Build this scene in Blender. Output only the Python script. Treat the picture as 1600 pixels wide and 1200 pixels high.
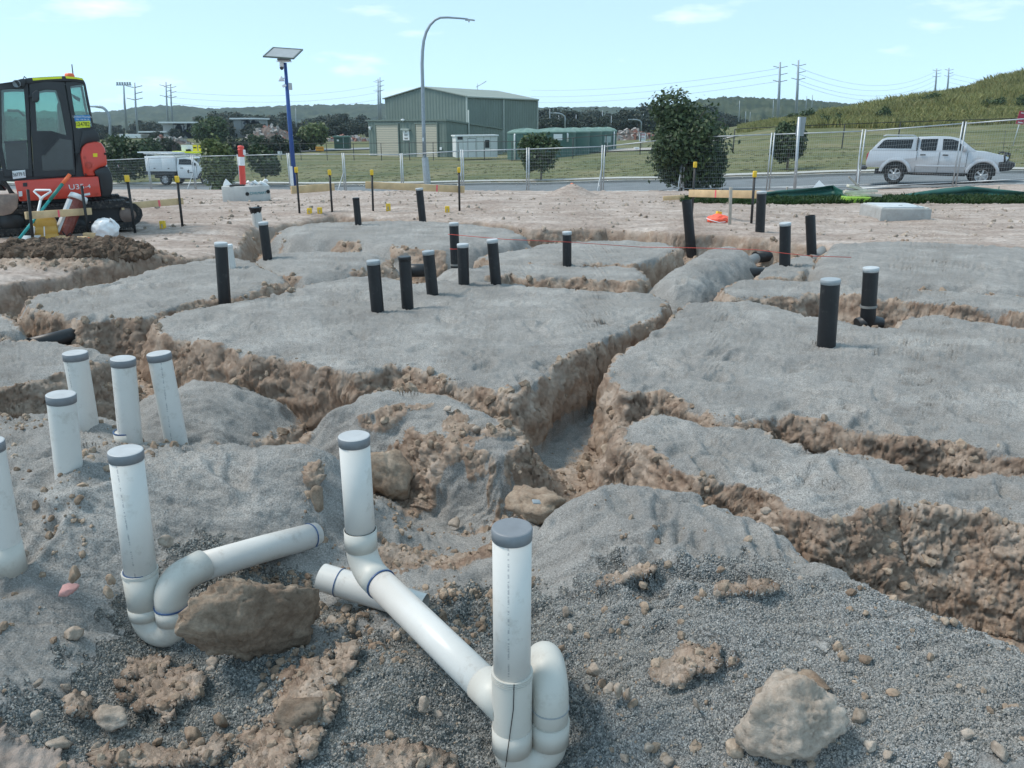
import bpy, bmesh, math, random
import numpy as np
from mathutils import Vector, Matrix, Euler

# ------------------------------------------------------------------ scene, camera, sky, sun
for _o in list(bpy.data.objects):
    bpy.data.objects.remove(_o)
SC = bpy.context.scene
COL = SC.collection
F, PITCH, CAMZ = 1232.0, math.radians(18.0), 1.52
CP, SP = math.cos(PITCH), math.sin(PITCH)

cam_d = bpy.data.cameras.new('camera')
cam = bpy.data.objects.new('camera', cam_d)
COL.objects.link(cam)
cam.location = (0, 0, CAMZ)
cam.rotation_euler = (math.radians(90) - PITCH, 0, 0)
cam_d.sensor_width = 36.0
cam_d.lens = 36.0 * F / 1600.0
cam_d.clip_start = 0.05
cam_d.clip_end = 20000
SC.camera = cam

SUN_EL, SUN_AZ = math.radians(55), math.radians(-84)      # azimuth from +Y, clockwise
world = bpy.data.worlds.new('World')
SC.world = world
world.use_nodes = True
wn = world.node_tree
wn.nodes.clear()
w_out = wn.nodes.new('ShaderNodeOutputWorld')
w_bg = wn.nodes.new('ShaderNodeBackground')
w_sky = wn.nodes.new('ShaderNodeTexSky')
w_sky.sky_type = 'NISHITA'
w_sky.sun_disc = False
w_sky.sun_elevation = SUN_EL
w_sky.sun_rotation = SUN_AZ
w_sky.altitude = 0
w_sky.air_density = 0.45
w_sky.dust_density = 0.2
w_sky.ozone_density = 2.0
w_bg.inputs['Strength'].default_value = 0.142
# thin high cloud: the sky's own blue thinned by noise in the view direction
w_tc = wn.nodes.new('ShaderNodeTexCoord')
w_map = wn.nodes.new('ShaderNodeMapping')
w_map.inputs['Scale'].default_value = (2.2, 2.2, 9.0)
w_map.inputs['Location'].default_value = (0.9, 0.5, 0.0)
w_no = wn.nodes.new('ShaderNodeTexNoise')
w_no.inputs['Scale'].default_value = 2.6
w_no.inputs['Detail'].default_value = 7
w_no.inputs['Roughness'].default_value = 0.55
w_rp = wn.nodes.new('ShaderNodeValToRGB')
w_rp.color_ramp.elements[0].position = 0.60
w_rp.color_ramp.elements[0].color = (0, 0, 0, 1)
w_rp.color_ramp.elements[1].position = 0.80
w_rp.color_ramp.elements[1].color = (0.7, 0.7, 0.7, 1)
w_mix = wn.nodes.new('ShaderNodeMixRGB')
w_mix.inputs['Color2'].default_value = (7.6, 7.9, 8.2, 1)
wn.links.new(w_tc.outputs['Generated'], w_map.inputs['Vector'])
wn.links.new(w_map.outputs[0], w_no.inputs['Vector'])
wn.links.new(w_no.outputs[0], w_rp.inputs[0])
wn.links.new(w_rp.outputs[0], w_mix.inputs['Fac'])
# thin even veil of high haze over the blue
w_veil = wn.nodes.new('ShaderNodeMixRGB')
w_veil.inputs['Fac'].default_value = 0.52
w_veil.inputs['Color2'].default_value = (4.5, 6.55, 7.6, 1)
wn.links.new(w_sky.outputs[0], w_veil.inputs['Color1'])
wn.links.new(w_veil.outputs[0], w_mix.inputs['Color1'])
wn.links.new(w_mix.outputs[0], w_bg.inputs['Color'])
wn.links.new(w_bg.outputs[0], w_out.inputs['Surface'])

sun_d = bpy.data.lights.new('sun', 'SUN')
sun_d.energy = 2.15
sun_d.angle = math.radians(15)
sun_d.color = (1.0, 0.93, 0.84)
sun = bpy.data.objects.new('sun', sun_d)
COL.objects.link(sun)
sdir = Vector((math.sin(SUN_AZ) * math.cos(SUN_EL), math.cos(SUN_AZ) * math.cos(SUN_EL), math.sin(SUN_EL)))
sun.rotation_euler = sdir.to_track_quat('Z', 'Y').to_euler()
sun.location = (0, 0, 60)

SC.view_settings.view_transform = 'Standard'
SC.view_settings.look = 'None'
SC.view_settings.exposure = 0.48
SC.view_settings.gamma = 1.0
SC.view_settings.use_curve_mapping = False
SC.render.engine = 'CYCLES'
SC.cycles.max_bounces = 6
SC.cycles.transparent_max_bounces = 12
SC.cycles.use_denoising = True
SC.cycles.volume_bounces = 0

# ------------------------------------------------------------------ measuring helpers
def dep(py):
    return PITCH - math.atan((600.0 - py) / F)

def ground(px, py, z=0.0):
    """point on the level z seen at photo pixel (1600x1200)"""
    dy = (py - 600.0) / F
    t = (CAMZ - z) / (SP + dy * CP)
    return Vector(((px - 800.0) / F * t, t * (CP - dy * SP), z))

def at_depth(px, py, Y):
    """point at world distance Y ahead, seen at photo pixel"""
    dy = (py - 600.0) / F
    t = Y / (CP - dy * SP)
    return Vector(((px - 800.0) / F * t, Y, CAMZ - t * (SP + dy * CP)))

def project(p):
    d = CAMZ - p[2]
    zc = p[1] * CP + d * SP
    return 800 + F * p[0] / zc, 600 + F * (d * CP - p[1] * SP) / zc

# ------------------------------------------------------------------ object helpers
def link(o, parent=None):
    COL.objects.link(o)
    if parent is not None:
        o.parent = parent
        o.matrix_parent_inverse = Matrix.Identity(4)
    return o

def tag(o, label=None, cat=None, group=None, kind=None):
    if label: o['label'] = label
    if cat: o['category'] = cat
    if group: o['group'] = group
    if kind: o['kind'] = kind
    return o

def empty(name, loc, label, cat, rz=0.0, group=None):
    o = bpy.data.objects.new(name, None)
    o.empty_display_size = 0.2
    o.location = loc
    o.rotation_euler = (0, 0, rz)
    link(o)
    return tag(o, label, cat, group)

def mesh_obj(name, verts, faces, mat=None, parent=None, smooth=False, loc=None):
    me = bpy.data.meshes.new(name)
    me.from_pydata([tuple(v) for v in verts], [], faces)
    me.update()
    if smooth:
        me.polygons.foreach_set('use_smooth', np.ones(len(me.polygons), dtype=bool))
    if mat: me.materials.append(mat)
    o = bpy.data.objects.new(name, me)
    if loc is not None: o.location = loc
    return link(o, parent)

class MB:
    """collects simple shapes into one mesh"""
    def __init__(s):
        s.v, s.f, s.sm, s.mi = [], [], [], []
    def add(s, verts, faces, smooth=False, mi=0):
        b = len(s.v)
        s.v.extend([tuple(v) for v in verts])
        s.f.extend([tuple(b + i for i in f) for f in faces])
        s.sm.extend([smooth] * len(faces))
        s.mi.extend([mi] * len(faces))
        return s
    def box(s, c, size, rot=None, mi=0):
        hx, hy, hz = size[0] / 2, size[1] / 2, size[2] / 2
        vs = [Vector((x, y, z)) for x in (-hx, hx) for y in (-hy, hy) for z in (-hz, hz)]
        if rot is not None:
            R = rot if isinstance(rot, Matrix) else Euler(rot).to_matrix()
            vs = [R @ v for v in vs]
        c = Vector(c)
        return s.add([v + c for v in vs], [(0, 1, 3, 2), (4, 6, 7, 5), (0, 4, 5, 1), (2, 3, 7, 6), (0, 2, 6, 4), (1, 5, 7, 3)], mi=mi)
    def tube(s, pts, r, n=12, caps=True, smooth=True, mi=0):
        pts = [Vector(p) for p in pts]
        rs = r if isinstance(r, (list, tuple)) else [r] * len(pts)
        t0 = (pts[1] - pts[0]).normalized()
        u = t0.orthogonal().normalized()
        vs = []
        for i, p in enumerate(pts):
            if i == 0: t = (pts[1] - pts[0])
            elif i == len(pts) - 1: t = pts[-1] - pts[-2]
            else: t = (pts[i + 1] - p).normalized() + (p - pts[i - 1]).normalized()
            t = t.normalized() if t.length > 1e-9 else t0
            u = (u - t * u.dot(t))
            u = u.normalized() if u.length > 1e-9 else t.orthogonal().normalized()
            w = t.cross(u)
            for k in range(n):
                a = 2 * math.pi * k / n
                vs.append(p + (u * math.cos(a) + w * math.sin(a)) * rs[i])
        fs = []
        for i in range(len(pts) - 1):
            for k in range(n):
                k2 = (k + 1) % n
                fs.append((i * n + k, i * n + k2, (i + 1) * n + k2, (i + 1) * n + k))
        s.add(vs, fs, smooth, mi)
        if caps:
            b = len(s.v) - len(vs)
            s.f.append(tuple(b + k for k in reversed(range(n)))); s.sm.append(False); s.mi.append(mi)
            e = b + (len(pts) - 1) * n
            s.f.append(tuple(e + k for k in range(n))); s.sm.append(False); s.mi.append(mi)
        return s
    def prism(s, outline, d0, d1, mi=0, smooth=False):
        """outline: list of (x,z); extruded along y from d0 to d1 (numbers or callables of (x,z))"""
        n = len(outline)
        fa = d0 if callable(d0) else (lambda x, z: d0)
        fb = d1 if callable(d1) else (lambda x, z: d1)
        vs = [(x, fa(x, z), z) for x, z in outline] + [(x, fb(x, z), z) for x, z in outline]
        fs = [tuple(range(n)), tuple(reversed(range(n, 2 * n)))]
        fs += [(i, i + n, (i + 1) % n + n, (i + 1) % n) for i in range(n)]
        return s.add(vs, fs, smooth, mi)
    def lathe(s, prof, n=16, origin=(0, 0, 0), rot=None, smooth=True, mi=0):
        """prof: list of (r,z)"""
        o = Vector(origin); vs = []
        for r, z in prof:
            for k in range(n):
                a = 2 * math.pi * k / n
                v = Vector((r * math.cos(a), r * math.sin(a), z))
                if rot is not None: v = rot @ v
                vs.append(o + v)
        fs = []
        for i in range(len(prof) - 1):
            for k in range(n):
                k2 = (k + 1) % n
                fs.append((i * n + k, i * n + k2, (i + 1) * n + k2, (i + 1) * n + k))
        return s.add(vs, fs, smooth, mi)
    def build(s, name, mats, parent=None, bevel=0.0, loc=None, seg=2):
        me = bpy.data.meshes.new(name)
        me.from_pydata(s.v, [], s.f)
        me.polygons.foreach_set('use_smooth', np.array(s.sm, dtype=bool))
        mats = mats if isinstance(mats, (list, tuple)) else [mats]
        for m in mats: me.materials.append(m)
        if len(mats) > 1:
            me.polygons.foreach_set('material_index', np.array(s.mi, dtype=np.int32))
        me.update()
        bm = bmesh.new(); bm.from_mesh(me)
        bmesh.ops.recalc_face_normals(bm, faces=bm.faces)
        if bevel > 0:
            bmesh.ops.remove_doubles(bm, verts=bm.verts, dist=1e-5)
            es = [e for e in bm.edges if len(e.link_faces) == 2 and e.calc_face_angle(0) > 0.5]
            bmesh.ops.bevel(bm, geom=es, offset=bevel, segments=seg, affect='EDGES', profile=0.5, clamp_overlap=True)
            for f in bm.faces: f.smooth = True
        bm.to_mesh(me); bm.free()
        if bevel > 0:
            try: me.set_sharp_from_angle(angle=math.radians(35))
            except Exception: pass
        o = bpy.data.objects.new(name, me)
        if loc is not None: o.location = loc
        return link(o, parent)

# ------------------------------------------------------------------ noise (numpy)
_rng = np.random.RandomState(7)
_PERM = _rng.permutation(4096).astype(np.int32)
_PERM2 = np.concatenate([_PERM, _PERM])
_G = _rng.normal(size=(4096, 3)); _G /= np.linalg.norm(_G, axis=1)[:, None]
_GX, _GY, _GZ3 = [np.ascontiguousarray(_G[:, i]).astype(np.float32) for i in range(3)]
_ang = _rng.rand(4096) * 2 * np.pi
_GC, _GS = np.cos(_ang).astype(np.float32), np.sin(_ang).astype(np.float32)
def _fade(t): return t * t * t * (t * (t * 6 - 15) + 10)
def perlin2(x, y):
    xi = np.floor(x); yi = np.floor(y)
    fx = x - xi; fy = y - yi
    xi = xi.astype(np.int32) & 4095; yi = yi.astype(np.int32) & 4095
    u, v = _fade(fx), _fade(fy)
    h0 = _PERM[xi]; h1 = _PERM[(xi + 1) & 4095]
    def gr(h, a, b):
        k = _PERM[(h + yi + b) & 4095]
        return _GC[k] * (fx - a) + _GS[k] * (fy - b)
    n00 = gr(h0, 0, 0); n10 = gr(h1, 1, 0); n01 = gr(h0, 0, 1); n11 = gr(h1, 1, 1)
    a = n00 + u * (n10 - n00); b = n01 + u * (n11 - n01)
    return (a + v * (b - a)) * np.float32(1.45)
def perlin3(x, y, z):
    xi = np.floor(x); yi = np.floor(y); zi = np.floor(z)
    fx = x - xi; fy = y - yi; fz = z - zi
    xi = xi.astype(np.int32) & 4095; yi = yi.astype(np.int32) & 4095; zi = zi.astype(np.int32) & 4095
    u, v, w = _fade(fx), _fade(fy), _fade(fz)
    hx = (_PERM[xi], _PERM[(xi + 1) & 4095])
    def gr(a, b, c):
        k = _PERM[(_PERM[(hx[a] + yi + b) & 4095] + zi + c) & 4095]
        return _GX[k] * (fx - a) + _GY[k] * (fy - b) + _GZ3[k] * (fz - c)
    def lay(c):
        n0 = gr(0, 0, c); n0 += u * (gr(1, 0, c) - n0)
        n1 = gr(0, 1, c); n1 += u * (gr(1, 1, c) - n1)
        return n0 + v * (n1 - n0)
    a = lay(0)
    return (a + w * (lay(1) - a)) * np.float32(1.6)
def fbm(x, y, z=None, octv=4, gain=0.5, ridged=False, seed=0.0):
    s, a, n = 0, 1.0, 0
    x = np.asarray(x, np.float32) + np.float32(seed * 17.3); y = np.asarray(y, np.float32) + np.float32(seed * 5.1)
    if z is not None: z = np.asarray(z, np.float32) - np.float32(seed * 9.7)
    for i in range(octv):
        v = perlin2(x, y) if z is None else perlin3(x, y, z)
        if ridged: v = 1 - 2 * np.abs(v)
        s = s + np.float32(a) * v; n += a
        a *= gain; x = x * np.float32(2.03) + np.float32(3.1); y = y * np.float32(2.03) + np.float32(1.7)
        if z is not None: z = z * np.float32(2.03) + np.float32(7.9)
    return s / np.float32(n)
def facets(x, y, z, fr):
    """broken, planar chunks: each cell gets its own height and tilt (angular faces, sharp steps)"""
    x = x * np.float32(fr); y = y * np.float32(fr); z = z * np.float32(fr)
    xi = np.floor(x).astype(np.int32); yi = np.floor(y).astype(np.int32); zi = np.floor(z).astype(np.int32)
    best = np.full(x.shape, 9, np.float32); out = np.zeros_like(x); sec = np.full(x.shape, 9, np.float32)
    for a in (-1, 0, 1):
        for b in (-1, 0, 1):
            for c in (-1, 0, 1):
                k = _PERM[(_PERM[(_PERM[(xi + a) & 4095] + yi + b) & 4095] + zi + c) & 4095]
                dx = x - (xi + a + .5 + .45 * _GX[k]); dy = y - (yi + b + .5 + .45 * _GY[k]); dz = z - (zi + c + .5 + .45 * _GZ3[k])
                d = dx * dx + dy * dy + dz * dz
                m = d < best
                k2 = (k * 7 + 13) & 4095
                val = _GC[k2] * .6 + 1.1 * (dx * _GX[k2] + dy * _GY[k2] + dz * _GZ3[k2])
                sec = np.where(m, best, np.minimum(sec, d)); out = np.where(m, val, out); best = np.where(m, d, best)
    crack = np.clip(1 - (np.sqrt(sec) - np.sqrt(best)) / .10, 0, 1)
    return out - .8 * crack
def sstep(a, b, x):
    t = np.clip((x - a) / (b - a), 0, 1)
    return t * t * (3 - 2 * t)

# ------------------------------------------------------------------ material helpers
def new_mat(name):
    m = bpy.data.materials.new(name); m.use_nodes = True
    nt = m.node_tree; b = nt.nodes['Principled BSDF']
    return m, nt, b
def N(nt, t, **kw):
    n = nt.nodes.new(t)
    for k, v in kw.items():
        if k in n.inputs: n.inputs[k].default_value = v
        else: setattr(n, k, v)
    return n
def noise(nt, scale, detail=4, rough=0.55, vec=None, dist=0.0):
    n = nt.nodes.new('ShaderNodeTexNoise')
    n.inputs['Scale'].default_value = scale; n.inputs['Detail'].default_value = detail
    n.inputs['Roughness'].default_value = rough; n.inputs['Distortion'].default_value = dist
    if vec is not None: nt.links.new(vec, n.inputs['Vector'])
    return n.outputs[0]
def ramp(nt, fac, stops):
    r = nt.nodes.new('ShaderNodeValToRGB')
    e = r.color_ramp.elements
    while len(e) < len(stops): e.new(0.5)
    for i, (p, c) in enumerate(stops):
        e[i].position = p
        e[i].color = (c, c, c, 1) if isinstance(c, (int, float)) else (*c, 1)
    nt.links.new(fac, r.inputs[0])
    return r.outputs[0]
def mixc(nt, fac, a, b, mode='MIX'):
    m = nt.nodes.new('ShaderNodeMixRGB'); m.blend_type = mode
    for s, v in ((0, fac), (1, a), (2, b)):
        if hasattr(v, 'is_linked') or isinstance(v, bpy.types.NodeSocket): nt.links.new(v, m.inputs[s])
        elif isinstance(v, (int, float)): m.inputs[s].default_value = v if s == 0 else (v, v, v, 1)
        else: m.inputs[s].default_value = (*v, 1)
    return m.outputs[0]
def math_n(nt, op, a, b=0.0, clamp=False):
    m = nt.nodes.new('ShaderNodeMath'); m.operation = op; m.use_clamp = clamp
    for i, v in enumerate((a, b)):
        if isinstance(v, bpy.types.NodeSocket): nt.links.new(v, m.inputs[i])
        else: m.inputs[i].default_value = v
    return m.outputs[0]
def bump(nt, b, height, strength=0.5, dist=0.01):
    n = nt.nodes.new('ShaderNodeBump')
    n.inputs['Strength'].default_value = strength; n.inputs['Distance'].default_value = dist
    nt.links.new(height, n.inputs['Height']); nt.links.new(n.outputs[0], b.inputs['Normal'])
    return n
_mats = {}
def plain(name, col, rough=0.6, metal=0.0, var=0.12, vscale=6.0, dirt=None, bumpy=0.0, bscale=40.0, spec=0.5, coord='Object', coat=0.0):
    """a material with procedural tone variation, optional dirt film and fine relief"""
    if name in _mats: return _mats[name]
    m, nt, b = new_mat(name)
    tc = nt.nodes.new('ShaderNodeTexCoord').outputs[coord]
    n1 = noise(nt, vscale, 5, 0.6, tc)
    lo = tuple(c * (1 - var) for c in col); hi = tuple(min(1, c * (1 + var)) for c in col)
    c = ramp(nt, n1, [(0.3, lo), (0.7, hi)])
    if dirt:
        n2 = noise(nt, vscale * 2.3, 6, 0.7, tc)
        fac = ramp(nt, n2, [(dirt[1], 0.0), (min(1, dirt[1] + 0.22), dirt[2])])
        c = mixc(nt, fac, c, dirt[0])
    nt.links.new(c, b.inputs['Base Color'])
    b.inputs['Roughness'].default_value = rough
    b.inputs['Metallic'].default_value = metal
    b.inputs['Specular IOR Level'].default_value = spec
    if coat: b.inputs['Coat Weight'].default_value = coat; b.inputs['Coat Roughness'].default_value = 0.08
    if bumpy:
        bump(nt, b, noise(nt, bscale, 5, 0.6, tc), bumpy, 0.01)
    _mats[name] = m
    return m
# ------------------------------------------------------------------ THE GROUND
# Fence line of the site (measured): posts, base and top heights
FPX = [230, 300, 372, 450, 536, 627, 722, 825, 943, 1070, 1208, 1350, 1507]
FX = np.array([-20.1, -17.1, -14.1, -11.1, -8.1, -5.1, -2.1, 0.9, 3.9, 6.9, 9.9, 12.9, 15.9])
FY = np.array([44.9, 43.6, 42.2, 40.8, 39.4, 38.1, 36.7, 35.3, 34.0, 32.6, 31.2, 29.9, 28.5])
FTOP = [247.5, 244.5, 243, 241, 241, 241.5, 236, 233, 229, 215, 210, 205, 193]
FPOST = []
for _x, _y, _p, _t in zip(FX, FY, FPX, FTOP):
    q = at_depth(_p, _t, _y)
    FPOST.append((q.x, _y, q.z - 2.1))
_fa = np.array(FPOST)
FC = np.polyfit(_fa[:, 0], _fa[:, 2], 2)                       # height of the fence foot along X
FDIR = Vector((math.cos(math.radians(155.5)), math.sin(math.radians(155.5)), 0))
FNOR = Vector((-FDIR.y, FDIR.x, 0)) * -1.0
if FNOR.y < 0: FNOR = -FNOR
def fence_pt(s, t):
    """s metres to the left along the fence from its right-hand post, t metres beyond it"""
    return Vector((15.9, 28.5, 0)) + FDIR * s + FNOR * t
def fence_Y(a):
    # Y where the ray X = a*Y meets the fence line
    k = FDIR.y / FDIR.x
    return (28.5 - k * 15.9) / (1 - k * a)

CA = np.array([-1.05, -0.62, -0.27, -0.16, 0.0, 0.16, 0.32, 0.40, 0.49, 0.62, 1.05])   # azimuth X/Y of the control columns
def _zy(Y, py): return CAMZ - Y * math.tan(dep(py))
def far_rows():
    rows = []
    nA = len(CA)
    fY = np.array([fence_Y(a) for a in CA])
    fZ = np.polyval(FC, np.clip(fY * CA, -24, 17))
    rows.append((np.full(nA, 16.5), np.zeros(nA) - 0.02))
    bY = np.array([36, 34, 33, 23, 20.5, 19.5, 19, 19, 19, 19, 19.]); bZ = np.array([-1.0, -.95, -.85, -.22, -.08, -.10, -.12, -.12, -.10, -.1, -.1])
    rows.append((bY, bZ))
    rows.append((fY, fZ))
    kY = fY + 9.6 / (FNOR.x * CA + FNOR.y)
    ky = [287, 287.5, 288, 287.5, 284, 280, 274, 270, 268, 266, 262]
    kY = np.array(kY); kZ = np.array([_zy(a, b) for a, b in zip(kY, ky)])
    kZ[0] = kZ[1] - 0.2; kZ[-1] = kZ[-2] + 0.1
    rows.append((kY, kZ))
    eY = np.array([95, 92, 95, 95, 90, 76, 64, 62, 60, 58, 56.]); ey = [262, 262, 252, 250, 248, 241, 234, 232, 230, 226, 222]
    rows.append((eY, np.array([_zy(a, b) for a, b in zip(eY, ey)])))
    gY = np.array([135, 135, 135, 135, 130, 112, 82, 80, 80, 80, 80.]); gy = [240, 240, 233, 232, 234, 228, 205, 201, 200, 192, 182]
    rows.append((gY, np.array([_zy(a, b) for a, b in zip(gY, gy)])))
    hY = np.array([230, 230, 230, 230, 230, 200, 112, 115, 118, 122, 130.]); hy = [214, 214, 213, 212, 212, 211, 188, 172, 152, 113, 70]
    rows.append((hY, np.array([_zy(a, b) for a, b in zip(hY, hy)])))
    iY = np.array([330, 330, 330, 330, 330, 330, 200, 200, 210, 220, 230.])
    iZ = np.array([-1., -1, -1, -1, -1, -1, 2.0, 2.5, 5, 9, 10])
    rows.append((iY, iZ))
    rows.append((np.full(nA, 460.), np.full(nA, -1.5)))
    rows.append((np.full(nA, 1750.), np.full(nA, -1.5)))
    return rows
_ROWS = far_rows()
_RY = np.array([r[0] for r in _ROWS]); _RZ = np.array([r[1] for r in _ROWS])
def far_z(a, Y):
    """height of the land (without the excavation), a = X/Y"""
    a = np.asarray(a, np.float64); Y = np.asarray(Y, np.float64)
    shp = np.broadcast(a, Y).shape
    a = np.broadcast_to(a, shp).ravel(); Y = np.broadcast_to(Y, shp).ravel()
    ac = np.clip(a, CA[0], CA[-1] - 1e-9)
    j = np.clip(np.searchsorted(CA, ac, side='right') - 1, 0, len(CA) - 2)
    t = (ac - CA[j]) / (CA[j + 1] - CA[j]); t = t * t * (3 - 2 * t) * 0.5 + t * 0.5
    LY = np.log(np.maximum(_RY[:, j] * (1 - t) + _RY[:, j + 1] * t, 1e-6))    # rows x n
    Z = _RZ[:, j] * (1 - t) + _RZ[:, j + 1] * t
    ly = np.log(np.maximum(Y, 0.1))
    out = Z[0].copy()
    for r in range(len(_ROWS) - 1):
        u = (ly - LY[r]) / (LY[r + 1] - LY[r])
        m = (u >= 0) & (u < 1)
        k = u[m]; k = 0.6 * k + 0.4 * k * k * (3 - 2 * k)
        out[m] = Z[r][m] * (1 - k) + Z[r + 1][m] * k
    out[ly >= LY[-1]] = Z[-1][ly >= LY[-1]]
    return out.reshape(shp)

# ---- gravel pads left standing between the trenches: outline in photo pixels at level z
def P(z, *pts): return [tuple(ground(px, py, z)[:2]) for px, py in pts]
PADS = [
 # name, top z, wall width, edge rounding, wall gravel bias, outline
 dict(n='A', z=0.0, w=.10, r=.05, g=-.35, p=P(0, (240,506),(262,488),(330,476),(420,462),(500,440),(550,430),(600,430),(640,441),(700,436),(780,440),(860,447),(970,455),(1030,461),(1044,474),(1030,488),(1000,501),(950,523),(900,549),(845,583),(800,613),(770,606),(720,592),(660,574),(600,566),(560,576),(500,566),(400,550),(320,532),(265,520))),
 dict(n='B', z=0.0, w=.10, r=.06, g=-.15, p=P(0, (1076,470),(1130,466),(1180,469),(1225,480),(1260,491),(1300,497),(1340,505),(1400,505),(1425,491),(1460,489),(1500,496),(1550,503),(1600,511),(1750,530),(2100,575),(2300,800),(1900,760),(1700,728),(1600,708),(1480,680),(1400,673),(1300,657),(1220,643),(1160,648),(1119,640),(1087,624),(1047,613),(1007,608),(970,607),(948,590),(960,562),(1000,531),(1050,496))),
 dict(n='C', z=0.0, w=.16, r=.06, g=0.1, p=P(0, (990,655),(1020,643),(1060,642),(1095,660),(1180,664),(1250,690),(1310,701),(1345,704),(1450,733),(1600,738),(1850,765),(2300,850),(2300,980),(1800,850),(1600,808),(1500,790),(1400,772),(1350,795),(1290,800),(1240,790),(1200,764),(1150,752),(1100,740),(1050,716),(1000,690),(962,680))),
 dict(n='E', z=.04, w=.38, r=.08, g=.50, p=P(.04, (525,617),(550,602),(590,593),(650,598),(725,612),(765,627),(790,646),(770,648),(700,630),(620,620),(560,622))),
 dict(n='E2', z=-.08, w=.15, r=.04, g=.05, p=P(-.08, (660,632),(760,645),(796,662),(810,695),(775,704),(710,690),(655,668))),
 dict(n='T', z=-.12, w=.42, r=.05, g=.95, p=P(-.12, (238,602),(300,582),(355,586),(383,602),(330,622),(255,632))),
 dict(n='G', z=0.0, w=.14, r=.06, g=.1, p=P(0, (38,474),(55,458),(100,452),(170,440),(250,416),(330,402),(380,402),(420,420),(440,436),(410,446),(370,460),(300,468),(262,480),(215,494),(165,497),(135,500),(100,488),(60,482))),
 dict(n='H', z=0.0, w=.16, r=.05, g=.1, p=P(0, (-700,505),(-200,520),(0,528),(70,530),(150,542),(178,553),(130,569),(60,588),(0,602),(-200,640),(-700,700))),
 dict(n='I', z=0.0, w=.12, r=.05, g=.2, p=P(0, (-500,462),(-100,474),(0,486),(25,500),(32,515),(0,518),(-100,512),(-500,490))),
 dict(n='J', z=0.0, w=.34, r=.05, g=.75, p=P(0, (440,353),(500,345),(580,343),(650,342),(750,349),(800,356),(818,366),(790,374),(740,382),(690,385),(640,383),(590,377),(520,370),(460,368),(436,364))),
 dict(n='K', z=-.02, w=.40, r=.05, g=.7, p=P(0, (400,398),(430,391),(500,386),(580,388),(605,398),(585,408),(540,418),(480,424),(440,420),(410,410))),
 dict(n='L', z=0.0, w=.12, r=.05, g=.2, p=P(0, (745,400),(800,390),(880,376),(960,374),(1040,378),(1060,387),(1035,400),(985,411),(930,408),(850,410),(790,410))),
 dict(n='L2', z=-.03, w=.12, r=.05, g=.1, p=P(-.03, (700,422),(760,413),(880,412),(990,416),(1016,430),(985,437),(900,431),(800,427),(740,432))),
 dict(n='S', z=-.02, w=.45, r=.04, g=.9, p=P(0, (690,418),(715,410),(745,412),(760,425),(740,440),(700,436))),
 dict(n='M', z=.05, w=.42, r=.05, g=.95, p=P(.05, (1040,424),(1075,402),(1110,384),(1150,381),(1165,390),(1130,404),(1100,425),(1085,440),(1055,440))),
 dict(n='N', z=0.0, w=.30, r=.04, g=.9, p=P(0, (1305,378),(1400,374),(1500,378),(1600,384),(1750,392),(2200,405),(2200,470),(1750,452),(1600,448),(1500,441),(1400,436),(1330,432),(1285,424),(1275,412),(1285,396))),
 dict(n='O', z=0.0, w=.13, r=.05, g=.25, p=P(0, (1128,446),(1160,437),(1210,434),(1290,440),(1400,449),(1500,454),(1600,462),(1750,474),(2200,500),(2200,525),(1750,496),(1600,484),(1500,474),(1400,463),(1300,455),(1200,459),(1140,460))),
 dict(n='Q', z=-.06, w=.16, r=.04, g=.0, p=P(-.06, (1185,432),(1200,415),(1235,402),(1262,396),(1272,405),(1262,420),(1240,430))),
]
EX = P(0, (-1400,560),(-600,468),(-200,446),(0,434),(100,420),(200,406),(262,398),(330,393),(370,378),(376,362),(388,350),(430,345),(480,338),(520,333),(600,337),(680,339),(750,342),(830,351),(880,351),(950,350),(1000,352),(1050,357),(1100,358),(1150,362),(1200,367),(1250,371),(1290,376),(1320,386),(1600,393),(2300,410)) + [(14, 2), (6, -2), (-6, -2), (-14, 2)]
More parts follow.
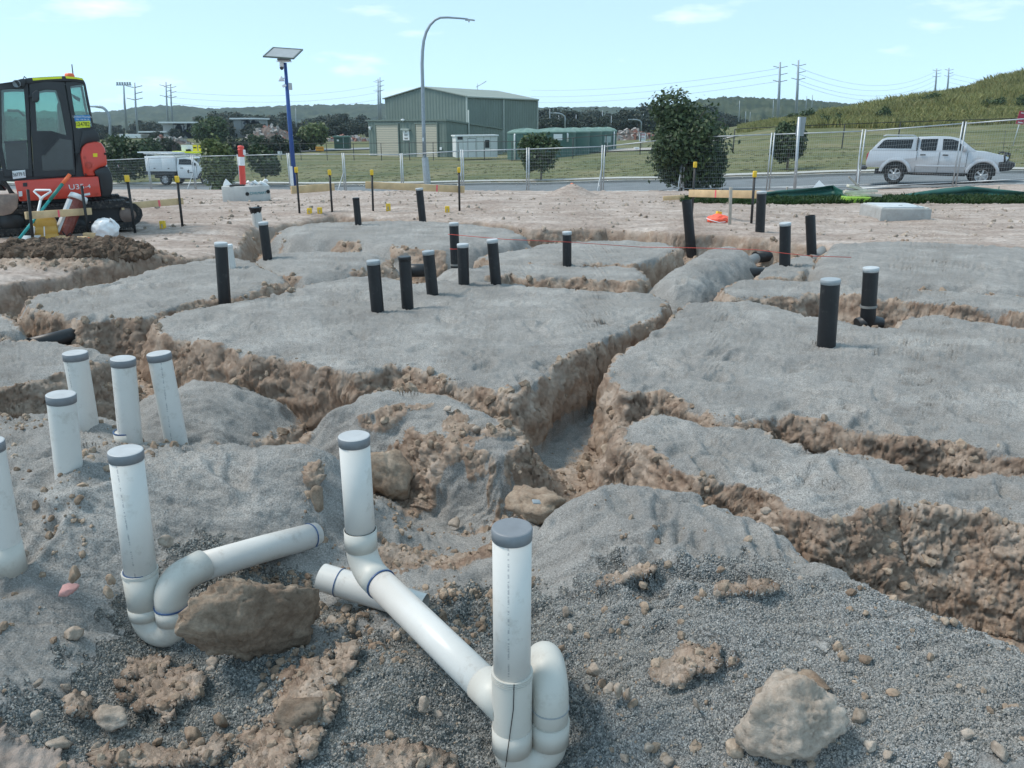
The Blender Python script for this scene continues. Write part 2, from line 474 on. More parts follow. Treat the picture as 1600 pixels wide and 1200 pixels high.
# the near heaps: measured heights, joined by a thin-plate surface
FG_POLY = P(0, (-900,690),(-300,655),(0,656),(100,643),(160,650),(215,688),(330,688),(430,693),(500,697),(540,706),(566,740)) + P(-.3, (600,760),(640,800),(740,800),(800,790)) + P(0, (850,776),(880,762),(950,744),(1000,745),(1080,766),(1180,801),(1240,841),(1280,866),(1350,896),(1420,926),(1500,966),(1600,1002),(1900,1150),(2400,1500)) + [(1.6, -1), (-1.8, -1)]
FG_PTS = [(-300,660,.05),(0,662,.05),(100,650,.08),(210,692,.04),(0,700,.1),(125,760,.1),(60,800,.02),(30,900,-.08),(0,1000,-.14),(80,1000,-.18),(0,1100,-.19),(60,1110,-.24),(-300,900,.0),(-300,1150,-.1),
 (290,694,.03),(330,690,.03),(430,697,.03),(500,699,.03),(538,722,-.02),(300,760,.03),(420,760,.0),(500,780,-.06),(300,830,-.09),(420,850,-.17),(520,850,-.24),(200,880,-.14),(205,940,-.24),(245,1010,-.31),(330,940,-.22),(300,880,-.15),
 (150,1100,-.33),(250,1150,-.36),(400,1130,-.33),(100,1190,-.33),(0,1190,-.28),(480,950,-.30),(560,930,-.32),(620,960,-.30),(590,1030,-.22),(540,1060,-.24),(650,1100,-.28),(500,1150,-.29),(700,1150,-.36),(600,1195,-.33),(450,1190,-.30),
 (820,1185,-.41),(900,1160,-.36),(940,1080,-.24),(880,1000,-.20),(760,1000,-.30),(650,920,-.27),(720,900,-.30),(760,850,-.36),(700,815,-.43),(640,800,-.40),(600,770,-.34),(560,760,-.15),(800,800,-.33),(840,790,-.16),
 (880,850,-.13),(900,780,-.02),(950,747,0),(1080,768,0),(1160,800,0),(1240,843,0),(1330,890,0),(1420,928,.0),(1600,1005,.0),(1000,900,-.06),(1200,1000,-.06),(1400,1090,-.07),(1600,1150,-.05),(1235,1180,-.17),(1400,1190,-.12),(1500,1000,-.02),(1050,1150,-.22),(1100,1050,-.12),(1900,1200,0),(1000,1050,-.17)]

def sdf(poly, X, Y):
    """signed distance to a polygon, positive inside"""
    p = np.array(poly, np.float32)
    d2 = np.full(X.shape, 1e9, np.float32); ins = np.zeros(X.shape, bool)
    for i in range(len(p)):
        ax, ay = p[i - 1]; bx, by = p[i]
        ex, ey = bx - ax, by - ay
        L = ex * ex + ey * ey + 1e-12
        t = np.clip(((X - ax) * ex + (Y - ay) * ey) / L, 0, 1)
        dx = X - ax - t * ex; dy = Y - ay - t * ey
        np.minimum(d2, dx * dx + dy * dy, out=d2)
        c = ((ay > Y) != (by > Y))
        if c.any():
            xi = (bx - ax) * (Y - ay) / (by - ay if by != ay else 1e-9) + ax
            ins ^= c & (X < xi)
    d = np.sqrt(d2)
    return np.where(ins, d, -d)

def sdf_sub(poly, X, Y, margin):
    """like sdf but only near the polygon; -9 elsewhere"""
    p = np.array(poly)
    m = (X > p[:, 0].min() - margin) & (X < p[:, 0].max() + margin) & (Y > p[:, 1].min() - margin) & (Y < p[:, 1].max() + margin)
    out = np.full(X.shape, -9.0, np.float32)
    if m.any(): out[m] = sdf(poly, X[m], Y[m])
    return out

def rbf(points, X, Y):
    pts = np.array([tuple(ground(px, py, z)) for px, py, z in points])
    n = len(pts)
    def k(d2): return 0.5 * d2 * np.log(d2 + 1e-9)
    D2 = ((pts[:, None, :2] - pts[None, :, :2]) ** 2).sum(-1)
    A = np.zeros((n + 3, n + 3)); A[:n, :n] = k(D2) + np.eye(n) * 0.004
    A[:n, n] = 1; A[:n, n + 1:] = pts[:, :2]; A[n, :n] = 1; A[n + 1:, :n] = pts[:, :2].T
    b = np.zeros(n + 3); b[:n] = pts[:, 2]
    w = np.linalg.solve(A, b)
    out = np.full(X.shape, w[n], np.float32) + w[n + 1] * X + w[n + 2] * Y
    for i in range(n):
        out = out + w[i] * k((X - pts[i, 0]) ** 2 + (Y - pts[i, 1]) ** 2)
    return out

def blob(px, py, z, rx, ry, X, Y, pw=1.0):
    """soft ellipse on the ground, radii in metres"""
    c = ground(px, py, z)
    d = np.sqrt(((X - c.x) / rx) ** 2 + ((Y - c.y) / ry) ** 2)
    return d

NC = 980
AZ = np.linspace(-1.02, 1.02, NC)
LYN = np.linspace(math.log(0.8), math.log(27.0), 1150)
LYF = np.linspace(math.log(27.0), math.log(1740.0), 200)[1:]
LY = np.concatenate([LYN, LYF])
YY, AA = np.meshgrid(np.exp(LY).astype(np.float32), AZ.astype(np.float32), indexing='ij')      # rows x cols
XX = AA * YY

def build_height():
    X, Y = XX, YY
    zl = far_z(AA, YY).astype(np.float32)                      # land without the dig
    n_lo = fbm(X * 0.9, Y * 0.9, None, 3, seed=1)
    near = Y < 27
    # undisturbed dirt: shallow wheel ruts and lumps
    rut = fbm(X * .35 + Y * .1, Y * 2.2, None, 3, seed=2)
    zl = zl + np.where(Y < 60, 0.05 * n_lo + 0.05 * rut, 0) * sstep(8, 12, Y) * (1 - sstep(30, 45, Y))
    kd = ((X - 15.9) * FNOR.x + (Y - 28.5) * FNOR.y)            # beyond the fence
    zl = zl - 0.12 * sstep(0.2, 0.7, kd) * (1 - sstep(9.0, 9.5, kd))   # bed of the road
    Xn, Yn = X[near], Y[near]
    wx = 0.075 * fbm(Xn * 2.4, Yn * 2.4, None, 2, seed=3)
    wy = 0.075 * fbm(Xn * 2.4, Yn * 2.4, None, 2, seed=5)
    Xw, Yw = Xn + wx, Yn + wy
    wvar = 1 + 0.9 * fbm(Xn * 1.3, Yn * 1.3, None, 2, seed=8)
    wvar = np.clip(wvar, .45, 2.0)
    floor = -0.46 + 0.05 * fbm(Xn * 1.7, Yn * 1.7, None, 3, seed=9)
    z = floor.copy()
    g = np.zeros_like(z); top = np.zeros_like(z)
    gn = 0.05 * fbm(Xn * 5, Yn * 5, None, 3, seed=10)
    # the land's edge, where the dig begins
    se = -sdf(EX, Xw, Yw)
    Sx = sstep(-0.16, 0.0, se / wvar)
    z = np.maximum(z, floor + (zl[near] - floor) * Sx - 0.06 * np.exp(-np.clip(se, 0, 9) / 0.12) * (se > -.2))
    land = sstep(-.05, .04, se + gn)
    for d in PADS:
        s = sdf_sub(d['p'], Xw, Yw, d['w'] * 2 + .3)
        w = d['w'] * wvar
        if d['w'] > .25: w = d['w'] * (0.75 + 0.25 * wvar)
        t = np.clip((s + w) / w, 0, 1)
        S = t if d['w'] > .25 else t ** 0.8
        S = S * (1 - 0.25 * (d['w'] > .25)) + sstep(0, 1, t) * 0.25 * (d['w'] > .25)
        rr = d['r'] * (.38 if d['w'] < .25 else 1)
        zt = d['z'] - rr * np.exp(-np.clip(s, 0, 9) / (rr * 2.0))
        zz = floor + (zt - floor) * S
        up = zz > z
        hfrac = S
        gg = sstep(-0.015, 0.02, s + gn * .9)
        # some gravel has run down the faces
        spill = fbm(Xn * 1.6, Yn * 1.6, None, 2, seed=11) * 0.9 + d['g'] * 1.1 - 0.62
        gg = np.maximum(gg, sstep(-.05, .12, spill + gn * 2) * sstep(0.02, .4, hfrac))
        g = np.where(up & (s > -8), gg, g); z = np.maximum(z, np.where(s > -8, zz, -9))
        top = np.where(up, sstep(-.02, .06, s), top)
    # the near heaps
    sF = sdf(FG_POLY, Xw, Yw)
    m = sF > -1.0
    zf = np.full(z.shape, -9.0, np.float32)
    zf[m] = rbf(FG_PTS, Xn[m], Yn[m])
    wF = 0.22 * wvar
    t = np.clip((sF + wF) / wF, 0, 1)
    zf = floor + (np.clip(zf, -.6, .2) - floor) * t - 0.03 * np.exp(-np.clip(sF, 0, 9) / .06) * (t > 0)
    up = (zf > z) & m
    gF = sstep(-0.12, 0.02, sF + gn)
    z = np.where(m, np.maximum(z, zf), z); g = np.where(up, gF, g)
    fg = (sF > -0.1)
    # ---- masks: fine gravel, coarse stone, pale dirt
    coarse = np.zeros_like(z)
    dirt = land * (1 - sstep(-.1, .1, g - 0.5))
    def patch(px, py, zz, rx, ry, soft=.35, amp=1.0):
        c = ground(px, py, zz); R = 2.2
        out = np.zeros_like(z)
        m = (np.abs(Xn - c.x) < rx * R) & (np.abs(Yn - c.y) < ry * R)
        if not m.any(): return out
        x, y = Xn[m], Yn[m]
        f = min(3.0, max(1.0, .3 / max(rx, ry)))
        nz = .55 * fbm(x * 5 * f, y * 5 * f, None, 3, seed=12) + .45 * fbm(x * 22, y * 22, None, 3, seed=33)
        out[m] = sstep(0, soft, 1 - np.sqrt(((x - c.x) / rx) ** 2 + ((y - c.y) / ry) ** 2) + amp * nz)
        return out
    fgm = sstep(-.1, .05, sF)
    cm = np.zeros_like(z)
    for b in [(330,1060,-.3,.45,.32),(600,1050,-.25,.32,.32),(200,1040,-.3,.18,.24),(400,900,-.2,.26,.14),(330,860,-.12,.22,.10),(640,1150,-.33,.4,.25),(850,1100,-.3,.4,.45),(1050,1120,-.2,.5,.35),(1300,1150,-.15,.7,.3),(430,1150,-.32,.5,.2),(160,1150,-.33,.34,.14),(760,950,-.25,.3,.25),(250,950,-.25,.2,.2),(520,960,-.28,.2,.12)]:
        cm = np.maximum(cm, patch(*b))
    for b in [(1000,920,-.06,.6,.25),(1250,960,-.05,.6,.22),(1450,1040,-.04,.5,.3),(1600,1080,-.04,.6,.35),(950,1000,-.15,.5,.25),(1200,1060,-.06,.7,.25)]:
        cm = np.maximum(cm, 0.85 * patch(*b))
    coarse = cm * fgm
    fine = g.copy()
    fl = 1 - sstep(0.02, .10, z - floor)                       # trench floors
    fine = np.maximum(fine, fl * sstep(.0, .2, fbm(Xn * 1.1, Yn * 1.1, None, 3, seed=13) + gn * 3 - .08))
    for b in [(880,660,-.45,.34,.55),(870,620,-.45,.3,.6),(700,815,-.45,.34,.14),(780,760,-.45,.3,.2),(320,640,-.2,.40,.32),(90,500,-.2,.25,.35),(720,680,-.15,.22,.3),(560,655,-.15,.22,.25),(1290,770,-.1,.28,.12),(300,362,.02,.7,.5),(1180,420,-.1,.5,.5)]:
        fine = np.maximum(fine, patch(*b) * ((1 - sstep(.04, .16, z - floor)) if b[0] in (880, 870, 320, 780) else 1))
    for b in [(715,700,-.2,.085,.13),(700,770,-.4,.20,.09),(795,690,-.25,.09,.26),(620,680,-.2,.10,.05),(650,775,-.4,.16,.10),(640,860,-.3,.24,.14),(730,870,-.35,.22,.10),(470,660,-.15,.10,.22),(655,655,-.1,.09,.03),(610,740,-.3,.09,.12)]:
        k = patch(*b, soft=.25, amp=1.3); fine *= 1 - k; coarse *= 1 - k
    clayfg = np.zeros_like(z)
    for b in [(260,1080,-.33,.13,.11),(225,1050,-.33,.08,.07),(470,1110,-.3,.12,.17),(420,1180,-.3,.12,.1),(490,765,-.05,.035,.07),(1070,1040,-.12,.13,.05),(980,900,-.06,.11,.035),(530,1040,-.24,.06,.10),(840,800,-.2,.10,.06),(1160,935,-.05,.11,.03),(250,1190,-.36,.25,.04),(620,1190,-.33,.14,.06),(130,1120,-.33,.08,.04)]:
        k = patch(*b, soft=.3, amp=1.4); clayfg = np.maximum(clayfg, k); coarse *= 1 - k; fine *= 1 - k
    dk = patch(0, 1195, -.28, .30, .09)
    dirt = np.maximum(dirt, dk); fine *= 1 - dk; coarse *= 1 - dk
    z = z + 0.02 * clayfg + .02 * dk
    # spoil heap beside the tools
    sp = np.maximum(0, 1 - blob(60, 398, 0.05, 1.7, 0.75, Xn, Yn) ** 2) + .8 * np.maximum(0, 1 - blob(150, 392, 0.05, 1.1, .5, Xn, Yn) ** 2)
    sp *= (1 + .8 * fbm(Xn * 3, Yn * 3, None, 3, seed=14))
    spm = sstep(.0, .35, sp)
    z = z + .09 * np.clip(sp, 0, 1.4) + .04 * spm * fbm(Xn * 7, Yn * 7, None, 3, ridged=True, seed=15); dirt *= 1 - spm * .85; fine *= 1 - spm
    # small earth mound by the road edge with the orange peg
    md = np.maximum(0, 1 - blob(893, 302, -.05, .75, .6, Xn, Yn)); z = z + .3 * md
    Z = zl.copy(); Z[near] = z
    FI = np.zeros_like(Z); FI[near] = fine
    CO = np.zeros_like(Z); CO[near] = coarse
    DI = np.zeros_like(Z); DI[near] = dirt; DI[~near] = 1
    DI = np.where(kd > 0.2, 0, DI)
    GR = sstep(9.2, 9.8, kd) * 1.0
    TOP = np.zeros_like(Z); TOP[near] = top
    return Z, FI, CO, DI, GR, TOP

Z0, M_FI, M_CO, M_DI, M_GR, M_TOP = build_height()

# rows are redistributed so that steep faces get as many as flat ground does
def build_ground():
    depa = np.arctan2(CAMZ - Z0, YY)
    ly = LY[:, None]
    met = np.abs(np.diff(depa, axis=0)) + 0.05 * np.diff(ly, axis=0) + 0.25 * np.abs(np.diff(Z0, axis=0)) / YY[1:]
    met[:, :] = met
    far_part = YY[1:] > 27
    met = np.where(far_part, met * 1.3, met)
    for k in (25, 25):
        pad = np.pad(met, ((0, 0), (k // 2, k // 2)), mode='edge')
        cs = np.cumsum(pad, axis=1)
        met = (np.concatenate([cs[:, k - 1:k], cs[:, k:] - cs[:, :-k]], axis=1)) / k
    cum = np.concatenate([np.zeros((1, NC)), np.cumsum(met, axis=0)], axis=0)
    cum /= cum[-1:]
    NR = 905
    u = np.linspace(0, 1, NR)
    lyR = np.empty((NR, NC), np.float32); idx = np.empty((NR, NC), np.float32)
    ar = np.arange(len(LY))
    for j in range(NC):
        idx[:, j] = np.interp(u, cum[:, j], ar)
    i0 = np.clip(idx.astype(np.int32), 0, len(LY) - 2); fr = idx - i0
    jj = np.broadcast_to(np.arange(NC), idx.shape)
    def samp(A): return A[i0, jj] * (1 - fr) + A[i0 + 1, jj] * fr
    lyR = LY[i0] * (1 - fr) + LY[i0 + 1] * fr
    Y = np.exp(lyR); X = AZ[None, :] * Y; Z = samp(Z0)
    fi, co, di, gr = samp(M_FI), samp(M_CO), samp(M_DI), samp(M_GR)
    Pn = np.stack([X, Y, Z], -1).astype(np.float32)
    def normals(Pn):
        du = np.gradient(Pn, axis=1); dv = np.gradient(Pn, axis=0)
        n = np.cross(du, dv); n /= np.linalg.norm(n, axis=-1, keepdims=True) + 1e-12
        return n
    n = normals(Pn)
    slope = 1 - np.clip(n[..., 2], 0, 1)
    nearm = (Y < 27)
    px, py, pz = Pn[..., 0][nearm], Pn[..., 1][nearm], Pn[..., 2][nearm]
    clay = (1 - np.maximum(np.maximum(fi, co), di))[nearm]
    sl = slope[nearm]
    d = np.zeros_like(px)
    clay = np.maximum(clay, di[nearm] * sstep(.10, .30, sl) * .9)
    mc = clay > 0.03
    x, y, zq = px[mc], py[mc], pz[mc]
    wq = .06 * perlin3(x * 7, y * 7, zq * 7)
    big = fbm(x * 3.6 + wq, y * 3.6 - wq, zq * 5.0, 2, ridged=True, seed=20)
    ledge = fbm(x * 3.5 + wq, y * 3.5, zq * 17 + 4 * wq, 3, gain=.6, seed=31)
    chip = fbm(x * 21, y * 21, zq * 23, 2, ridged=True, seed=21)
    fine_c = fbm(x * 55, y * 55, zq * 60, 2, seed=22)
    fc = facets(x + wq, y - wq, zq * .8 + wq, 7.0); fc2 = facets(x, y, zq, 24.0)
    d[mc] = clay[mc] * (0.034 * big + 0.016 * ledge + 0.014 * chip + 0.014 * fine_c + 0.014 * fc + 0.010 * fc2) * (0.5 + 0.5 * sstep(.08, .4, sl[mc]))
    grv = np.maximum(fi, co)[nearm]
    mg = (grv > .03) | (di[nearm] > .03)
    x, y, zq = px[mg], py[mg], pz[mg]
    st = fbm(x * 1.2 + y * .3, y * 4.2, None, 3, seed=23)
    tread = fbm(x * 5.0, y * 8.5, None, 3, gain=.6, seed=24)
    dent = np.clip(fbm(x * 3.4, y * 4.4, None, 2, seed=25) - .18, 0, 1)
    scuff = np.clip(fbm(x * 2.6, y * 7.5, None, 3, gain=.6, ridged=True, seed=28) - .30, 0, 1)
    lumps = np.clip(fbm(x * 9, y * 13, None, 2, seed=29) - .22, 0, 1)
    crumb = fbm(x * 30, y * 30, zq * 30, 2, seed=27) * np.clip(1.5 - y / 4.0, 0, 1)
    scuff *= np.clip(1.6 - y / 8.0, .3, 1)
    d[mg] += grv[mg] * (0.022 * st + 0.014 * tread - 0.032 * scuff + 0.026 * lumps - 0.06 * dent * (1 - sstep(.3, .6, sl[mg])) + 0.006 * crumb)
    d[mg] += di[nearm][mg] * (0.014 * tread + 0.012 * crumb)
    # boot prints and scrapes trodden into the dust
    rsd = np.random.RandomState(42)
    gi = np.flatnonzero((grv > .8) & (sl < .08) & (py > 2.4) & (py < 11))
    order = np.argsort(py); pys = py[order]
    for k in range(330):
        c = gi[int(rsd.rand() * len(gi))]; cx, cy = px[c], py[c]; a = rsd.rand() * 6.283; L_, W_ = .15 * (.7 + .6 * rsd.rand()), .055 * (.8 + .5 * rsd.rand())
        i0_, i1_ = np.searchsorted(pys, [cy - .3, cy + .3]); ii = order[i0_:i1_]; ii = ii[np.abs(px[ii] - cx) < .3]
        ux = (px[ii] - cx) * math.cos(a) + (py[ii] - cy) * math.sin(a); uy = -(px[ii] - cx) * math.sin(a) + (py[ii] - cy) * math.cos(a)
        rq = np.sqrt((ux / L_) ** 2 + (uy / W_) ** 2)
        d[ii] += grv[ii] * (-.022 * (1 - sstep(.6, 1.0, rq)) + .010 * np.exp(-((rq - 1.25) / .25) ** 2)) * (.5 + .8 * rsd.rand())
    dd = np.zeros(Y.shape, np.float32); dd[nearm] = d
    kk = ((X - 15.9) * FNOR.x + (Y - 28.5) * FNOR.y)
    dd = dd * (1 - sstep(-.6, .2, kk))
    Pn = Pn + n * dd[..., None]
    NRr, NCc = Y.shape
    nv = NRr * NCc
    me = bpy.data.meshes.new('ground')
    me.vertices.add(nv); me.vertices.foreach_set('co', Pn.reshape(-1))
    r = np.arange(NRr - 1)[:, None] * NCc + np.arange(NCc - 1)[None, :]
    q = np.stack([r, r + 1, r + NCc + 1, r + NCc], -1).reshape(-1)
    nf = (NRr - 1) * (NCc - 1)
    me.loops.add(nf * 4); me.loops.foreach_set('vertex_index', q.astype(np.int32))
    me.polygons.add(nf); me.polygons.foreach_set('loop_start', (np.arange(nf) * 4).astype(np.int32))
    me.polygons.foreach_set('use_smooth', np.ones(nf, bool))
    at = me.attributes.new('mask', 'FLOAT_COLOR', 'POINT')
    at.data.foreach_set('color', np.stack([fi, co, di, gr], -1).astype(np.float32).reshape(-1))
    me.update(calc_edges=True)
    o = bpy.data.objects.new('ground', me); link(o)
    o['kind'] = 'structure'; o['label'] = 'excavated building pad with grey gravel tops and brown clay trench sides'
    return o, Pn, fi, co, di

def ground_material():
    m, nt, b = new_mat('ground')
    tc = nt.nodes.new('ShaderNodeTexCoord').outputs['Object']
    at = nt.nodes.new('ShaderNodeAttribute'); at.attribute_name = 'mask'
    sep = nt.nodes.new('ShaderNodeSeparateColor'); nt.links.new(at.outputs['Color'], sep.inputs[0])
    fi, co, di, gr = sep.outputs[0], sep.outputs[1], sep.outputs[2], at.outputs['Alpha']
    nb = noise(nt, 26, 6, .75, tc)
    def crisp(s_):
        v = math_n(nt, 'ADD', s_, math_n(nt, 'MULTIPLY', math_n(nt, 'SUBTRACT', nb, .5), 1.5))
        return math_n(nt, 'MULTIPLY', math_n(nt, 'SUBTRACT', v, .36), 3.6, True)
    fi, co = crisp(fi), crisp(co)
    # clay
    c1 = noise(nt, 5.5, 7, .62, tc); c2 = noise(nt, 38, 6, .7, tc)
    clay = ramp(nt, c1, [(.28, (.19, .125, .092)), (.42, (.30, .212, .16)), (.55, (.40, .312, .25)), (.72, (.53, .45, .385))])
    clay = mixc(nt, ramp(nt, c2, [(.35, 0.0), (.75, .55)]), clay, (.42, .33, .25))
    clay = mixc(nt, ramp(nt, noise(nt, 1.3, 3, .5, tc), [(.45, 0.0), (.7, .5)]), clay, (.23, .165, .125))
    # crusher dust
    f1 = noise(nt, 2.2, 6, .6, tc); f2 = noise(nt, 150, 3, .7, tc); f3 = noise(nt, 24, 5, .7, tc)
    fine = ramp(nt, f1, [(.3, (.232, .223, .212)), (.5, (.298, .286, .270)), (.72, (.378, .364, .345))])
    fine = mixc(nt, .75, fine, ramp(nt, f2, [(.28, .12), (.5, .5), (.72, .9)]), 'OVERLAY')
    fine = mixc(nt, .35, fine, ramp(nt, f3, [(.3, .3), (.7, .7)]), 'OVERLAY')
    fine = mixc(nt, ramp(nt, noise(nt, .8, 5, .6, tc), [(.55, 0.0), (.75, .35)]), fine, (.33, .29, .25))
    fine = mixc(nt, ramp(nt, noise(nt, 1.05, 5, .62, tc, .6), [(.44, .38), (.60, 0.0)]), fine, (.193, .187, .177))
    # coarse stone
    vo = nt.nodes.new('ShaderNodeTexVoronoi'); vo.inputs['Scale'].default_value = 135; vo.inputs['Randomness'].default_value = 1
    nt.links.new(tc, vo.inputs['Vector'])
    sc = nt.nodes.new('ShaderNodeSeparateColor'); nt.links.new(vo.outputs['Color'], sc.inputs[0])
    coarse = ramp(nt, sc.outputs[0], [(0., (.08, .085, .085)), (.5, (.16, .167, .165)), (.8, (.25, .255, .25)), (1., (.37, .36, .335))])
    coarse = mixc(nt, ramp(nt, noise(nt, 2.0, 4, .6, tc), [(.4, 0.), (.7, .45)]), coarse, (.26, .24, .215))
    # pale dirt
    d1 = noise(nt, 1.1, 8, .62, tc)
    mp = nt.nodes.new('ShaderNodeMapping'); mp.inputs['Scale'].default_value = (.35, 2.4, 1); nt.links.new(tc, mp.inputs[0])
    d2 = noise(nt, 1.6, 6, .65, mp.outputs[0])
    dirt = ramp(nt, d1, [(.3, (.30, .235, .20)), (.5, (.43, .36, .315)), (.72, (.56, .49, .445))])
    dirt = mixc(nt, ramp(nt, d2, [(.42, .62), (.62, 0.0)]), dirt, (.25, .195, .165))
    dirt = mixc(nt, .7, dirt, ramp(nt, noise(nt, 14, 4, .7, tc), [(.3, .3), (.7, .72)]), 'OVERLAY')
    # rough grass ground
    g1 = noise(nt, .22, 6, .65, tc); g2 = noise(nt, 2.6, 6, .7, tc)
    grass = ramp(nt, g1, [(.32, (.085, .105, .045)), (.5, (.14, .145, .068)), (.68, (.21, .19, .105))])
    grass = mixc(nt, .6, grass, ramp(nt, g2, [(.3, .22), (.7, .75)]), 'OVERLAY')
    c = mixc(nt, fi, clay, fine); c = mixc(nt, co, c, coarse); c = mixc(nt, di, c, dirt); c = mixc(nt, gr, c, grass)
    nt.links.new(c, b.inputs['Base Color'])
    b.inputs['Roughness'].default_value = .95
    b.inputs['Specular IOR Level'].default_value = .15
    h1 = noise(nt, 110, 4, .75, tc); h2 = noise(nt, 26, 6, .7, tc)
    hv = math_n(nt, 'MULTIPLY', vo.outputs['Distance'], -1.0)
    vc = nt.nodes.new('ShaderNodeTexVoronoi'); vc.feature = 'DISTANCE_TO_EDGE'; vc.inputs['Scale'].default_value = 17
    nt.links.new(mixc(nt, .12, tc, nt.nodes['Noise Texture'].outputs['Color'], 'ADD'), vc.inputs['Vector'])
    crk = math_n(nt, 'MULTIPLY', math_n(nt, 'MINIMUM', vc.outputs['Distance'], .10), 2.2)
    bare = math_n(nt, 'SUBTRACT', 1.0, math_n(nt, 'ADD', fi, di, True), True)
    h = math_n(nt, 'ADD', math_n(nt, 'MULTIPLY', h1, .5), math_n(nt, 'MULTIPLY', h2, 1.0))
    h = math_n(nt, 'ADD', h, math_n(nt, 'MULTIPLY', crk, bare))
    hm = nt.nodes.new('ShaderNodeMix'); hm.data_type = 'FLOAT'
    nt.links.new(co, hm.inputs[0]); nt.links.new(h, hm.inputs[2]); nt.links.new(hv, hm.inputs[3])
    bump(nt, b, hm.outputs[0], .9, .012)
    return m

GROUND, GP, G_FI, G_CO, G_DI = build_ground()
GROUND.data.materials.append(ground_material())

_GZ_LY = LY
def gz(x, y):
    """height of the built ground at (x, y)"""
    a = x / max(y, .1)
    j = (a - AZ[0]) / (AZ[1] - AZ[0]); i = np.interp(math.log(max(y, .81)), LY, np.arange(len(LY)))
    j = min(max(j, 0), NC - 1.001); i = min(max(i, 0), len(LY) - 1.001)
    j0, i0 = int(j), int(i); fj, fi_ = j - j0, i - i0
    return float((Z0[i0, j0] * (1 - fj) + Z0[i0, j0 + 1] * fj) * (1 - fi_) + (Z0[i0 + 1, j0] * (1 - fj) + Z0[i0 + 1, j0 + 1] * fj) * fi_)
# ------------------------------------------------------------------ ROAD, PATHS, HILLS
def land(x, y): return float(far_z(x / max(y, 1.0), y))
def strip(name, s0, s1, t0, t1, dz, mat, ds=1.2, dt=.7, kind='structure', label=None, side=0.0):
    ns = max(2, int((s1 - s0) / ds) + 1); ntt = max(2, int((t1 - t0) / dt) + 2)
    vs, fs = [], []
    for i in range(ns):
        for j in range(ntt):
            p = fence_pt(s0 + (s1 - s0) * i / (ns - 1), t0 + (t1 - t0) * j / (ntt - 1))
            vs.append((p.x, p.y, land(p.x, p.y) + dz))
    for i in range(ns - 1):
        for j in range(ntt - 1):
            a = i * ntt + j; fs.append((a, a + ntt, a + ntt + 1, a + 1))
    if side:
        for j in (0, ntt - 1):
            b = len(vs)
            for i in range(ns):
                v = vs[i * ntt + j]; vs.append((v[0], v[1], v[2] - side))
            for i in range(ns - 1):
                fs.append((i * ntt + j, (i + 1) * ntt + j, b + i + 1, b + i))
    o = mesh_obj(name, vs, fs, mat, None, True)
    o['kind'] = kind
    if label: o['label'] = label
    return o
M_ASPH = plain('asphalt', (.16, .175, .185), .9, var=.14, vscale=1.2, dirt=((.24, .24, .235), .5, .5), bumpy=.4, bscale=60, spec=.25)
M_CONC = plain('concrete', (.47, .46, .43), .85, var=.12, vscale=3, dirt=((.28, .26, .23), .55, .5), bumpy=.25, bscale=50, spec=.25)
M_PAINT = plain('road_paint', (.72, .73, .72), .7, var=.1, vscale=4, dirt=((.3, .3, .3), .5, .5))
S0, S1 = -13.5, 88
strip('road', S0, S1, .7, 8.05, -.05, M_ASPH, label='grey asphalt road running behind the wire fence')
strip('kerb', S0, S1, 8.05, 8.4, .06, M_CONC, side=.2, label='low concrete kerb on the far side of the road')
strip('footpath', S0, S1, 9.7, 11.0, .05, M_CONC, side=.15, label='pale concrete footpath beside the grass')
strip('road_marking', S0, 60, 3.0, 3.14, -.046, M_PAINT, dt=.2, label='long white line painted along the road')
strip('road_marking', S0, 2.5, 1.55, 1.67, -.046, M_PAINT, dt=.2, label='short white lane line painted near the fence')
def arrow_mark():
    pts = [(0, -.06), (2.4, -.06), (2.4, -.38), (4.0, 0), (2.4, .38), (2.4, .06), (0, .06)]
    vs = []
    for u, w in pts:
        p = fence_pt(5.6 - u * .9, 1.62 + w * 1.6); vs.append((p.x, p.y, land(p.x, p.y) - .046))
    o = mesh_obj('road_marking', vs, [(0, 1, 5, 6), (2, 3, 4, 5, 1)], M_PAINT)
    o['kind'] = 'structure'; o['label'] = 'white arrow painted on the road behind the fence'
arrow_mark()

def ribbon(name, pts, width, dz, mat, label):
    pts = [Vector((x, y, 0)) for x, y in pts]
    dense = []
    for i in range(len(pts) - 1):
        for k in range(10): dense.append(pts[i].lerp(pts[i + 1], k / 10))
    dense.append(pts[-1])
    vs, fs = [], []
    for i, p in enumerate(dense):
        t = (dense[min(i + 1, len(dense) - 1)] - dense[max(i - 1, 0)]).normalized(); n = Vector((-t.y, t.x, 0))
        for k in range(5):
            q = p + n * width * (k / 4 - .5); vs.append((q.x, q.y, land(q.x, q.y) + dz))
    for i in range(len(dense) - 1):
        for k in range(4):
            a = i * 5 + k; fs.append((a, a + 5, a + 6, a + 1))
    o = mesh_obj(name, vs, fs, mat, None, True); o['kind'] = 'structure'; o['label'] = label
    return o
def azp(px, Y):
    q = at_depth(px, 240, Y); return (q.x, Y)
M_ASPH2 = plain('old_asphalt', (.23, .245, .25), .9, var=.1, vscale=.3)
ribbon('side_road', [azp(-60, 96), azp(180, 104), azp(380, 118), azp(500, 128), azp(590, 133), azp(760, 140)], 8.5, .12, M_ASPH2, 'pale asphalt side road crossing behind the grass on the left')
ribbon('gravel_yard', [azp(930, 96), azp(1040, 90), azp(1120, 92)], 9, .10, plain('yard_gravel', (.36, .33, .30), .95, var=.2, vscale=.6), 'pale gravel yard beyond the black wire fence')

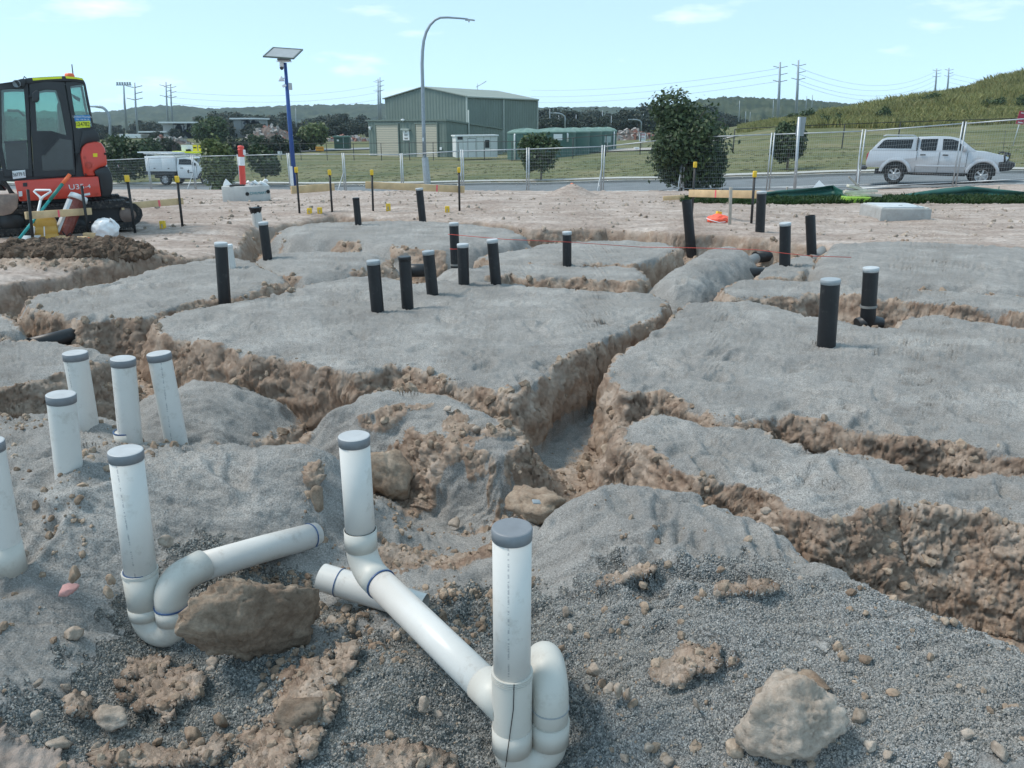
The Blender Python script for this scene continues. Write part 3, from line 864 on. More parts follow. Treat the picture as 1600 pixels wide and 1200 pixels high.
def ridge(name, Yc, depth, prof, mat, seed, rough, n=620, m=30):
    pxs = np.linspace(prof[0][0], prof[-1][0], n)
    tops = np.interp(pxs, [p[0] for p in prof], [p[1] for p in prof])
    vs = np.zeros((n, m, 3))
    for i in range(n):
        q = at_depth(pxs[i], tops[i], Yc)
        for j in range(m):
            u = j / (m - 1)                       # 0 foot near the viewer, .7 crest, 1 behind
            Y = Yc + depth * (u - .7)
            h = math.sin(min(u / .7, 1) * math.pi / 2) if u <= .7 else math.cos((u - .7) / .3 * math.pi / 2)
            vs[i, j] = (q.x * Y / Yc, Y, -3 + (q.z + 3) * h)
    X, Y, Zv = vs[..., 0], vs[..., 1], vs[..., 2]
    k = 1.0 / rough[0]
    bumpz = rough[1] * (fbm(X * k, Y * k * .8, Zv * k, 3, ridged=True, seed=seed)) + rough[1] * .7 * fbm(X * k * 3, Y * k * 3, Zv * k * 3, 2, seed=seed + 1)
    vs[..., 2] += bumpz
    r = np.arange(n - 1)[:, None] * m + np.arange(m - 1)[None, :]
    q = np.stack([r, r + m, r + m + 1, r + 1], -1).reshape(-1, 4)
    o = mesh_obj(name, vs.reshape(-1, 3), q.tolist(), mat, None, True)
    o['kind'] = 'structure'
    return o
def hill_mat():
    m, nt, b = new_mat('forest_hill')
    tc = nt.nodes.new('ShaderNodeTexCoord').outputs['Object']
    c = ramp(nt, noise(nt, .05, 8, .7, tc), [(.35, (.028, .040, .026)), (.5, (.05, .066, .036)), (.65, (.085, .095, .055))])
    nt.links.new(c, b.inputs['Base Color']); b.inputs['Roughness'].default_value = 1; b.inputs['Specular IOR Level'].default_value = .05
    return m
M_HILL = hill_mat()
ridge('hill', 1250, 420, [(-700,176),(-200,178),(0,178),(170,179),(215,172),(250,169),(300,171),(330,174),(400,171),(460,169),(520,168),(600,167),(700,170),(840,172),(1000,172),(1130,162),(1200,160),(1290,164),(1400,172),(1700,176),(2400,178)], M_HILL, 41, (14, 5.0))['label'] = 'far wooded ridge fading to blue along the horizon'
ridge('hill', 700, 260, [(900,205),(1020,178),(1080,163),(1130,157),(1180,158),(1240,160),(1300,164),(1350,172),(1500,196)], M_HILL, 51, (9, 3.0), n=260)['label'] = 'nearer wooded hill behind the paired steel poles'

# ------------------------------------------------------------------ LEAVES AND TREES
def leaf_mat(name, dark, mid, light, scale=1.2):
    m, nt, b = new_mat(name)
    tc = nt.nodes.new('ShaderNodeTexCoord').outputs['Object']
    geo = nt.nodes.new('ShaderNodeNewGeometry')
    rnd = geo.outputs['Random Per Island']
    c = ramp(nt, rnd, [(0., dark), (.5, mid), (1., light)])
    c = mixc(nt, .5, c, ramp(nt, noise(nt, scale, 3, .5, tc), [(.3, .35), (.7, .65)]), 'OVERLAY')
    nt.links.new(c, b.inputs['Base Color'])
    b.inputs['Roughness'].default_value = .55; b.inputs['Specular IOR Level'].default_value = .35
    b.inputs['Subsurface Weight'].default_value = 0
    tr = nt.nodes.new('ShaderNodeBsdfTranslucent'); nt.links.new(c, tr.inputs['Color'])
    mx = nt.nodes.new('ShaderNodeMixShader'); mx.inputs[0].default_value = .25
    out = nt.nodes['Material Output']
    nt.links.new(b.outputs[0], mx.inputs[1]); nt.links.new(tr.outputs[0], mx.inputs[2]); nt.links.new(mx.outputs[0], out.inputs['Surface'])
    return m
M_LF_DARK = leaf_mat('leaf_dark', (.026, .048, .022), (.048, .078, .033), (.085, .118, .05))
M_LF_MID = leaf_mat('leaf_mid', (.030, .055, .022), (.055, .088, .032), (.09, .125, .045))
M_LF_PALE = leaf_mat('leaf_pale', (.06, .09, .03), (.11, .145, .05), (.17, .20, .075))
M_LF_FAR = leaf_mat('leaf_far', (.020, .032, .022), (.032, .046, .028), (.052, .064, .038), .25)
M_BARK = plain('bark', (.16, .125, .095), .9, var=.3, vscale=8, bumpy=.6, bscale=30)

def leaf_cloud(blobs, n, size, seed, elong=1.6, shell=.55, droop=.2):
    """leaf quads inside/around ellipsoids (cx,cy,cz,rx,ry,rz)"""
    rs = np.random.RandomState(seed)
    vol = np.array([b[3] * b[4] * b[5] for b in blobs]) ** (2 / 3.); vol /= vol.sum()
    which = rs.choice(len(blobs), n, p=vol)
    B = np.array(blobs)[which]
    d = rs.normal(size=(n, 3)); d /= np.linalg.norm(d, axis=1)[:, None]
    r = (shell + (1 - shell) * rs.rand(n)) ** .8
    r *= 1 + .095 * rs.normal(size=n)
    c = B[:, :3] + d * r[:, None] * B[:, 3:]
    nn = d + rs.normal(size=(n, 3)) * .8 + np.array([0, 0, .3]); nn /= np.linalg.norm(nn, axis=1)[:, None]
    t = np.cross(nn, rs.normal(size=(n, 3))); t[:, 2] -= droop; t -= nn * (t * nn).sum(1)[:, None]; t /= np.linalg.norm(t, axis=1)[:, None] + 1e-9
    s = np.cross(nn, t)
    L = size * (.6 + .8 * rs.rand(n))[:, None]; W = L / elong
    vs = np.stack([c - t * L * .5, c + s * W * .5, c + t * L * .5, c - s * W * .5], 1).reshape(-1, 3)
    fs = np.arange(n * 4).reshape(n, 4)
    return vs, fs
def fast_mesh(name, vs, fs, mat):
    me = bpy.data.meshes.new(name); n = len(fs); k = fs.shape[1]
    me.vertices.add(len(vs)); me.vertices.foreach_set('co', np.asarray(vs, np.float32).reshape(-1))
    me.loops.add(n * k); me.loops.foreach_set('vertex_index', np.asarray(fs, np.int32).reshape(-1))
    me.polygons.add(n); me.polygons.foreach_set('loop_start', (np.arange(n) * k).astype(np.int32))
    me.update(calc_edges=True)
    if mat: me.materials.append(mat)
    return me
def crown_blobs(w, h, z0, rs, nb=9, tight=.5):
    bl = [(0, 0, z0 + h * .5, w * .41, w * .41, h * .46)]
    for i in range(nb):
        a = rs.rand() * 6.283; zz = z0 + h * (.12 + .76 * rs.rand())
        prof = math.sqrt(max(0.08, 1 - ((zz - z0) / h * 2 - 1) ** 2))
        rr = w * .5 * prof * tight * (.8 + .5 * rs.rand())
        sz = w * (.13 + .12 * rs.rand())
        bl.append((math.cos(a) * rr, math.sin(a) * rr, zz, sz, sz, sz * .9))
    return bl
def trunk_mb(h, r, rs, limbs=4, spread=.5, top=.6):
    b = MB()
    b.tube([(0, 0, -.3), (.02 * h, 0, h * .3), (-.01 * h, .02 * h, h * top)], [r * 1.25, r, r * .55], 8)
    for i in range(limbs):
        a = 6.283 * i / limbs + rs.rand(); z = h * (.25 + .3 * rs.rand())
        e = Vector((math.cos(a) * spread * h * .45, math.sin(a) * spread * h * .45, z + h * .32))
        b.tube([(0, 0, z), tuple(Vector((0, 0, z)).lerp(e, .5) + Vector((0, 0, .04 * h))), tuple(e)], [r * .5, r * .35, r * .12], 6)
    return b
def tree(name, px, py_base, py_top, wpx, Y, mat, label, n, leaf, seed, clear=.15, group=None, nb=10, cat='tree', bare=None, z=None, trunks=1):
    rs = np.random.RandomState(seed)
    pb = at_depth(px, py_base, Y); pt = at_depth(px, py_top, Y)
    zb = land(pb.x, Y) if z is None else z
    zc = Y * CP + (CAMZ - pb.z) * SP
    h = pt.z - zb; w = wpx / F * zc * 1.22
    root = empty(name, (pb.x, Y, zb), label, cat, rz=rs.rand() * 6, group=group)
    z0 = h * clear
    bl = crown_blobs(w, h - z0, z0, rs, nb)
    vs, fs = leaf_cloud(bl, n, leaf, seed)
    link(bpy.data.objects.new('crown', fast_mesh('crown', vs, fs, mat)), root)
    for k in range(trunks):
        t = trunk_mb(h, max(.03, h * .018), rs)
        o = t.build('trunk', M_BARK, root)
        if trunks > 1: o.location = ((k - .5) * w * .16, 0, 0)
    return root
tree('shrub', 1072, 303, 152, 122, 33.4, M_LF_DARK, 'big dense dark green shrub standing at the road edge behind the fence', 15000, .17, 3, clear=.0, nb=16, cat='shrub')
tree('street_tree', 1229, 273, 188, 50, 43.5, M_LF_DARK, 'small dark tree with twin trunks by the footpath behind the grey sign post', 3600, .20, 5, clear=.2, nb=9, trunks=2)
tree('street_tree', 845, 284, 204, 58, 46.5, M_LF_MID, 'young street tree in front of the green water tanks', 3300, .21, 6, clear=.12, nb=11)
tree('street_tree', 415, 287, 226, 46, 52, M_LF_DARK, 'small dark street tree between the bollard and the blue pole', 2400, .23, 7, clear=.2, nb=7)
tree('bush', 346, 300, 213, 52, 45.2, M_LF_PALE, 'bright pale green bush left of the red and white bollard', 5200, .22, 8, clear=.0, nb=12, cat='bush')
tree('street_tree', 199, 284, 214, 70, 60, M_LF_DARK, 'dark layered tree beside the excavator on the verge', 3200, .27, 9, clear=.06, nb=9)
tree('round_tree', 330, 236, 186, 58, 150, M_LF_MID, 'round mid green tree behind the white service truck', 2200, .62, 10, clear=.05, nb=9)
tree('round_tree', 491, 236, 189, 46, 126, M_LF_PALE, 'round yellowish green tree right of the blue camera pole', 1900, .5, 11, clear=.12, nb=9)
for i, (px, yb, yt, w, Y) in enumerate([(372,240,214,40,112),(398,240,208,34,118),(428,240,210,40,116),(455,238,216,30,120),(468,236,214,26,124),(230,250,215,50,112),(262,238,222,40,125)]):
    tree('bush', px, yb, yt, w, Y, M_LF_DARK if i % 2 else M_LF_FAR, ['dark rounded bush just above the top of the red bollard', 'dark bush right of the bollard, in front of the rubble mound', 'dark bush between the rubble mound and the blue pole', 'low dark bush immediately left of the blue pole', 'small dark bush immediately right of the blue pole', 'wide dark bush behind the tree beside the excavator', 'low dark bush behind the signs of the white service truck'][i], 900, .5, 20 + i, clear=0, nb=6, cat='bush')
# the distant line of gum trees: four crowns shared by many trees
_far_kinds = []
for k in range(5):
    rs = np.random.RandomState(60 + k)
    bl = crown_blobs(1.0, .86, .12, rs, 13, tight=.8)
    vs, fs = leaf_cloud(bl, 1500, .085, 70 + k, elong=1.25, shell=.45)
    t = trunk_mb(1.0, .02, rs, 4, .6)
    tm = t.build('trunk', M_BARK); tmesh = tm.data; bpy.data.objects.remove(tm)
    _far_kinds.append((fast_mesh('crown', vs, fs, M_LF_FAR), tmesh))
_rt = random.Random(5)
_TOPS = [(-60,178),(60,180),(170,187),(240,188),(300,184),(345,171),(385,169),(420,176),(460,182),(500,174),(535,169),(570,183),(600,188),(720,185),(840,170),(880,166),(925,164),(960,169),(1000,160),(1030,152),(1060,151),(1110,166),(1150,175),(1180,182)]
_px = -60.0; _i = 0
while _px < 1185:
    if not (612 < _px < 815):
        for lay in (0, 1, 2):
            Y = 205 + 50 * lay + _rt.uniform(-20, 20)
            if _px > 1000: Y += 20
            yt = np.interp(_px, [a for a, b in _TOPS], [b for a, b in _TOPS]) + _rt.uniform(0, 9) + (14, 5, 0)[lay]
            pb = at_depth(_px + _rt.uniform(-8, 8), yt, Y)
            zb = land(pb.x, Y) - .5
            h = pb.z - zb; w = h * _rt.uniform(1.0, 1.5)
            r = bpy.data.objects.new('gum_tree', None); r.location = (pb.x, Y, zb); r.scale = (w, w, h); r.rotation_euler = (0, 0, _rt.uniform(0, 6))
            link(r); tag(r, 'dark gum tree in the distant tree line below the ridge', 'tree', 'gum trees of the distant tree line')
            cm, tm = _far_kinds[_i % 5]
            link(bpy.data.objects.new('crown', cm), r); link(bpy.data.objects.new('trunk', tm), r)
            _i += 1
    _px += _rt.uniform(18, 28)

# ------------------------------------------------------------------ tall grass on the mound, weeds by the silt fence
def blade_field(name, pts, hts, n_bl, wid, mat, label, seed, lean=.6, spread=.5):
    rs = np.random.RandomState(seed)
    pts = np.asarray(pts); n = len(pts) * n_bl
    base = np.repeat(pts, n_bl, 0).astype(np.float64); H = np.repeat(np.asarray(hts), n_bl) * (.55 + .6 * rs.rand(n))
    a = rs.rand(n) * 6.283; off = rs.rand(n) ** .7
    base[:, 0] += np.cos(a) * off * spread * H; base[:, 1] += np.sin(a) * off * spread * H
    d = np.stack([np.cos(a), np.sin(a), 0 * a], 1)
    w = rs.rand(n) * 6.283; wv = np.stack([np.cos(w), np.sin(w), 0 * w], 1) * (wid * (.7 + .6 * rs.rand(n)))[:, None]
    mid = base + d * (lean * .25 * H)[:, None]; mid[:, 2] += H * .65
    tip = base + d * (lean * H * (.5 + .5 * rs.rand(n)))[:, None]; tip[:, 2] += H * (.8 + .25 * rs.rand(n))
    vs = np.stack([base - wv, base + wv, mid + wv * .8, tip, mid - wv * .8], 1).reshape(-1, 3)
    fs = np.arange(n * 5).reshape(n, 5)
    o = link(bpy.data.objects.new(name, fast_mesh(name, vs, fs, mat)))
    return tag(o, label, None, None, 'stuff')
M_GR_TALL = leaf_mat('tall_grass', (.17, .19, .066), (.29, .285, .105), (.43, .39, .18), .12)
M_WEED = leaf_mat('weed', (.018, .045, .014), (.035, .075, .022), (.06, .11, .032))
rsg = np.random.RandomState(77); pts = []; hts = []
while len(pts) < 5200:
    px = 1130 + 720 * rsg.rand(); a = (px - 800) / F / .98
    Y = 76 + 50 * rsg.rand() ** 1.2
    lo = np.interp(px, [1130, 1200, 1300, 1600], [96, 86, 80, 78])
    if Y < lo: continue
    x = a * Y
    cl = fbm(np.array([x * .15]), np.array([Y * .15]), None, 2, seed=90)[0]
    pts.append((x, Y, land(x, Y) - .05)); hts.append(max(.3, .75 + .95 * cl) * (1 - .4 * (px < 1250)))
for k in (0, 1, 3, 5, 8, 10, 14):
    px = [1212,1232,1300,1345,1392,1410,1440,1465,1500,1515,1548,1575,1330,1590,1270][k]; Y = [108,104,92,88,95,104,86,110,92,116,89,98,112,118,84][k]
    a = (px - 800) / F / .99; x = a * Y; zb = land(x, Y); hgt = .8 + .2 * (k % 4)
    r = empty('mound_bush', (x, Y, zb), 'dark green bush among the tall grass of the mound', 'bush', group='dark bushes on the grassy mound')
    rs_ = np.random.RandomState(900 + k)
    vs_, fs_ = leaf_cloud(crown_blobs(1.9 + .5 * (k % 3), hgt, 0, rs_, 6), 420, .26, 910 + k)
    link(bpy.data.objects.new('crown', fast_mesh('crown', vs_, fs_, M_LF_MID)), r)
blade_field('tall_grass', pts, hts, 18, .037, M_GR_TALL, 'tall dry green and straw grass covering the mound on the right', 78, spread=.7)
pts = []; hts = []
while len(pts) < 1500:
    px = 1040 + 760 * rsg.rand(); Y = rsg.uniform(17.4, 19.6); x = (px - 800) / F / .97 * Y
    dens = np.interp(px, [1040, 1130, 1200, 1800], [.1, .4, 1, 1])
    if rsg.rand() > dens: continue
    pts.append((x, Y, gz(x, Y) - .02)); hts.append(.07 + .10 * rsg.rand())
blade_field('weeds', pts, hts, 26, .014, M_WEED, 'strip of low green weeds along the edge of the dirt', 79, lean=.9, spread=.9)
# tussocky verge grass
pts = []; hts = []
while len(pts) < 2400:
    s = rsg.uniform(-12, 62); t = 8.5 + 28 * rsg.rand() ** 1.6
    if 9.5 < t < 11.2: continue
    p = fence_pt(s, t)
    if p.y < 15: continue
    pts.append((p.x, p.y, land(p.x, p.y) - .02)); hts.append(.03 + .05 * rsg.rand())
M_GR_LOW = leaf_mat('low_grass', (.10, .115, .05), (.16, .165, .075), (.24, .225, .115), .3)
blade_field('verge_grass', pts, hts, 16, .03, M_GR_LOW, 'short worn grass of the road verge', 81, lean=1.2, spread=2.2)
# ------------------------------------------------------------------ PIPES
def pvc_mat(name, col, rough=.46, printed=True):
    m, nt, b = new_mat(name)
    tc = nt.nodes.new('ShaderNodeTexCoord').outputs['Object']
    c = ramp(nt, noise(nt, 7, 5, .6, tc), [(.3, tuple(x * .93 for x in col)), (.7, col)])
    c = mixc(nt, ramp(nt, noise(nt, 9, 7, .75, tc), [(.55, 0.0), (.70, .55)]), c, (.36, .32, .27))
    if printed:
        sp = nt.nodes.new('ShaderNodeSeparateXYZ'); nt.links.new(tc, sp.inputs[0])
        ang = math_n(nt, 'ARCTAN2', sp.outputs[1], sp.outputs[0])
        near = math_n(nt, 'LESS_THAN', math_n(nt, 'ABSOLUTE', math_n(nt, 'ADD', ang, 1.75)), .045)
        mp = nt.nodes.new('ShaderNodeMapping'); mp.inputs['Scale'].default_value = (60, 60, 170); nt.links.new(tc, mp.inputs[0])
        dash = math_n(nt, 'GREATER_THAN', noise(nt, 1.0, 2, .5, mp.outputs[0]), .5)
        c = mixc(nt, math_n(nt, 'MULTIPLY', math_n(nt, 'MULTIPLY', near, dash), .55), c, (.2, .2, .22))
    nt.links.new(c, b.inputs['Base Color']); b.inputs['Roughness'].default_value = rough; b.inputs['Specular IOR Level'].default_value = .4
    return m
M_PVC = pvc_mat('white_pvc', (.63, .61, .575))
M_PVCF = pvc_mat('cream_pvc_fitting', (.56, .54, .49), printed=False)
M_CAPG = plain('grey_cap', (.19, .20, .215), .5, var=.1, vscale=20)
M_CAPT = plain('cap_tape_top', (.44, .45, .455), .55, var=.12, vscale=14, dirt=((.35, .33, .30), .55, .5))
M_BLK = plain('black_pipe', (.012, .013, .015), .42, var=.3, vscale=5, dirt=((.16, .155, .15), .60, .45), spec=.45)
M_BLKF = plain('black_fitting', (.02, .021, .023), .45, var=.2, vscale=8, dirt=((.2, .19, .17), .58, .5))
M_GREYF = plain('grey_fitting', (.21, .205, .195), .6, var=.15, vscale=8, dirt=((.3, .26, .21), .5, .5))
M_PCAP = plain('pale_cap', (.47, .49, .50), .5, var=.12, vscale=9, dirt=((.3, .28, .25), .6, .4))
M_WCAP = plain('white_cap', (.70, .72, .72), .45, var=.08, vscale=9)
M_GCAP = plain('pale_grey_cap', (.31, .335, .35), .45, var=.08, vscale=9)
M_BLUEGLUE = plain('blue_solvent', (.045, .09, .20), .4, var=.2, vscale=30)
M_RED = plain('red_string', (.55, .08, .06), .8)

def ring_mb(p, axis, r0, r1, h, n=24):
    rot = Vector((0, 0, 1)).rotation_difference(Vector(axis)).to_matrix()
    return MB().lathe([(r0, -h / 2), (r1, -h / 2), (r1, h / 2), (r0, h / 2), (r0, -h / 2)], n, p, rot, smooth=False)
def cap_on(root, p, axis, r, h, side, top, tip=True):
    """grey collar cap with a paler face"""
    rot = Vector((0, 0, 1)).rotation_difference(Vector(axis)).to_matrix()
    b = MB().lathe([(r * .96, -h), (r * 1.035, -h), (r * 1.05, -h * .12), (r * 1.02, 0)], 28, p, rot)
    b.lathe([(r * 1.02, 0), (r * .96, .002), (0.0001, .003)], 28, p, rot, smooth=False, mi=1)
    return b.build('cap', [side, top], root)
def riser(name, label, base, top, r, body, side, topm, cat='pipe', group=None, cap_h=.035, n=28, capped=True):
    base, top = Vector(base), Vector(top)
    root = empty(name, base, label, cat, group=group)
    v = top - base
    b = MB().tube([(0, 0, 0), tuple(v * .5), tuple(v)], r, n, caps=not capped)
    if not capped:
        b = MB().tube([(0, 0, 0), tuple(v)], r, n, caps=False)
        ax = v.normalized()
        b.tube([tuple(v - ax * .25), tuple(v)], r * .92, n, caps=False)
        rot = Vector((0, 0, 1)).rotation_difference(ax).to_matrix()
        b.lathe([(r * .92, 0), (r, 0)], n, v, rot, smooth=False)
    b.build('pipe', body, root)
    if capped: cap_on(root, v, v, r, cap_h, side, topm)
    return root
def top_at(px, py, z):
    return ground(px, py, z)
R = .056
# five capped white risers standing in the left heap
def white_riser(pxt, pyt, pxb, pyb, label, bz, side=M_CAPG, top=M_CAPT, zt=.45):
    t = ground(pxt, pyt, zt)
    # the foot is set straight under the head, leaning as the photo shows
    z0 = bz - .25
    d = CAMZ - bz; zc = t.y * CP + d * SP
    xb = (pxb - 800) / F * zc
    b = Vector((xb, t.y, bz)); b = b + (b - t).normalized() * .25
    return riser('riser_pipe', label, b, t, R, M_PVC, side, top)
white_riser(95, 616, 112, 760, 'capped white pipe standing in the grey heap in front of the other three', -.02)
white_riser(117, 551, 136, 640, 'capped white pipe with pale top, leaning, farthest left of the back three', .06)
white_riser(248, 552, 274, 692, 'capped white pipe leaning with a blue mark at its foot', 0.0)
w = white_riser(192, 560, 204, 690, 'capped white pipe with a collar just above the grey heap', 0.02)
b = MB().tube([(0.003, 0, .22), (0.001, 0, .30)], R * 1.09, 28); b.build('collar', M_PVCF, w)
ring_mb((0.001, 0, .30), (0, 0, 1), R, R * 1.10, .006).build('glue_line', M_BLUEGLUE, w)
t = ground(-22, 690, .45)
w = riser('riser_pipe', 'white pipe cut off by the left edge of the picture, ending in an elbow', (t.x - .02, t.y, -.06), t, R, M_PVC, M_CAPG, M_CAPT)
MB().tube([(0, 0, -.02), (0, 0, .1)], R * 1.1, 28).build('collar', M_PVCF, w)
MB().tube([(0, 0, .0)] + [(-.10 * (1 - math.cos(a)), .02 * a, -.02 - .10 * math.sin(a)) for a in np.linspace(.1, 1.5, 8)], R * 1.06, 28).build('elbow', M_PVCF, w)

def arc(c, a, bb, r, n=10, t0=0, t1=math.pi / 2):
    return [Vector(c) + Vector(a) * (r * math.cos(t)) + Vector(bb) * (r * math.sin(t)) for t in np.linspace(t0, t1, n)]

# --- front drain: riser with trap, long pipe, second riser
T1 = ground(800, 824, .45); T2 = ground(553, 681, .45)
root = empty('drain_pipe', (T1.x, T1.y, -.42), 'white drain assembly with two capped risers joined by a long sloping pipe and a trap', 'drain pipe')
O = Vector((T1.x, T1.y, -.42))
def rel(p): return Vector(p) - O
MB().tube([rel((T1.x, T1.y, -.10)), rel((T1.x, T1.y, .45))], R, 32).build('riser', M_PVC, root)
cap_on(root, rel(T1), (0, 0, 1), R, .034, M_CAPG, M_CAPG)
cp = MB().tube([rel((T1.x, T1.y, -.27)), rel((T1.x, T1.y, -.03))], R * 1.09, 32, caps=False)
cp.lathe([(R * 1.0, 0), (R * 1.09, 0)], 32, rel((T1.x, T1.y, -.03)), smooth=False)
cpo = cp.build('coupling', M_PVCF, root)
for k in range(4):
    ring_mb(rel((T1.x, T1.y, -.032 - .006 * k)), (0, 0, 1), R, R * 1.125, .0035, 32).build('rib', M_PVCF, cpo)
leg2 = Vector((T1.x + .118, T1.y + .03, 0))
ub = [Vector((T1.x, T1.y, -.22))] + [Vector((T1.x + .059 * (1 - math.cos(a)), T1.y + .015 * (1 - math.cos(a)), -.315 - .062 * math.sin(a))) for a in np.linspace(0, math.pi, 15)] + [Vector((leg2.x, leg2.y, -.235))]
tr = MB().tube([rel(p) for p in ub], R * 1.02, 28)
tro = tr.build('trap', M_PVCF, root)
MB().tube([rel((T1.x, T1.y, -.315)), rel((T1.x, T1.y, -.232))], R * 1.115, 32).build('socket', M_PVCF, tro)
MB().tube([rel((leg2.x, leg2.y, -.315)), rel((leg2.x, leg2.y, -.235))], R * 1.115, 32).build('socket', M_PVCF, tro)
bd = Vector((-.12, .99, 0)).normalized()
bp = [Vector((leg2.x, leg2.y, -.27)), Vector((leg2.x, leg2.y, -.19))] + [Vector((leg2.x, leg2.y, -.165)) + bd * (.075 * (1 - math.cos(a))) + Vector((0, 0, .075 * math.sin(a))) for a in np.linspace(0, math.pi * .8, 14)]
bp.append(bp[-1] + (bp[-1] - bp[-2]).normalized() * .12)
bo = MB().tube([rel(p) for p in bp], R * 1.03, 28).build('bend', M_PVCF, root)
ring_mb(rel((leg2.x, leg2.y, -.185)), (0, 0, 1), R, R * 1.07, .004, 28).build('seam', M_GCAP, bo)
# long pipe
E0 = Vector((T2.x, T2.y, -.06))
A1 = Vector((T1.x - .02, T1.y + .02, -.175))
d = (A1 - E0); d.z = 0; d.normalize()
dn = (d + Vector((0, 0, -.16))).normalized()
rb = .10
el = [Vector((T2.x, T2.y, .07)), Vector((T2.x, T2.y, .0))] + [Vector((T2.x, T2.y, -.0)) + d * (rb * (1 - math.cos(a))) + Vector((0, 0, -rb * math.sin(a))) for a in np.linspace(.1, math.pi / 2 * .9, 12)]
el.append(el[-1] + (A1 - el[-1]).normalized() * .05)
eo = MB().tube([rel(p) for p in el], R * 1.06, 32).build('elbow', M_PVCF, root)
MB().tube([rel((T2.x, T2.y, -.01)), rel((T2.x, T2.y, .07))], R * 1.10, 32).build('socket', M_PVCF, eo)
ax = (A1 - el[-1]).normalized()
ring_mb(rel(el[-1] + ax * .004), ax, R * .98, R * 1.085, .005, 32).build('glue_line', M_BLUEGLUE, eo)
MB().tube([rel(T2), rel((T2.x, T2.y, 0))], R, 32).build('riser', M_PVC, root)
cap_on(root, rel(T2), (0, 0, 1), R, .034, M_CAPG, M_CAPT)
M_PVCD = plain('muddy_pvc', (.63, .61, .575), .34, var=.04, vscale=6, dirt=((.36, .30, .24), .60, .75))
MB().tube([rel(el[-1] - ax * .02), rel(el[-1].lerp(A1, .5)), rel(A1)], R, 32).build('long_pipe', M_PVCD, root)
MB().tube([rel(A1 - ax * .12), rel(A1 + ax * .01)], R * 1.06, 32).build('junction', M_PVCF, root)
# string hanging on the coupling
st = MB().tube([rel((T1.x + .006, T1.y - R * 1.13, -.03)), rel((T1.x + .004, T1.y - R * 1.13, -.12)), rel((T1.x - .012, T1.y - R * 1.12, -.26)), rel((T1.x - .02, T1.y - R * 1.15, -.33))], .0014, 5)
st.build('string', M_BLK, root)

# --- left drain
T3 = ground(196, 704, .45)
root = empty('drain_pipe', (T3.x, T3.y, -.30), 'white drain assembly with one capped riser, a trap and a pipe rising right', 'drain pipe')
O = Vector((T3.x, T3.y, -.30))
xb = T3.x - .02
MB().tube([rel((xb, T3.y, -.10)), rel(T3)], R, 32).build('riser', M_PVC, root)
cap_on(root, rel(T3), (T3.x - xb, 0, .55), R, .034, M_CAPG, M_CAPT)
co_ = MB().tube([rel((xb, T3.y, -.19)), rel((xb, T3.y, -.03))], R * 1.09, 32).build('coupling', M_PVCF, root)
ring_mb(rel((xb, T3.y, -.03)), (0, 0, 1), R, R * 1.13, .012, 32).build('rib', M_PVCF, co_)
ring_mb(rel((xb, T3.y, -.023)), (0, 0, 1), R * .98, R * 1.03, .004, 32).build('glue_line', M_BLUEGLUE, co_)
l2 = Vector((xb + .115, T3.y - .03, 0))
ub = [Vector((xb, T3.y, -.15))] + [Vector((xb + .0575 * (1 - math.cos(a)), T3.y - .015 * (1 - math.cos(a)), -.215 - .062 * math.sin(a))) for a in np.linspace(0, math.pi, 15)] + [Vector((l2.x, l2.y, -.15))]
tro = MB().tube([rel(p) for p in ub], R * 1.03, 28).build('trap', M_PVCF, root)
MB().tube([rel((xb, T3.y, -.215)), rel((xb, T3.y, -.17))], R * 1.115, 28).build('socket', M_PVCF, tro)
MB().tube([rel((l2.x, l2.y, -.215)), rel((l2.x, l2.y, -.155))], R * 1.115, 28).build('socket', M_PVCF, tro)
ring_mb(rel((l2.x, l2.y, -.153)), (0, 0, 1), R, R * 1.14, .005, 28).build('glue_line', M_BLUEGLUE, tro)
Pe = at_depth(492, 836, 3.12)
dd = Vector((Pe.x - l2.x, Pe.y - l2.y, 0)).normalized()
bp = [Vector((l2.x, l2.y, -.17))] + [Vector((l2.x, l2.y, -.13)) + dd * (.07 * (1 - math.cos(a))) + Vector((0, 0, .07 * math.sin(a))) for a in np.linspace(0, math.pi / 2, 12)]
bp.append(bp[-1] + dd * .08)
MB().tube([rel(p) for p in bp], R * 1.06, 28).build('bend', M_PVCF, root)
q0 = bp[-1]
MB().tube([rel(q0 - dd * .03), rel(q0.lerp(Pe, .5)), rel(Pe)], R, 28).build('long_pipe', M_PVC, root)
axp = (Pe - q0).normalized()
ring_mb(rel(Pe - axp * .035), axp, R * .99, R * 1.05, .005, 28).build('glue_line', M_BLUEGLUE, root)
# --- short crossing pipe
A = ground(503, 902, -.20); Bq = ground(662, 950, -.26)
root = empty('stub_pipe', A, 'short white pipe half buried in gravel, crossing under the long drain pipe', 'pipe')
O = A
b = MB().tube([(0, 0, 0), rel(Bq)], R, 28, caps=False); b.tube([(0, 0, 0), rel(Bq)], R * .92, 28, caps=False)
b.build('pipe', M_PVCD, root)
ring_mb(rel(A.lerp(Bq, .18)), Bq - A, R * .99, R * 1.04, .004, 28).build('glue_line', M_BLUEGLUE, root)

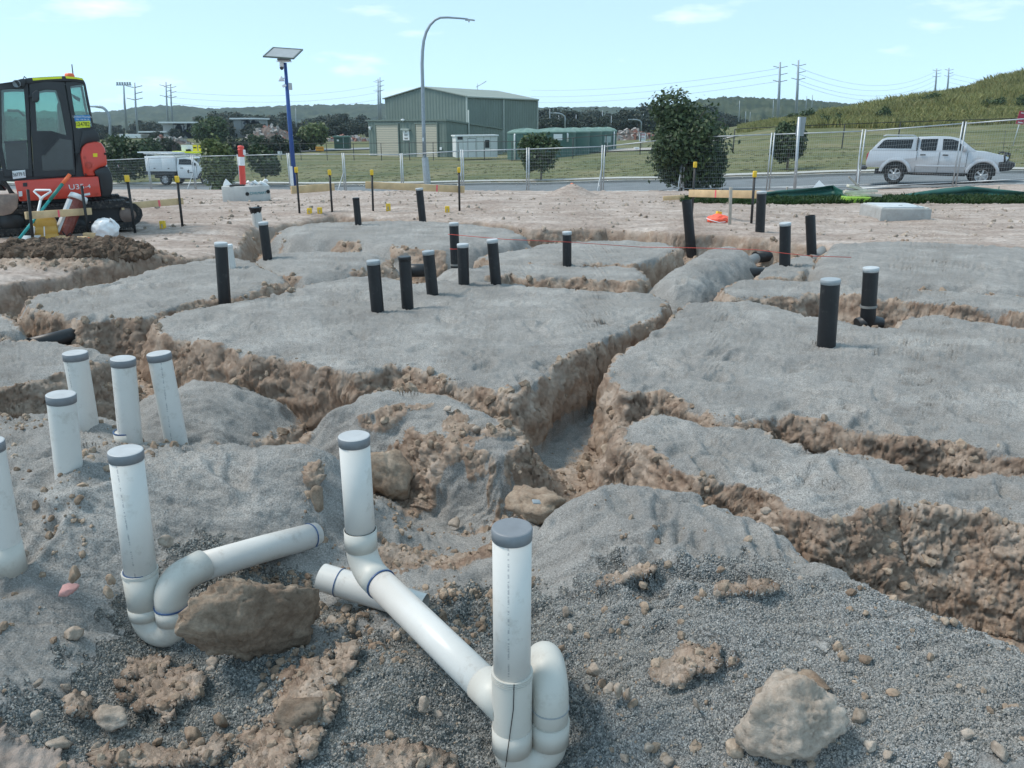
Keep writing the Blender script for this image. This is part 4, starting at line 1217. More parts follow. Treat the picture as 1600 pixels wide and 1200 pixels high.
# --- black risers: (foot px, py, level; head px, py; width px; cap; label)
BLACK = [
 (1291,538,0,1298,436,28.5,'g','thick black pipe with pale grey cap, standing in front on the big right pad'),
 (1356,498,-.03,1361,418,23,'w','black pipe with white cap rising from a saddle at the edge of the right pad'),
 (1226,432,-.2,1227,348,17,'w','black pipe with white cap behind the narrow strip, next to the rubble island'),
 (1269,413,-.25,1266,337,15,'n','open topped black pipe by the blue mark in the back right trench'),
 (1186,394,-.33,1190,299,14.5,'w','tall black pipe with white cap at the end of the timber profile board'),
 (1080,392,-.33,1073,313,15.5,'n','leaning black pipe standing against the wire fence post in the back trench'),
 (886,410,0,886,362,14,'w','short black pipe with white cap alone on the far middle pad'),
 (775,442,0,769,374,17,'w','black pipe with white cap, rightmost of the row beyond the centre pad'),
 (725,444,0,723,381,17.5,'w','black pipe with white cap in front of the taller one with the red string'),
 (712,428,-.12,709,348,14.5,'w','taller black pipe with red string around it, behind the centre row'),
 (676,460,0,669,392,18.5,'g','black pipe with grey cap, third from the left of the centre row'),
 (637,479,0,632,401,19,'k','black pipe with black cap, second from the left of the centre row'),
 (590,485,0,583,407,20.5,'g','black pipe with pale grey cap, leftmost of the centre row'),
 (560,351,0,556,309,10.5,'k','thin black pipe with flat dark top on the back left pad'),
 (660,341,.02,655,294,11.5,'w','black pipe with white cap at the back edge under the long board'),
 (420,418,-.15,411,347,14.5,'w','black pipe leaning in the trench left of the back pads'),
 (351,470,-.03,345,379,19,'w','black pipe with white cap in a scooped hole on the left pad'),
]
for fx, fy, fz, hx, hy, wd, cp, lab in BLACK:
    f = ground(fx, fy, fz)
    up = math.tan(dep(hy))
    h = Vector((0, f.y, CAMZ - f.y * up)); zc = h.y * CP + (CAMZ - h.z) * SP
    h.x = (hx - 800) / F * zc
    zc2 = f.y * CP + (CAMZ - f.z) * SP
    r = wd * .5 * (zc + zc2) / 2 / F
    ax = (h - f).normalized()
    base = f - ax * .25
    caps = {'g': (M_GCAP, M_GCAP), 'w': (M_PCAP, M_PCAP), 'k': (M_BLK, M_BLKF), 'n': (M_BLK, M_BLK)}[cp]
    o = riser('black_riser', lab, base, h, r, M_BLK, *caps, cap_h=.035 if cp != 'n' else .0, n=24, capped=cp != 'n')
    if lab.startswith(('black pipe with white cap rising', 'black pipe with white cap behind', 'open topped', 'tall black', 'taller black')):
        ring_mb(ax * .36, ax, r, r * 1.1, .02, 24).build('band', M_GREYF, o)
    if lab.startswith('taller'):
        ring_mb(ax * .55, ax, r, r * 1.05, .008, 24).build('string_loop', M_RED, o)
    if 'saddle' in lab:
        s_ = MB().tube([Vector((-.10, 0, .19)), Vector((0, .01, .22)), Vector((.10, .02, .19))], r * 1.05, 16)
        s_.build('saddle', M_BLKF, o)
# small white pipes
f = ground(363, 416, 0); riser('white_stub', 'short white pipe with white cap beside the black one on the left pad', (f.x, f.y, -.1), (f.x - .02, f.y, CAMZ - f.y * math.tan(dep(382))), .045, M_PVC, M_WCAP, M_WCAP)
f = ground(403, 347, 0)
w = riser('white_stub', 'white pipe with ragged black tape around its top at the back left trench', (f.x, f.y, -.2), (f.x - .02, f.y, CAMZ - f.y * math.tan(dep(324))), .085, M_PVC, M_BLK, M_BLK, cap_h=.03)
b = MB()
rt = random.Random(3)
for k in range(14):
    a = 6.283 * k / 14; hz = .40 + CAMZ - f.y * math.tan(dep(324)) - .2
    x, y = math.cos(a) * .089, math.sin(a) * .089
    b.box((x - .02, y, .2 + CAMZ - f.y * math.tan(dep(324)) - .03 - .03 * rt.random()), (.012, .04, .07 + .05 * rt.random()), (0, .25, a))
b.build('tape', M_BLK, w)

# --- lying pipes in the trenches
def lying(name, p, q, r, mat, label, coupler=None, cm=M_GREYF, open_end=False):
    root = empty(name, p, label, 'pipe')
    v = Vector(q) - Vector(p)
    MB().tube([(0, 0, 0), tuple(v * .5), tuple(v)], r, 20).build('pipe', mat, root)
    if coupler:
        a, bq = coupler
        c = MB().tube([tuple(v * a), tuple(v * bq)], r * 1.18, 20).build('coupling', cm, root)
        ring_mb(v * a, v, r, r * 1.28, .02, 20).build('collar', M_BLKF, c)
        ring_mb(v * bq, v, r, r * 1.28, .02, 20).build('collar', M_BLKF, c)
    return root
lying('lying_pipe', ground(48, 541, -.14), ground(156, 514, -.14), .068, M_BLK, 'black pipe lying in the trench left of the centre pad with a grey coupling', (.76, 1.0))
lying('lying_pipe', ground(1136, 429, -.22), ground(1215, 428, -.22), .085, M_BLK, 'black pipe end sticking out of the gravel ridge', (.0, .12), M_BLKF)
lying('lying_pipe', ground(635, 423, -.25), ground(672, 422, -.25), .085, M_BLKF, 'black pipe crossing the trench behind the centre row of risers')
lying('lying_pipe', ground(1180, 402, -.30), ground(1290, 391, -.30), .085, M_BLK, 'long black pipe lying along the back right trench')
lying('lying_pipe', ground(1150, 420, -.18), ground(1180, 404, -.18), .07, M_GREYF, 'grey pipe poking out of the gravel ridge behind')
lying('lying_pipe', ground(1264, 412, -.2), ground(1289, 391, -.16), .085, M_GREYF, 'grey pipe with open end beside the open topped riser')
lying('lying_pipe', ground(1046, 478, -.28), ground(1072, 467, -.28), .07, M_GREYF, 'grey pipe stub lying at the corner between the pads')
# red string line
sp = [ground(1000, 386, .12), ground(1075, 387, .14), ground(1180, 390, .14), ground(1228, 396, .16), ground(1268, 400, .12), ground(1330, 402, .1)]
tag(MB().tube(sp, .004, 5).build('string_line', M_RED), 'red string line stretched past the black risers at the back', 'string')
sp = [ground(700, 366, .35), ground(790, 374, .32), ground(886, 378, .3), ground(1000, 386, .12)]
tag(MB().tube(sp, .0035, 5).build('string_line', M_RED), 'red string line stretched to the lone riser on the far pad', 'string')

# ------------------------------------------------------------------ STAKES, BOARDS, PEGS
M_STAR = plain('black_steel', (.018, .018, .019), .55, var=.3, vscale=9, dirt=((.15, .13, .11), .6, .4))
M_YCAP = plain('yellow_plastic', (.78, .50, .03), .5, var=.1, vscale=12)
M_TIMB = plain('pine_timber', (.60, .43, .24), .75, var=.18, vscale=5, dirt=((.36, .27, .19), .55, .4), bumpy=.2, bscale=30)
M_PINK = plain('pink_paint', (.8, .13, .16), .7)
M_GREYT = plain('weathered_timber', (.42, .37, .31), .85, var=.2, vscale=8)
def headv(px, py, Y, f):
    return at_depth(px, py, Y) - f
def foot_head(fx, fy, hx, hy, z=None, Y=None):
    if z is None:
        f = ground(fx, fy, 0.0)
        for _ in range(3): f = ground(fx, fy, gz(f.x, f.y))
    else: f = ground(fx, fy, z)
    if Y: f = at_depth(fx, fy, Y)
    hz = CAMZ - f.y * math.tan(dep(hy)); zc = f.y * CP + (CAMZ - hz) * SP
    return f, Vector(((hx - 800) / F * zc, f.y, hz))
def stake(fx, fy, hx, hy, label, cap=True, rad=.021):
    f, h = foot_head(fx, fy, hx, hy)
    root = empty('steel_stake', f, label, 'stake')
    v = h - f
    b = MB()
    for k in range(3):                                        # three-bladed picket
        a = 2.1 * k + .5
        b.tube([Vector((math.cos(a), math.sin(a), 0)) * rad * .45 - v * .15, Vector((math.cos(a), math.sin(a), 0)) * rad * .45 + v], rad * .62, 6)
    b.build('picket', M_STAR, root)
    if cap:
        c = MB().box(v + Vector((0, 0, .03)), (rad * 2.8, rad * 2.8, .10)); c.build('cap', M_YCAP, root, bevel=.008)
    return f, h
K = {}
for key, fx, fy, hx, hy, lab, cp in [
 ('a',52,383,43,296,'black steel stake without cap in front of the white shovel',False),
 ('b',139,371,127,290,'black steel stake without cap behind the right end of the excavator board',False),
 ('c',211,364,199,282,'black stake with yellow cap in front of the excavator track',True),
 ('d',285,354,277,283,'black stake with yellow cap between the excavator and the concrete pit',True),
 ('e',468,334,463,268,'black stake with yellow cap in front of the blue pole',True),
 ('f',519,331,515,272,'black stake with yellow cap right of the blue pole',True),
 ('g',583,330,581,272,'black stake with yellow cap at the left end of the long board',True),
 ('h',718,330,717,268,'black stake with yellow cap at the right end of the long board',True),
 ('i',1081,338,1086,260,'black stake with yellow cap in front of the big shrub',True),
 ('j',1174,349,1179,275,'black stake with yellow cap beside the tall black pipe',True)]:
    K[key] = stake(fx, fy, hx, hy, lab, cp)
def board(px0, py0, px1, py1, Y0, Y1, hgt, label, mark=None, th=.04):
    p = at_depth(px0, py0, Y0); q = at_depth(px1, py1, Y1)
    v = q - p; L = v.length; rz = math.atan2(v.y, v.x)
    root = empty('timber_board', p, label, 'board', rz=rz)
    pitch = math.asin(v.z / L)
    MB().box((L / 2 * math.cos(pitch), 0, L / 2 * math.sin(pitch)), (L, th, hgt), (0, -pitch, 0)).build('plank', M_TIMB, root, bevel=.004)
    if mark: MB().box((mark * L * math.cos(pitch), -th / 2 - .001, mark * L * math.sin(pitch)), (.03, .003, hgt * .98), (0, -pitch, 0)).build('paint_mark', M_PINK, root)
    return root
ya = K['a'][0].y; yb = K['b'][0].y; yc = K['c'][0].y; yd = K['d'][0].y
board(40, 337, 142, 330, ya - .0, yb + .2, .10, 'timber profile board nailed to two stakes above the yellow can', .47)
board(189, 323, 286, 314, yc + .06, yd + .06, .10, 'timber profile board between two yellow capped stakes by the excavator', .6)
board(455, 297, 522, 292, K['e'][0].y + .06, K['f'][0].y + .4, .14, 'timber profile board in front of the blue pole', None)
board(571, 289, 726, 296, K['g'][0].y + .08, K['h'][0].y + .08, .13, 'long timber profile board in front of the street lamp', .72)
board(1077, 302, 1188, 304, K['i'][0].y + .07, K['j'][0].y + .07, .13, 'timber profile board in front of the silt fence with a pink mark', .4)
board(1036, 310, 1069, 308, 18.6, 18.6, .10, 'loose plank on the dirt by the fence foot', None)
f, h = foot_head(1140, 351, 1142, 294)
r_ = empty('timber_stake', f, 'weathered grey timber stake behind the orange bag', 'stake')
MB().box((h - f) * .45, (.05, .03, (h - f).length * 1.15), (0, math.atan2((h - f).x, (h - f).z), 0)).build('stake_body', M_GREYT, r_, bevel=.004)
for i, (px, yb_, yt_) in enumerate([(255,357,345),(484,334,325),(500,333,324),(607,329,318),(699,332,322)]):
    f, h = foot_head(px, yb_, px, yt_)
    lab = ['yellow peg alone in the dirt left of the white taped pipe', 'left peg of the close yellow pair by the stakes', 'right peg of the close yellow pair by the stakes', 'rusty yellow peg behind the thin black pipe', 'yellow peg beside the stake at the end of the long board'][i]
    r_ = empty('yellow_peg', f, lab, 'peg')
    H = h.z - f.z
    MB().box((0, 0, H * .4), (.085, .06, H * 1.2)).build('peg_body', M_YCAP, r_, bevel=.008)
    MB().box((0, -.033, H * .35), (.02, .006, H * .5)).build('slot', M_GREYT, r_)
# ------------------------------------------------------------------ CONCRETE PITS AND BOLLARD
def spot_(px, py):
    f = ground(px, py, 0)
    for _ in range(3): f = ground(px, py, gz(f.x, f.y))
    return f
def text_mesh(name, body, size, mat, parent, loc, rot, ext=.001, align='CENTER', sx=1.0):
    cu = bpy.data.curves.new(name, 'FONT'); cu.body = body; cu.size = size; cu.extrude = ext; cu.align_x = align; cu.align_y = 'CENTER'
    o = bpy.data.objects.new(name + '_tmp', cu); COL.objects.link(o)
    dg = bpy.context.evaluated_depsgraph_get()
    me = bpy.data.meshes.new_from_object(o.evaluated_get(dg))
    bpy.data.objects.remove(o); bpy.data.curves.remove(cu)
    me.name = name; me.materials.clear(); me.materials.append(mat)
    t = bpy.data.objects.new(name, me); link(t, parent)
    t.location = loc; t.rotation_euler = rot; t.scale = (sx, 1, 1)
    return t
M_PIT = plain('precast_concrete', (.50, .50, .48), .85, var=.1, vscale=4, dirt=((.36, .34, .31), .58, .45), bumpy=.2, bscale=60)
M_DARKH = plain('dark_hole', (.02, .02, .02), .9)
M_TEAL = plain('teal_paint', (.01, .22, .26), .6)
M_ORED = plain('bollard_red', (.75, .09, .07), .45, var=.06)
M_WHITE = plain('white_paint', (.76, .77, .77), .5, var=.06, dirt=((.5, .48, .45), .6, .35))
def pit_with_bollard():
    f = at_depth(386, 316, 20.0); s = 20.0 / F * 1.02
    W = 69 * s; H = 22 * s
    z = gz(f.x, f.y)
    root = empty('concrete_pit', (f.x, f.y, z), 'pale precast concrete pit block on the dirt carrying the red and white bollard', 'concrete pit', rz=math.radians(16))
    body = MB()
    w, d = W * .5, W * .42
    pts = [(-w, 0.12), (-w * .02, -.10), (w, .12), (w * .9, d * 1.5), (-w * .9, d * 1.5)]
    n = len(pts)
    body.add([(x, y, -.1) for x, y in pts] + [(x, y, H) for x, y in pts], [tuple(range(n - 1, -1, -1)), tuple(range(n, 2 * n))] + [(i, (i + 1) % n, (i + 1) % n + n, i + n) for i in range(n)])
    body.build('block', M_PIT, root, bevel=.02)
    for x, zz in ((.03, H * .5), (w * .92, H * .6)):
        MB().lathe([(.001, -.012), (.045, -.012), (.045, .012), (.001, .012)], 14, (x, .12 - .22 + .2 * abs(x) / w + .0, zz), Euler((math.pi / 2, 0, 0)).to_matrix(), False).build('lifting_hole', M_DARKH, root)
    text_mesh('lettering', 'CIVILMART', .085, M_TEAL, root, (w * .50, .002, H * .52), (math.pi / 2, 0, math.atan2(.22, w)))
    MB().box((-w * .35, d * .55, H + .012), (w * .62, .5, .03)).build('lid', M_DARKH, root, bevel=.005)
    rub = MB(); rr = random.Random(4)
    for k in range(8):
        rub.box((w * (.1 + .75 * rr.random()), .25 + .5 * rr.random(), H + .03), (.08 + .2 * rr.random(), .05 + .1 * rr.random(), .03 + .05 * rr.random()), (rr.random(), rr.random(), rr.random() * 3))
    rub.build('offcuts', M_WHITE, root, bevel=.006)['kind'] = 'stuff'
    MB().add([(-w * .95, .3, H), (-w * .55, .25, H + .02), (-w * .62, .45, H + .02), (-w * .8, .32, H + .17), (-w * .9, .42, H + .08)], [(0, 1, 3), (1, 2, 3), (2, 4, 3), (4, 0, 3), (0, 4, 2, 1)]).build('bag_scrap', M_WHITE, root)
    return root, H
pr, PH = pit_with_bollard()
q = at_depth(380, 292, 20.3); z = pr.location.z + PH + .02
t = at_depth(376, 227, 20.3)
HB = t.z - z
root = empty('bollard', (q.x, 20.3, z), 'red plastic bollard with a white band standing on the concrete pit', 'bollard')
root.rotation_euler = (0, math.atan2(t.x - q.x, HB), 0)
rb_ = .075
MB().lathe([(rb_ * 1.0, 0), (rb_ * .95, HB * .88), (rb_ * 1.12, HB * .885), (rb_ * 1.12, HB * .90), (rb_ * .9, HB * .905), (rb_ * .9, HB * .93), (rb_ * 1.05, HB * .94), (rb_ * .95, HB * .985), (.001, HB)], 18).build('post', M_ORED, root)
MB().lathe([(rb_ * 1.01, HB * .49), (rb_ * .985, HB * .71)], 18).build('reflective_band', M_WHITE, root)
MB().box((rb_ * 1.15, -.02, HB * .83), (.05, .06, HB * .13)).build('lamp_bracket', M_WHITE, root, bevel=.008)
# second pit
f = spot_(1416, 346)
z = gz(f.x, f.y)
root = empty('concrete_pit', (f.x, f.y, z), 'low grey concrete pit with a pale metal lid lying on the dirt at the right', 'concrete pit', rz=math.radians(-3))
W = 78 / F * (f.y * CP + 1.5 * SP); H = 18 / F * (f.y * CP + 1.5 * SP)
MB().box((0, .55, H / 2 - .1), (W, 1.0, H + .2)).build('block', plain('rough_concrete', (.36, .355, .34), .9, var=.15, vscale=5, dirt=((.25, .22, .19), .5, .5), bumpy=.4, bscale=40), root, bevel=.015)
MB().box((-.01, .55, H + .012), (W * .80, .80, .03)).build('lid', plain('galv_lid', (.60, .61, .61), .5, .3, var=.15, vscale=6, dirt=((.4, .37, .34), .55, .5)), root, bevel=.006)
for sx in (-1, 1):
    MB().box((sx * W * .44, .55, H + .008), (W * .05, .9, .02)).build('lid_frame', M_PIT, root, bevel=.004)
rr = random.Random(9)
for k in range(7):
    MB().box((-.1 + .12 * k + .03 * rr.random(), .3 + .3 * rr.random(), H + .029), (.08, .02, .004), (0, 0, rr.random() * 3)).build('scuff', M_DARKH, root) if k % 2 else None

# ------------------------------------------------------------------ TOOLS AND RUBBISH
M_ALU = plain('dull_aluminium', (.55, .56, .56), .45, .5, var=.1)
M_GREENH = plain('teal_handle', (.02, .20, .17), .5)
M_ORANGE = plain('orange_plastic', (.85, .16, .05), .5, var=.08)
def spot(px, py):
    f = ground(px, py, 0)
    for _ in range(3): f = ground(px, py, gz(f.x, f.y))
    return f
f, h = foot_head(52, 378, 67, 297)
f.y -= .05
root = empty('shovel', f, 'shovel with white D shaped grip leaning by the yellow can', 'shovel')
v = headv(67, 297, f.y + .25, f)
MB().tube([(0, 0, 0), tuple(v * .8)], .018, 10).build('shaft', M_WHITE, root)
g = MB(); tp = v * .8; n_ = Vector((1, 0, 0))
g.tube([tp, tp + v * .07 + n_ * .02 , tp + v * .17 + n_ * .12, tp + v * .2 + n_ * .10, tp + v * .2 - n_ * .10, tp + v * .17 - n_ * .12, tp + v * .07 - n_ * .02, tp], .017, 8)
g.build('grip', M_WHITE, root)
bl = MB(); W_ = .14
vs = []
for i in range(5):
    for j in range(5):
        u = j / 4 - .5; w = i / 4
        vs.append((u * 2 * W_ * (1 - .25 * max(0, w - .6)) - .12 * w, -.02 + .05 * (u * 2) ** 2 - .10 * w, .10 - .22 * w))
fs = [(i * 5 + j, i * 5 + j + 1, i * 5 + j + 6, i * 5 + j + 5) for i in range(4) for j in range(4)]
bl.add(vs, fs, True).build('blade', M_ALU, root)
f, h = foot_head(30, 380, 109, 273)
f.y -= .1
root = empty('shovel', f, 'long handled shovel with teal shaft and orange grip leaning across the excavator', 'shovel')
v = headv(109, 273, f.y + .9, f)
MB().tube([(0, 0, 0), tuple(v * .62)], .02, 10).build('shaft', plain('teal_fibre', (.02, .30, .30), .45), root)
MB().tube([tuple(v * .62), tuple(v * .86)], .024, 10).build('sleeve', M_GREENH, root)
MB().tube([tuple(v * .86), tuple(v)], .027, 10).build('grip', M_ORANGE, root)
vs = [(x * .15 - .10 * w, y0, -.02 - .12 * w + .03 * x * x) for w, y0 in ((0, 0), (1, -.22), (2, -.42)) for x in (-1, 0, 1)]
MB().add(vs, [(0, 1, 4, 3), (1, 2, 5, 4), (3, 4, 7, 6), (4, 5, 8, 7)], True).build('blade', M_ALU, root)
# yellow can
f = spot(75, 377); s = (f.y * CP + 1.5 * SP) / F
root = empty('jerry_can', f, 'amber yellow plastic can standing under the timber board', 'jerry can', rz=.5)
W, H = 33 * s, 42 * s
b = MB(); lv = [(.92, .8, 0), (1, 1, .06), (1, 1, .25), (.95, .93, .28), (1, 1, .32), (1, 1, .52), (.95, .93, .55), (1, 1, .6), (.98, .98, .78), (.75, .8, .93), (.35, .5, 1.0)]
n = 20; vs = []
for a_, c_, z_ in lv:
    for k in range(n):
        t = 6.283 * k / n
        cx = math.copysign(abs(math.cos(t)) ** .5, math.cos(t)); cy = math.copysign(abs(math.sin(t)) ** .5, math.sin(t))
        vs.append((cx * W * .5 * a_, cy * W * .36 * c_, z_ * H))
fs = [(i * n + k, i * n + (k + 1) % n, (i + 1) * n + (k + 1) % n, (i + 1) * n + k) for i in range(len(lv) - 1) for k in range(n)] + [tuple(range((len(lv) - 1) * n, len(lv) * n))]
b.add(vs, fs, True).build('can_body', plain('amber_plastic', (.52, .31, .06), .4, var=.15, dirt=((.35, .27, .18), .55, .5)), root)
MB().lathe([(.03, 0), (.03, .04), (.001, .04)], 12, (.02, 0, H * .99)).build('cap', M_ORED, root)
MB().box((-.02, -W * .362, H * .4), (.015, .006, H * .35), (0, .12, 0)).build('level_stripe', M_WHITE, root)
# leaning red and silver tool case
f, h = foot_head(97, 372, 124, 305)
root = empty('post_case', f, 'red brown and silver case with white end cap leaning against the board', 'tool case')
v = headv(124, 305, f.y + .3, f)
ax = v.normalized()
MB().tube([tuple(v * .05), tuple(v * .9)], .10, 3 * 4, smooth=False).build('case', plain('maroon', (.20, .045, .03), .5, var=.2, dirt=((.4, .35, .3), .55, .5)), root)
MB().tube([tuple(v * .12 + Vector((-.05, -.05, 0))), tuple(v * .88 + Vector((-.05, -.05, 0)))], .07, 8, smooth=False).build('rail', M_ALU, root)
MB().tube([tuple(v * .88), tuple(v * .99)], [.135, .12], 14).build('end_cap', M_WHITE, root)
rot = Vector((0, 0, 1)).rotation_difference(ax).to_matrix()
MB().lathe([(.001, 0), (.05, 0), (.05, .012), (.001, .012)], 14, v * 1.0 + Vector((.01, -.02, 0)), rot).build('knob', M_BLK, root)
MB().tube([(0, 0, .02), (.05, -.05, .1), (.1, -.06, .02), (.16, -.05, .08), (.2, -.03, -.02)], .012, 8).build('strap', M_BLK, root)
# plastic bag
f = spot(167, 370); s = (f.y * CP + 1.5 * SP) / F
root = empty('plastic_bag', f, 'crumpled white plastic carrier bag on the dirt', 'plastic bag')
bm = bmesh.new(); bmesh.ops.create_icosphere(bm, subdivisions=4, radius=1)
co = np.array([v.co[:] for v in bm.verts], np.float32)
nz = fbm(co[:, 0] * 1.6, co[:, 1] * 1.6, co[:, 2] * 1.6, 4, ridged=True, seed=61)
for v, q in zip(bm.verts, nz):
    c = v.co * (1 + .28 * float(q)); c.z = max(c.z, -.75)
    v.co = Vector((c.x * 18 * s, c.y * 13 * s, (c.z + .75) * 15 * s))
for fa in bm.faces: fa.smooth = True
me = bpy.data.meshes.new('bag_body'); bm.to_mesh(me); bm.free(); me.materials.append(plain('thin_plastic', (.78, .80, .81), .35, var=.06, vscale=20))
link(bpy.data.objects.new('bag_body', me), root)
MB().tube([(9 * s, -6 * s, 18 * s), (13 * s, -6 * s, 28 * s), (17 * s, -5 * s, 24 * s), (17 * s, -5 * s, 12 * s)], 2.2 * s, 8).build('handle', _mats['thin_plastic'], root)
# offcuts by the can
for i, (px, py, l, a, lab) in enumerate([(118, 379, .32, .2, 'short pine offcut lying left of the red tape roll'), (146, 372, .25, 0., 'short pine offcut behind the plastic bag'), (95, 377, .12, 1.2, 'small pine block beside the yellow can')]):
    f = spot(px, py)
    tag(MB().box((f.x, f.y, f.z + .04), (l, .09, .08), (0, 0, a)).build('timber_offcut', M_TIMB, None, bevel=.006), lab, 'timber offcut')
f = spot(134, 377)
r_ = empty('tape_roll', f, 'small bright red tape roll lying by the pine offcuts', 'tape roll')
MB().lathe([(.03, 0), (.06, 0), (.06, .05), (.03, .05), (.03, 0)], 18).build('roll', M_ORANGE, r_)
# orange bag with string
f = spot(1122, 347); s = (f.y * CP + 1.5 * SP) / F
root = empty('orange_bag', f, 'bright orange bag with loose white cord lying on the dirt', 'bag')
bm = bmesh.new(); bmesh.ops.create_icosphere(bm, subdivisions=3, radius=1)
co = np.array([v.co[:] for v in bm.verts], np.float32); nz = fbm(co[:, 0] * 2, co[:, 1] * 2, co[:, 2] * 2, 3, ridged=True, seed=63)
for v, q in zip(bm.verts, nz):
    c = v.co * (1 + .35 * float(q)); v.co = Vector((c.x * 15 * s, c.y * 12 * s, max(c.z, -.4) * 8 * s + 3 * s))
me = bpy.data.meshes.new('bag_body'); bm.to_mesh(me); bm.free(); me.materials.append(plain('fluoro_orange', (.95, .13, .07), .5, var=.1))
link(bpy.data.objects.new('bag_body', me), root)
MB().tube([(-20 * s, -.1, .02), (-22 * s, -.15, .08), (-15 * s, -.2, .05), (-4 * s, -.25, .02), (6 * s, -.22, .03)], .008, 6).build('cord', M_WHITE, root)
MB().box((2 * s, .1, 11 * s), (.09, .06, .1), (0, .2, .3)).build('tag_block', M_YCAP, root, bevel=.005)
# orange peg on the small earth mound
f = spot(893, 297)
tag(MB().tube([(f.x, f.y, f.z - .05), (f.x + .01, f.y, f.z + .22)], [.035, .045], 8).build('orange_peg', M_ORANGE), 'orange tipped peg stuck in the small earth mound by the road', 'peg')

# ------------------------------------------------------------------ SILT FENCE
M_SILT = plain('green_silt_cloth', (.008, .075, .058), .6, var=.25, vscale=3, bumpy=.3, bscale=20)
def silt(name, pts, label):
    """pts: (px, y_top, y_bottom, Y)"""
    root_p = at_depth(pts[0][0], pts[0][2], pts[0][3])
    root = empty(name, root_p, label, 'silt fence')
    vs, nv = [], 7
    dense = []
    for i in range(len(pts) - 1):
        for k in range(10):
            u = k / 10; dense.append([a + (b - a) * u for a, b in zip(pts[i], pts[i + 1])])
    dense.append(list(pts[-1]))
    for i, (px, yt, yb, Y) in enumerate(dense):
        t = at_depth(px, yt, Y); bb = at_depth(px, yb, Y)
        for j in range(nv):
            u = j / (nv - 1); p = t.lerp(bb, u) - root_p
            fold = .07 * math.sin(u * 9 + i * .13) + .04 * math.sin(i * .5 + u * 5)
            vs.append((p.x + .02 * math.sin(i * .4), p.y + fold - .10 * u, p.z))
    n = len(dense)
    fs = [(i * nv + j, (i + 1) * nv + j, (i + 1) * nv + j + 1, i * nv + j + 1) for i in range(n - 1) for j in range(nv - 1)]
    o = mesh_obj('cloth', vs, fs, M_SILT, root, True)
    o.modifiers.new('thick', 'SOLIDIFY').thickness = .01
    for k in (0, len(pts) // 2, len(pts) - 1):
        t = at_depth(pts[k][0], pts[k][1] - 2, pts[k][3] + .06) - root_p
        MB().box((t.x, t.y, t.z - .35), (.04, .04, .8)).build('stake', M_GREYT, root, bevel=.003)
    return root
silt('silt_fence', [(1085,303,313,20.6),(1120,297,312,20.6),(1190,301,311,20.7),(1230,297,309,20.8),(1302,289,309,21.0),(1322,301,313,20.4)], 'sagging dark green silt cloth fence left of the lime green box')
silt('silt_fence', [(1380,309,312,20.6),(1440,300,309,20.6),(1512,291,307,20.8),(1560,296,309,20.8),(1660,304,314,20.6),(1760,308,318,20.4)], 'sagging dark green silt cloth fence in front of the silver ute')
p = at_depth(1282, 292, 22.0)
tag(MB().add([(p.x - .3, 22, p.z - .15), (p.x + .33, 22, p.z - .15), (p.x + .05, 22.4, p.z - .15), (p.x - .02, 22.1, p.z + .17)], [(0, 1, 3), (1, 2, 3), (2, 0, 3), (0, 2, 1)]).build('white_bag', M_WHITE), 'pointed white bag tip sticking up behind the silt fence', 'bag')
# lime green carton with boards
f = at_depth(1340, 319, 17.6)
root = empty('carton', (f.x, f.y, gz(f.x, f.y)), 'flattened lime green carton with pale boards dumped among the weeds', 'carton', rz=-.05)
MB().box((-.05, 0, .08), (.52, .4, .16)).build('box', plain('lime_green', (.32, .52, .06), .6, var=.1), root, bevel=.01)
for k, (a, zz, l) in enumerate([(.06, .21, .80), (-.02, .27, .75), (.25, .33, .55)]):
    MB().box((.08 - .05 * k, .02 * k, zz), (l, .10, .055), (0, a, .15 * k)).build('board', plain('pale_board', (.55, .53, .44), .8, var=.15), root, bevel=.004)
MB().box((-.05, .1, .42), (.03, .02, .5), (0, -.9, .2)).build('stick', M_GREYT, root)

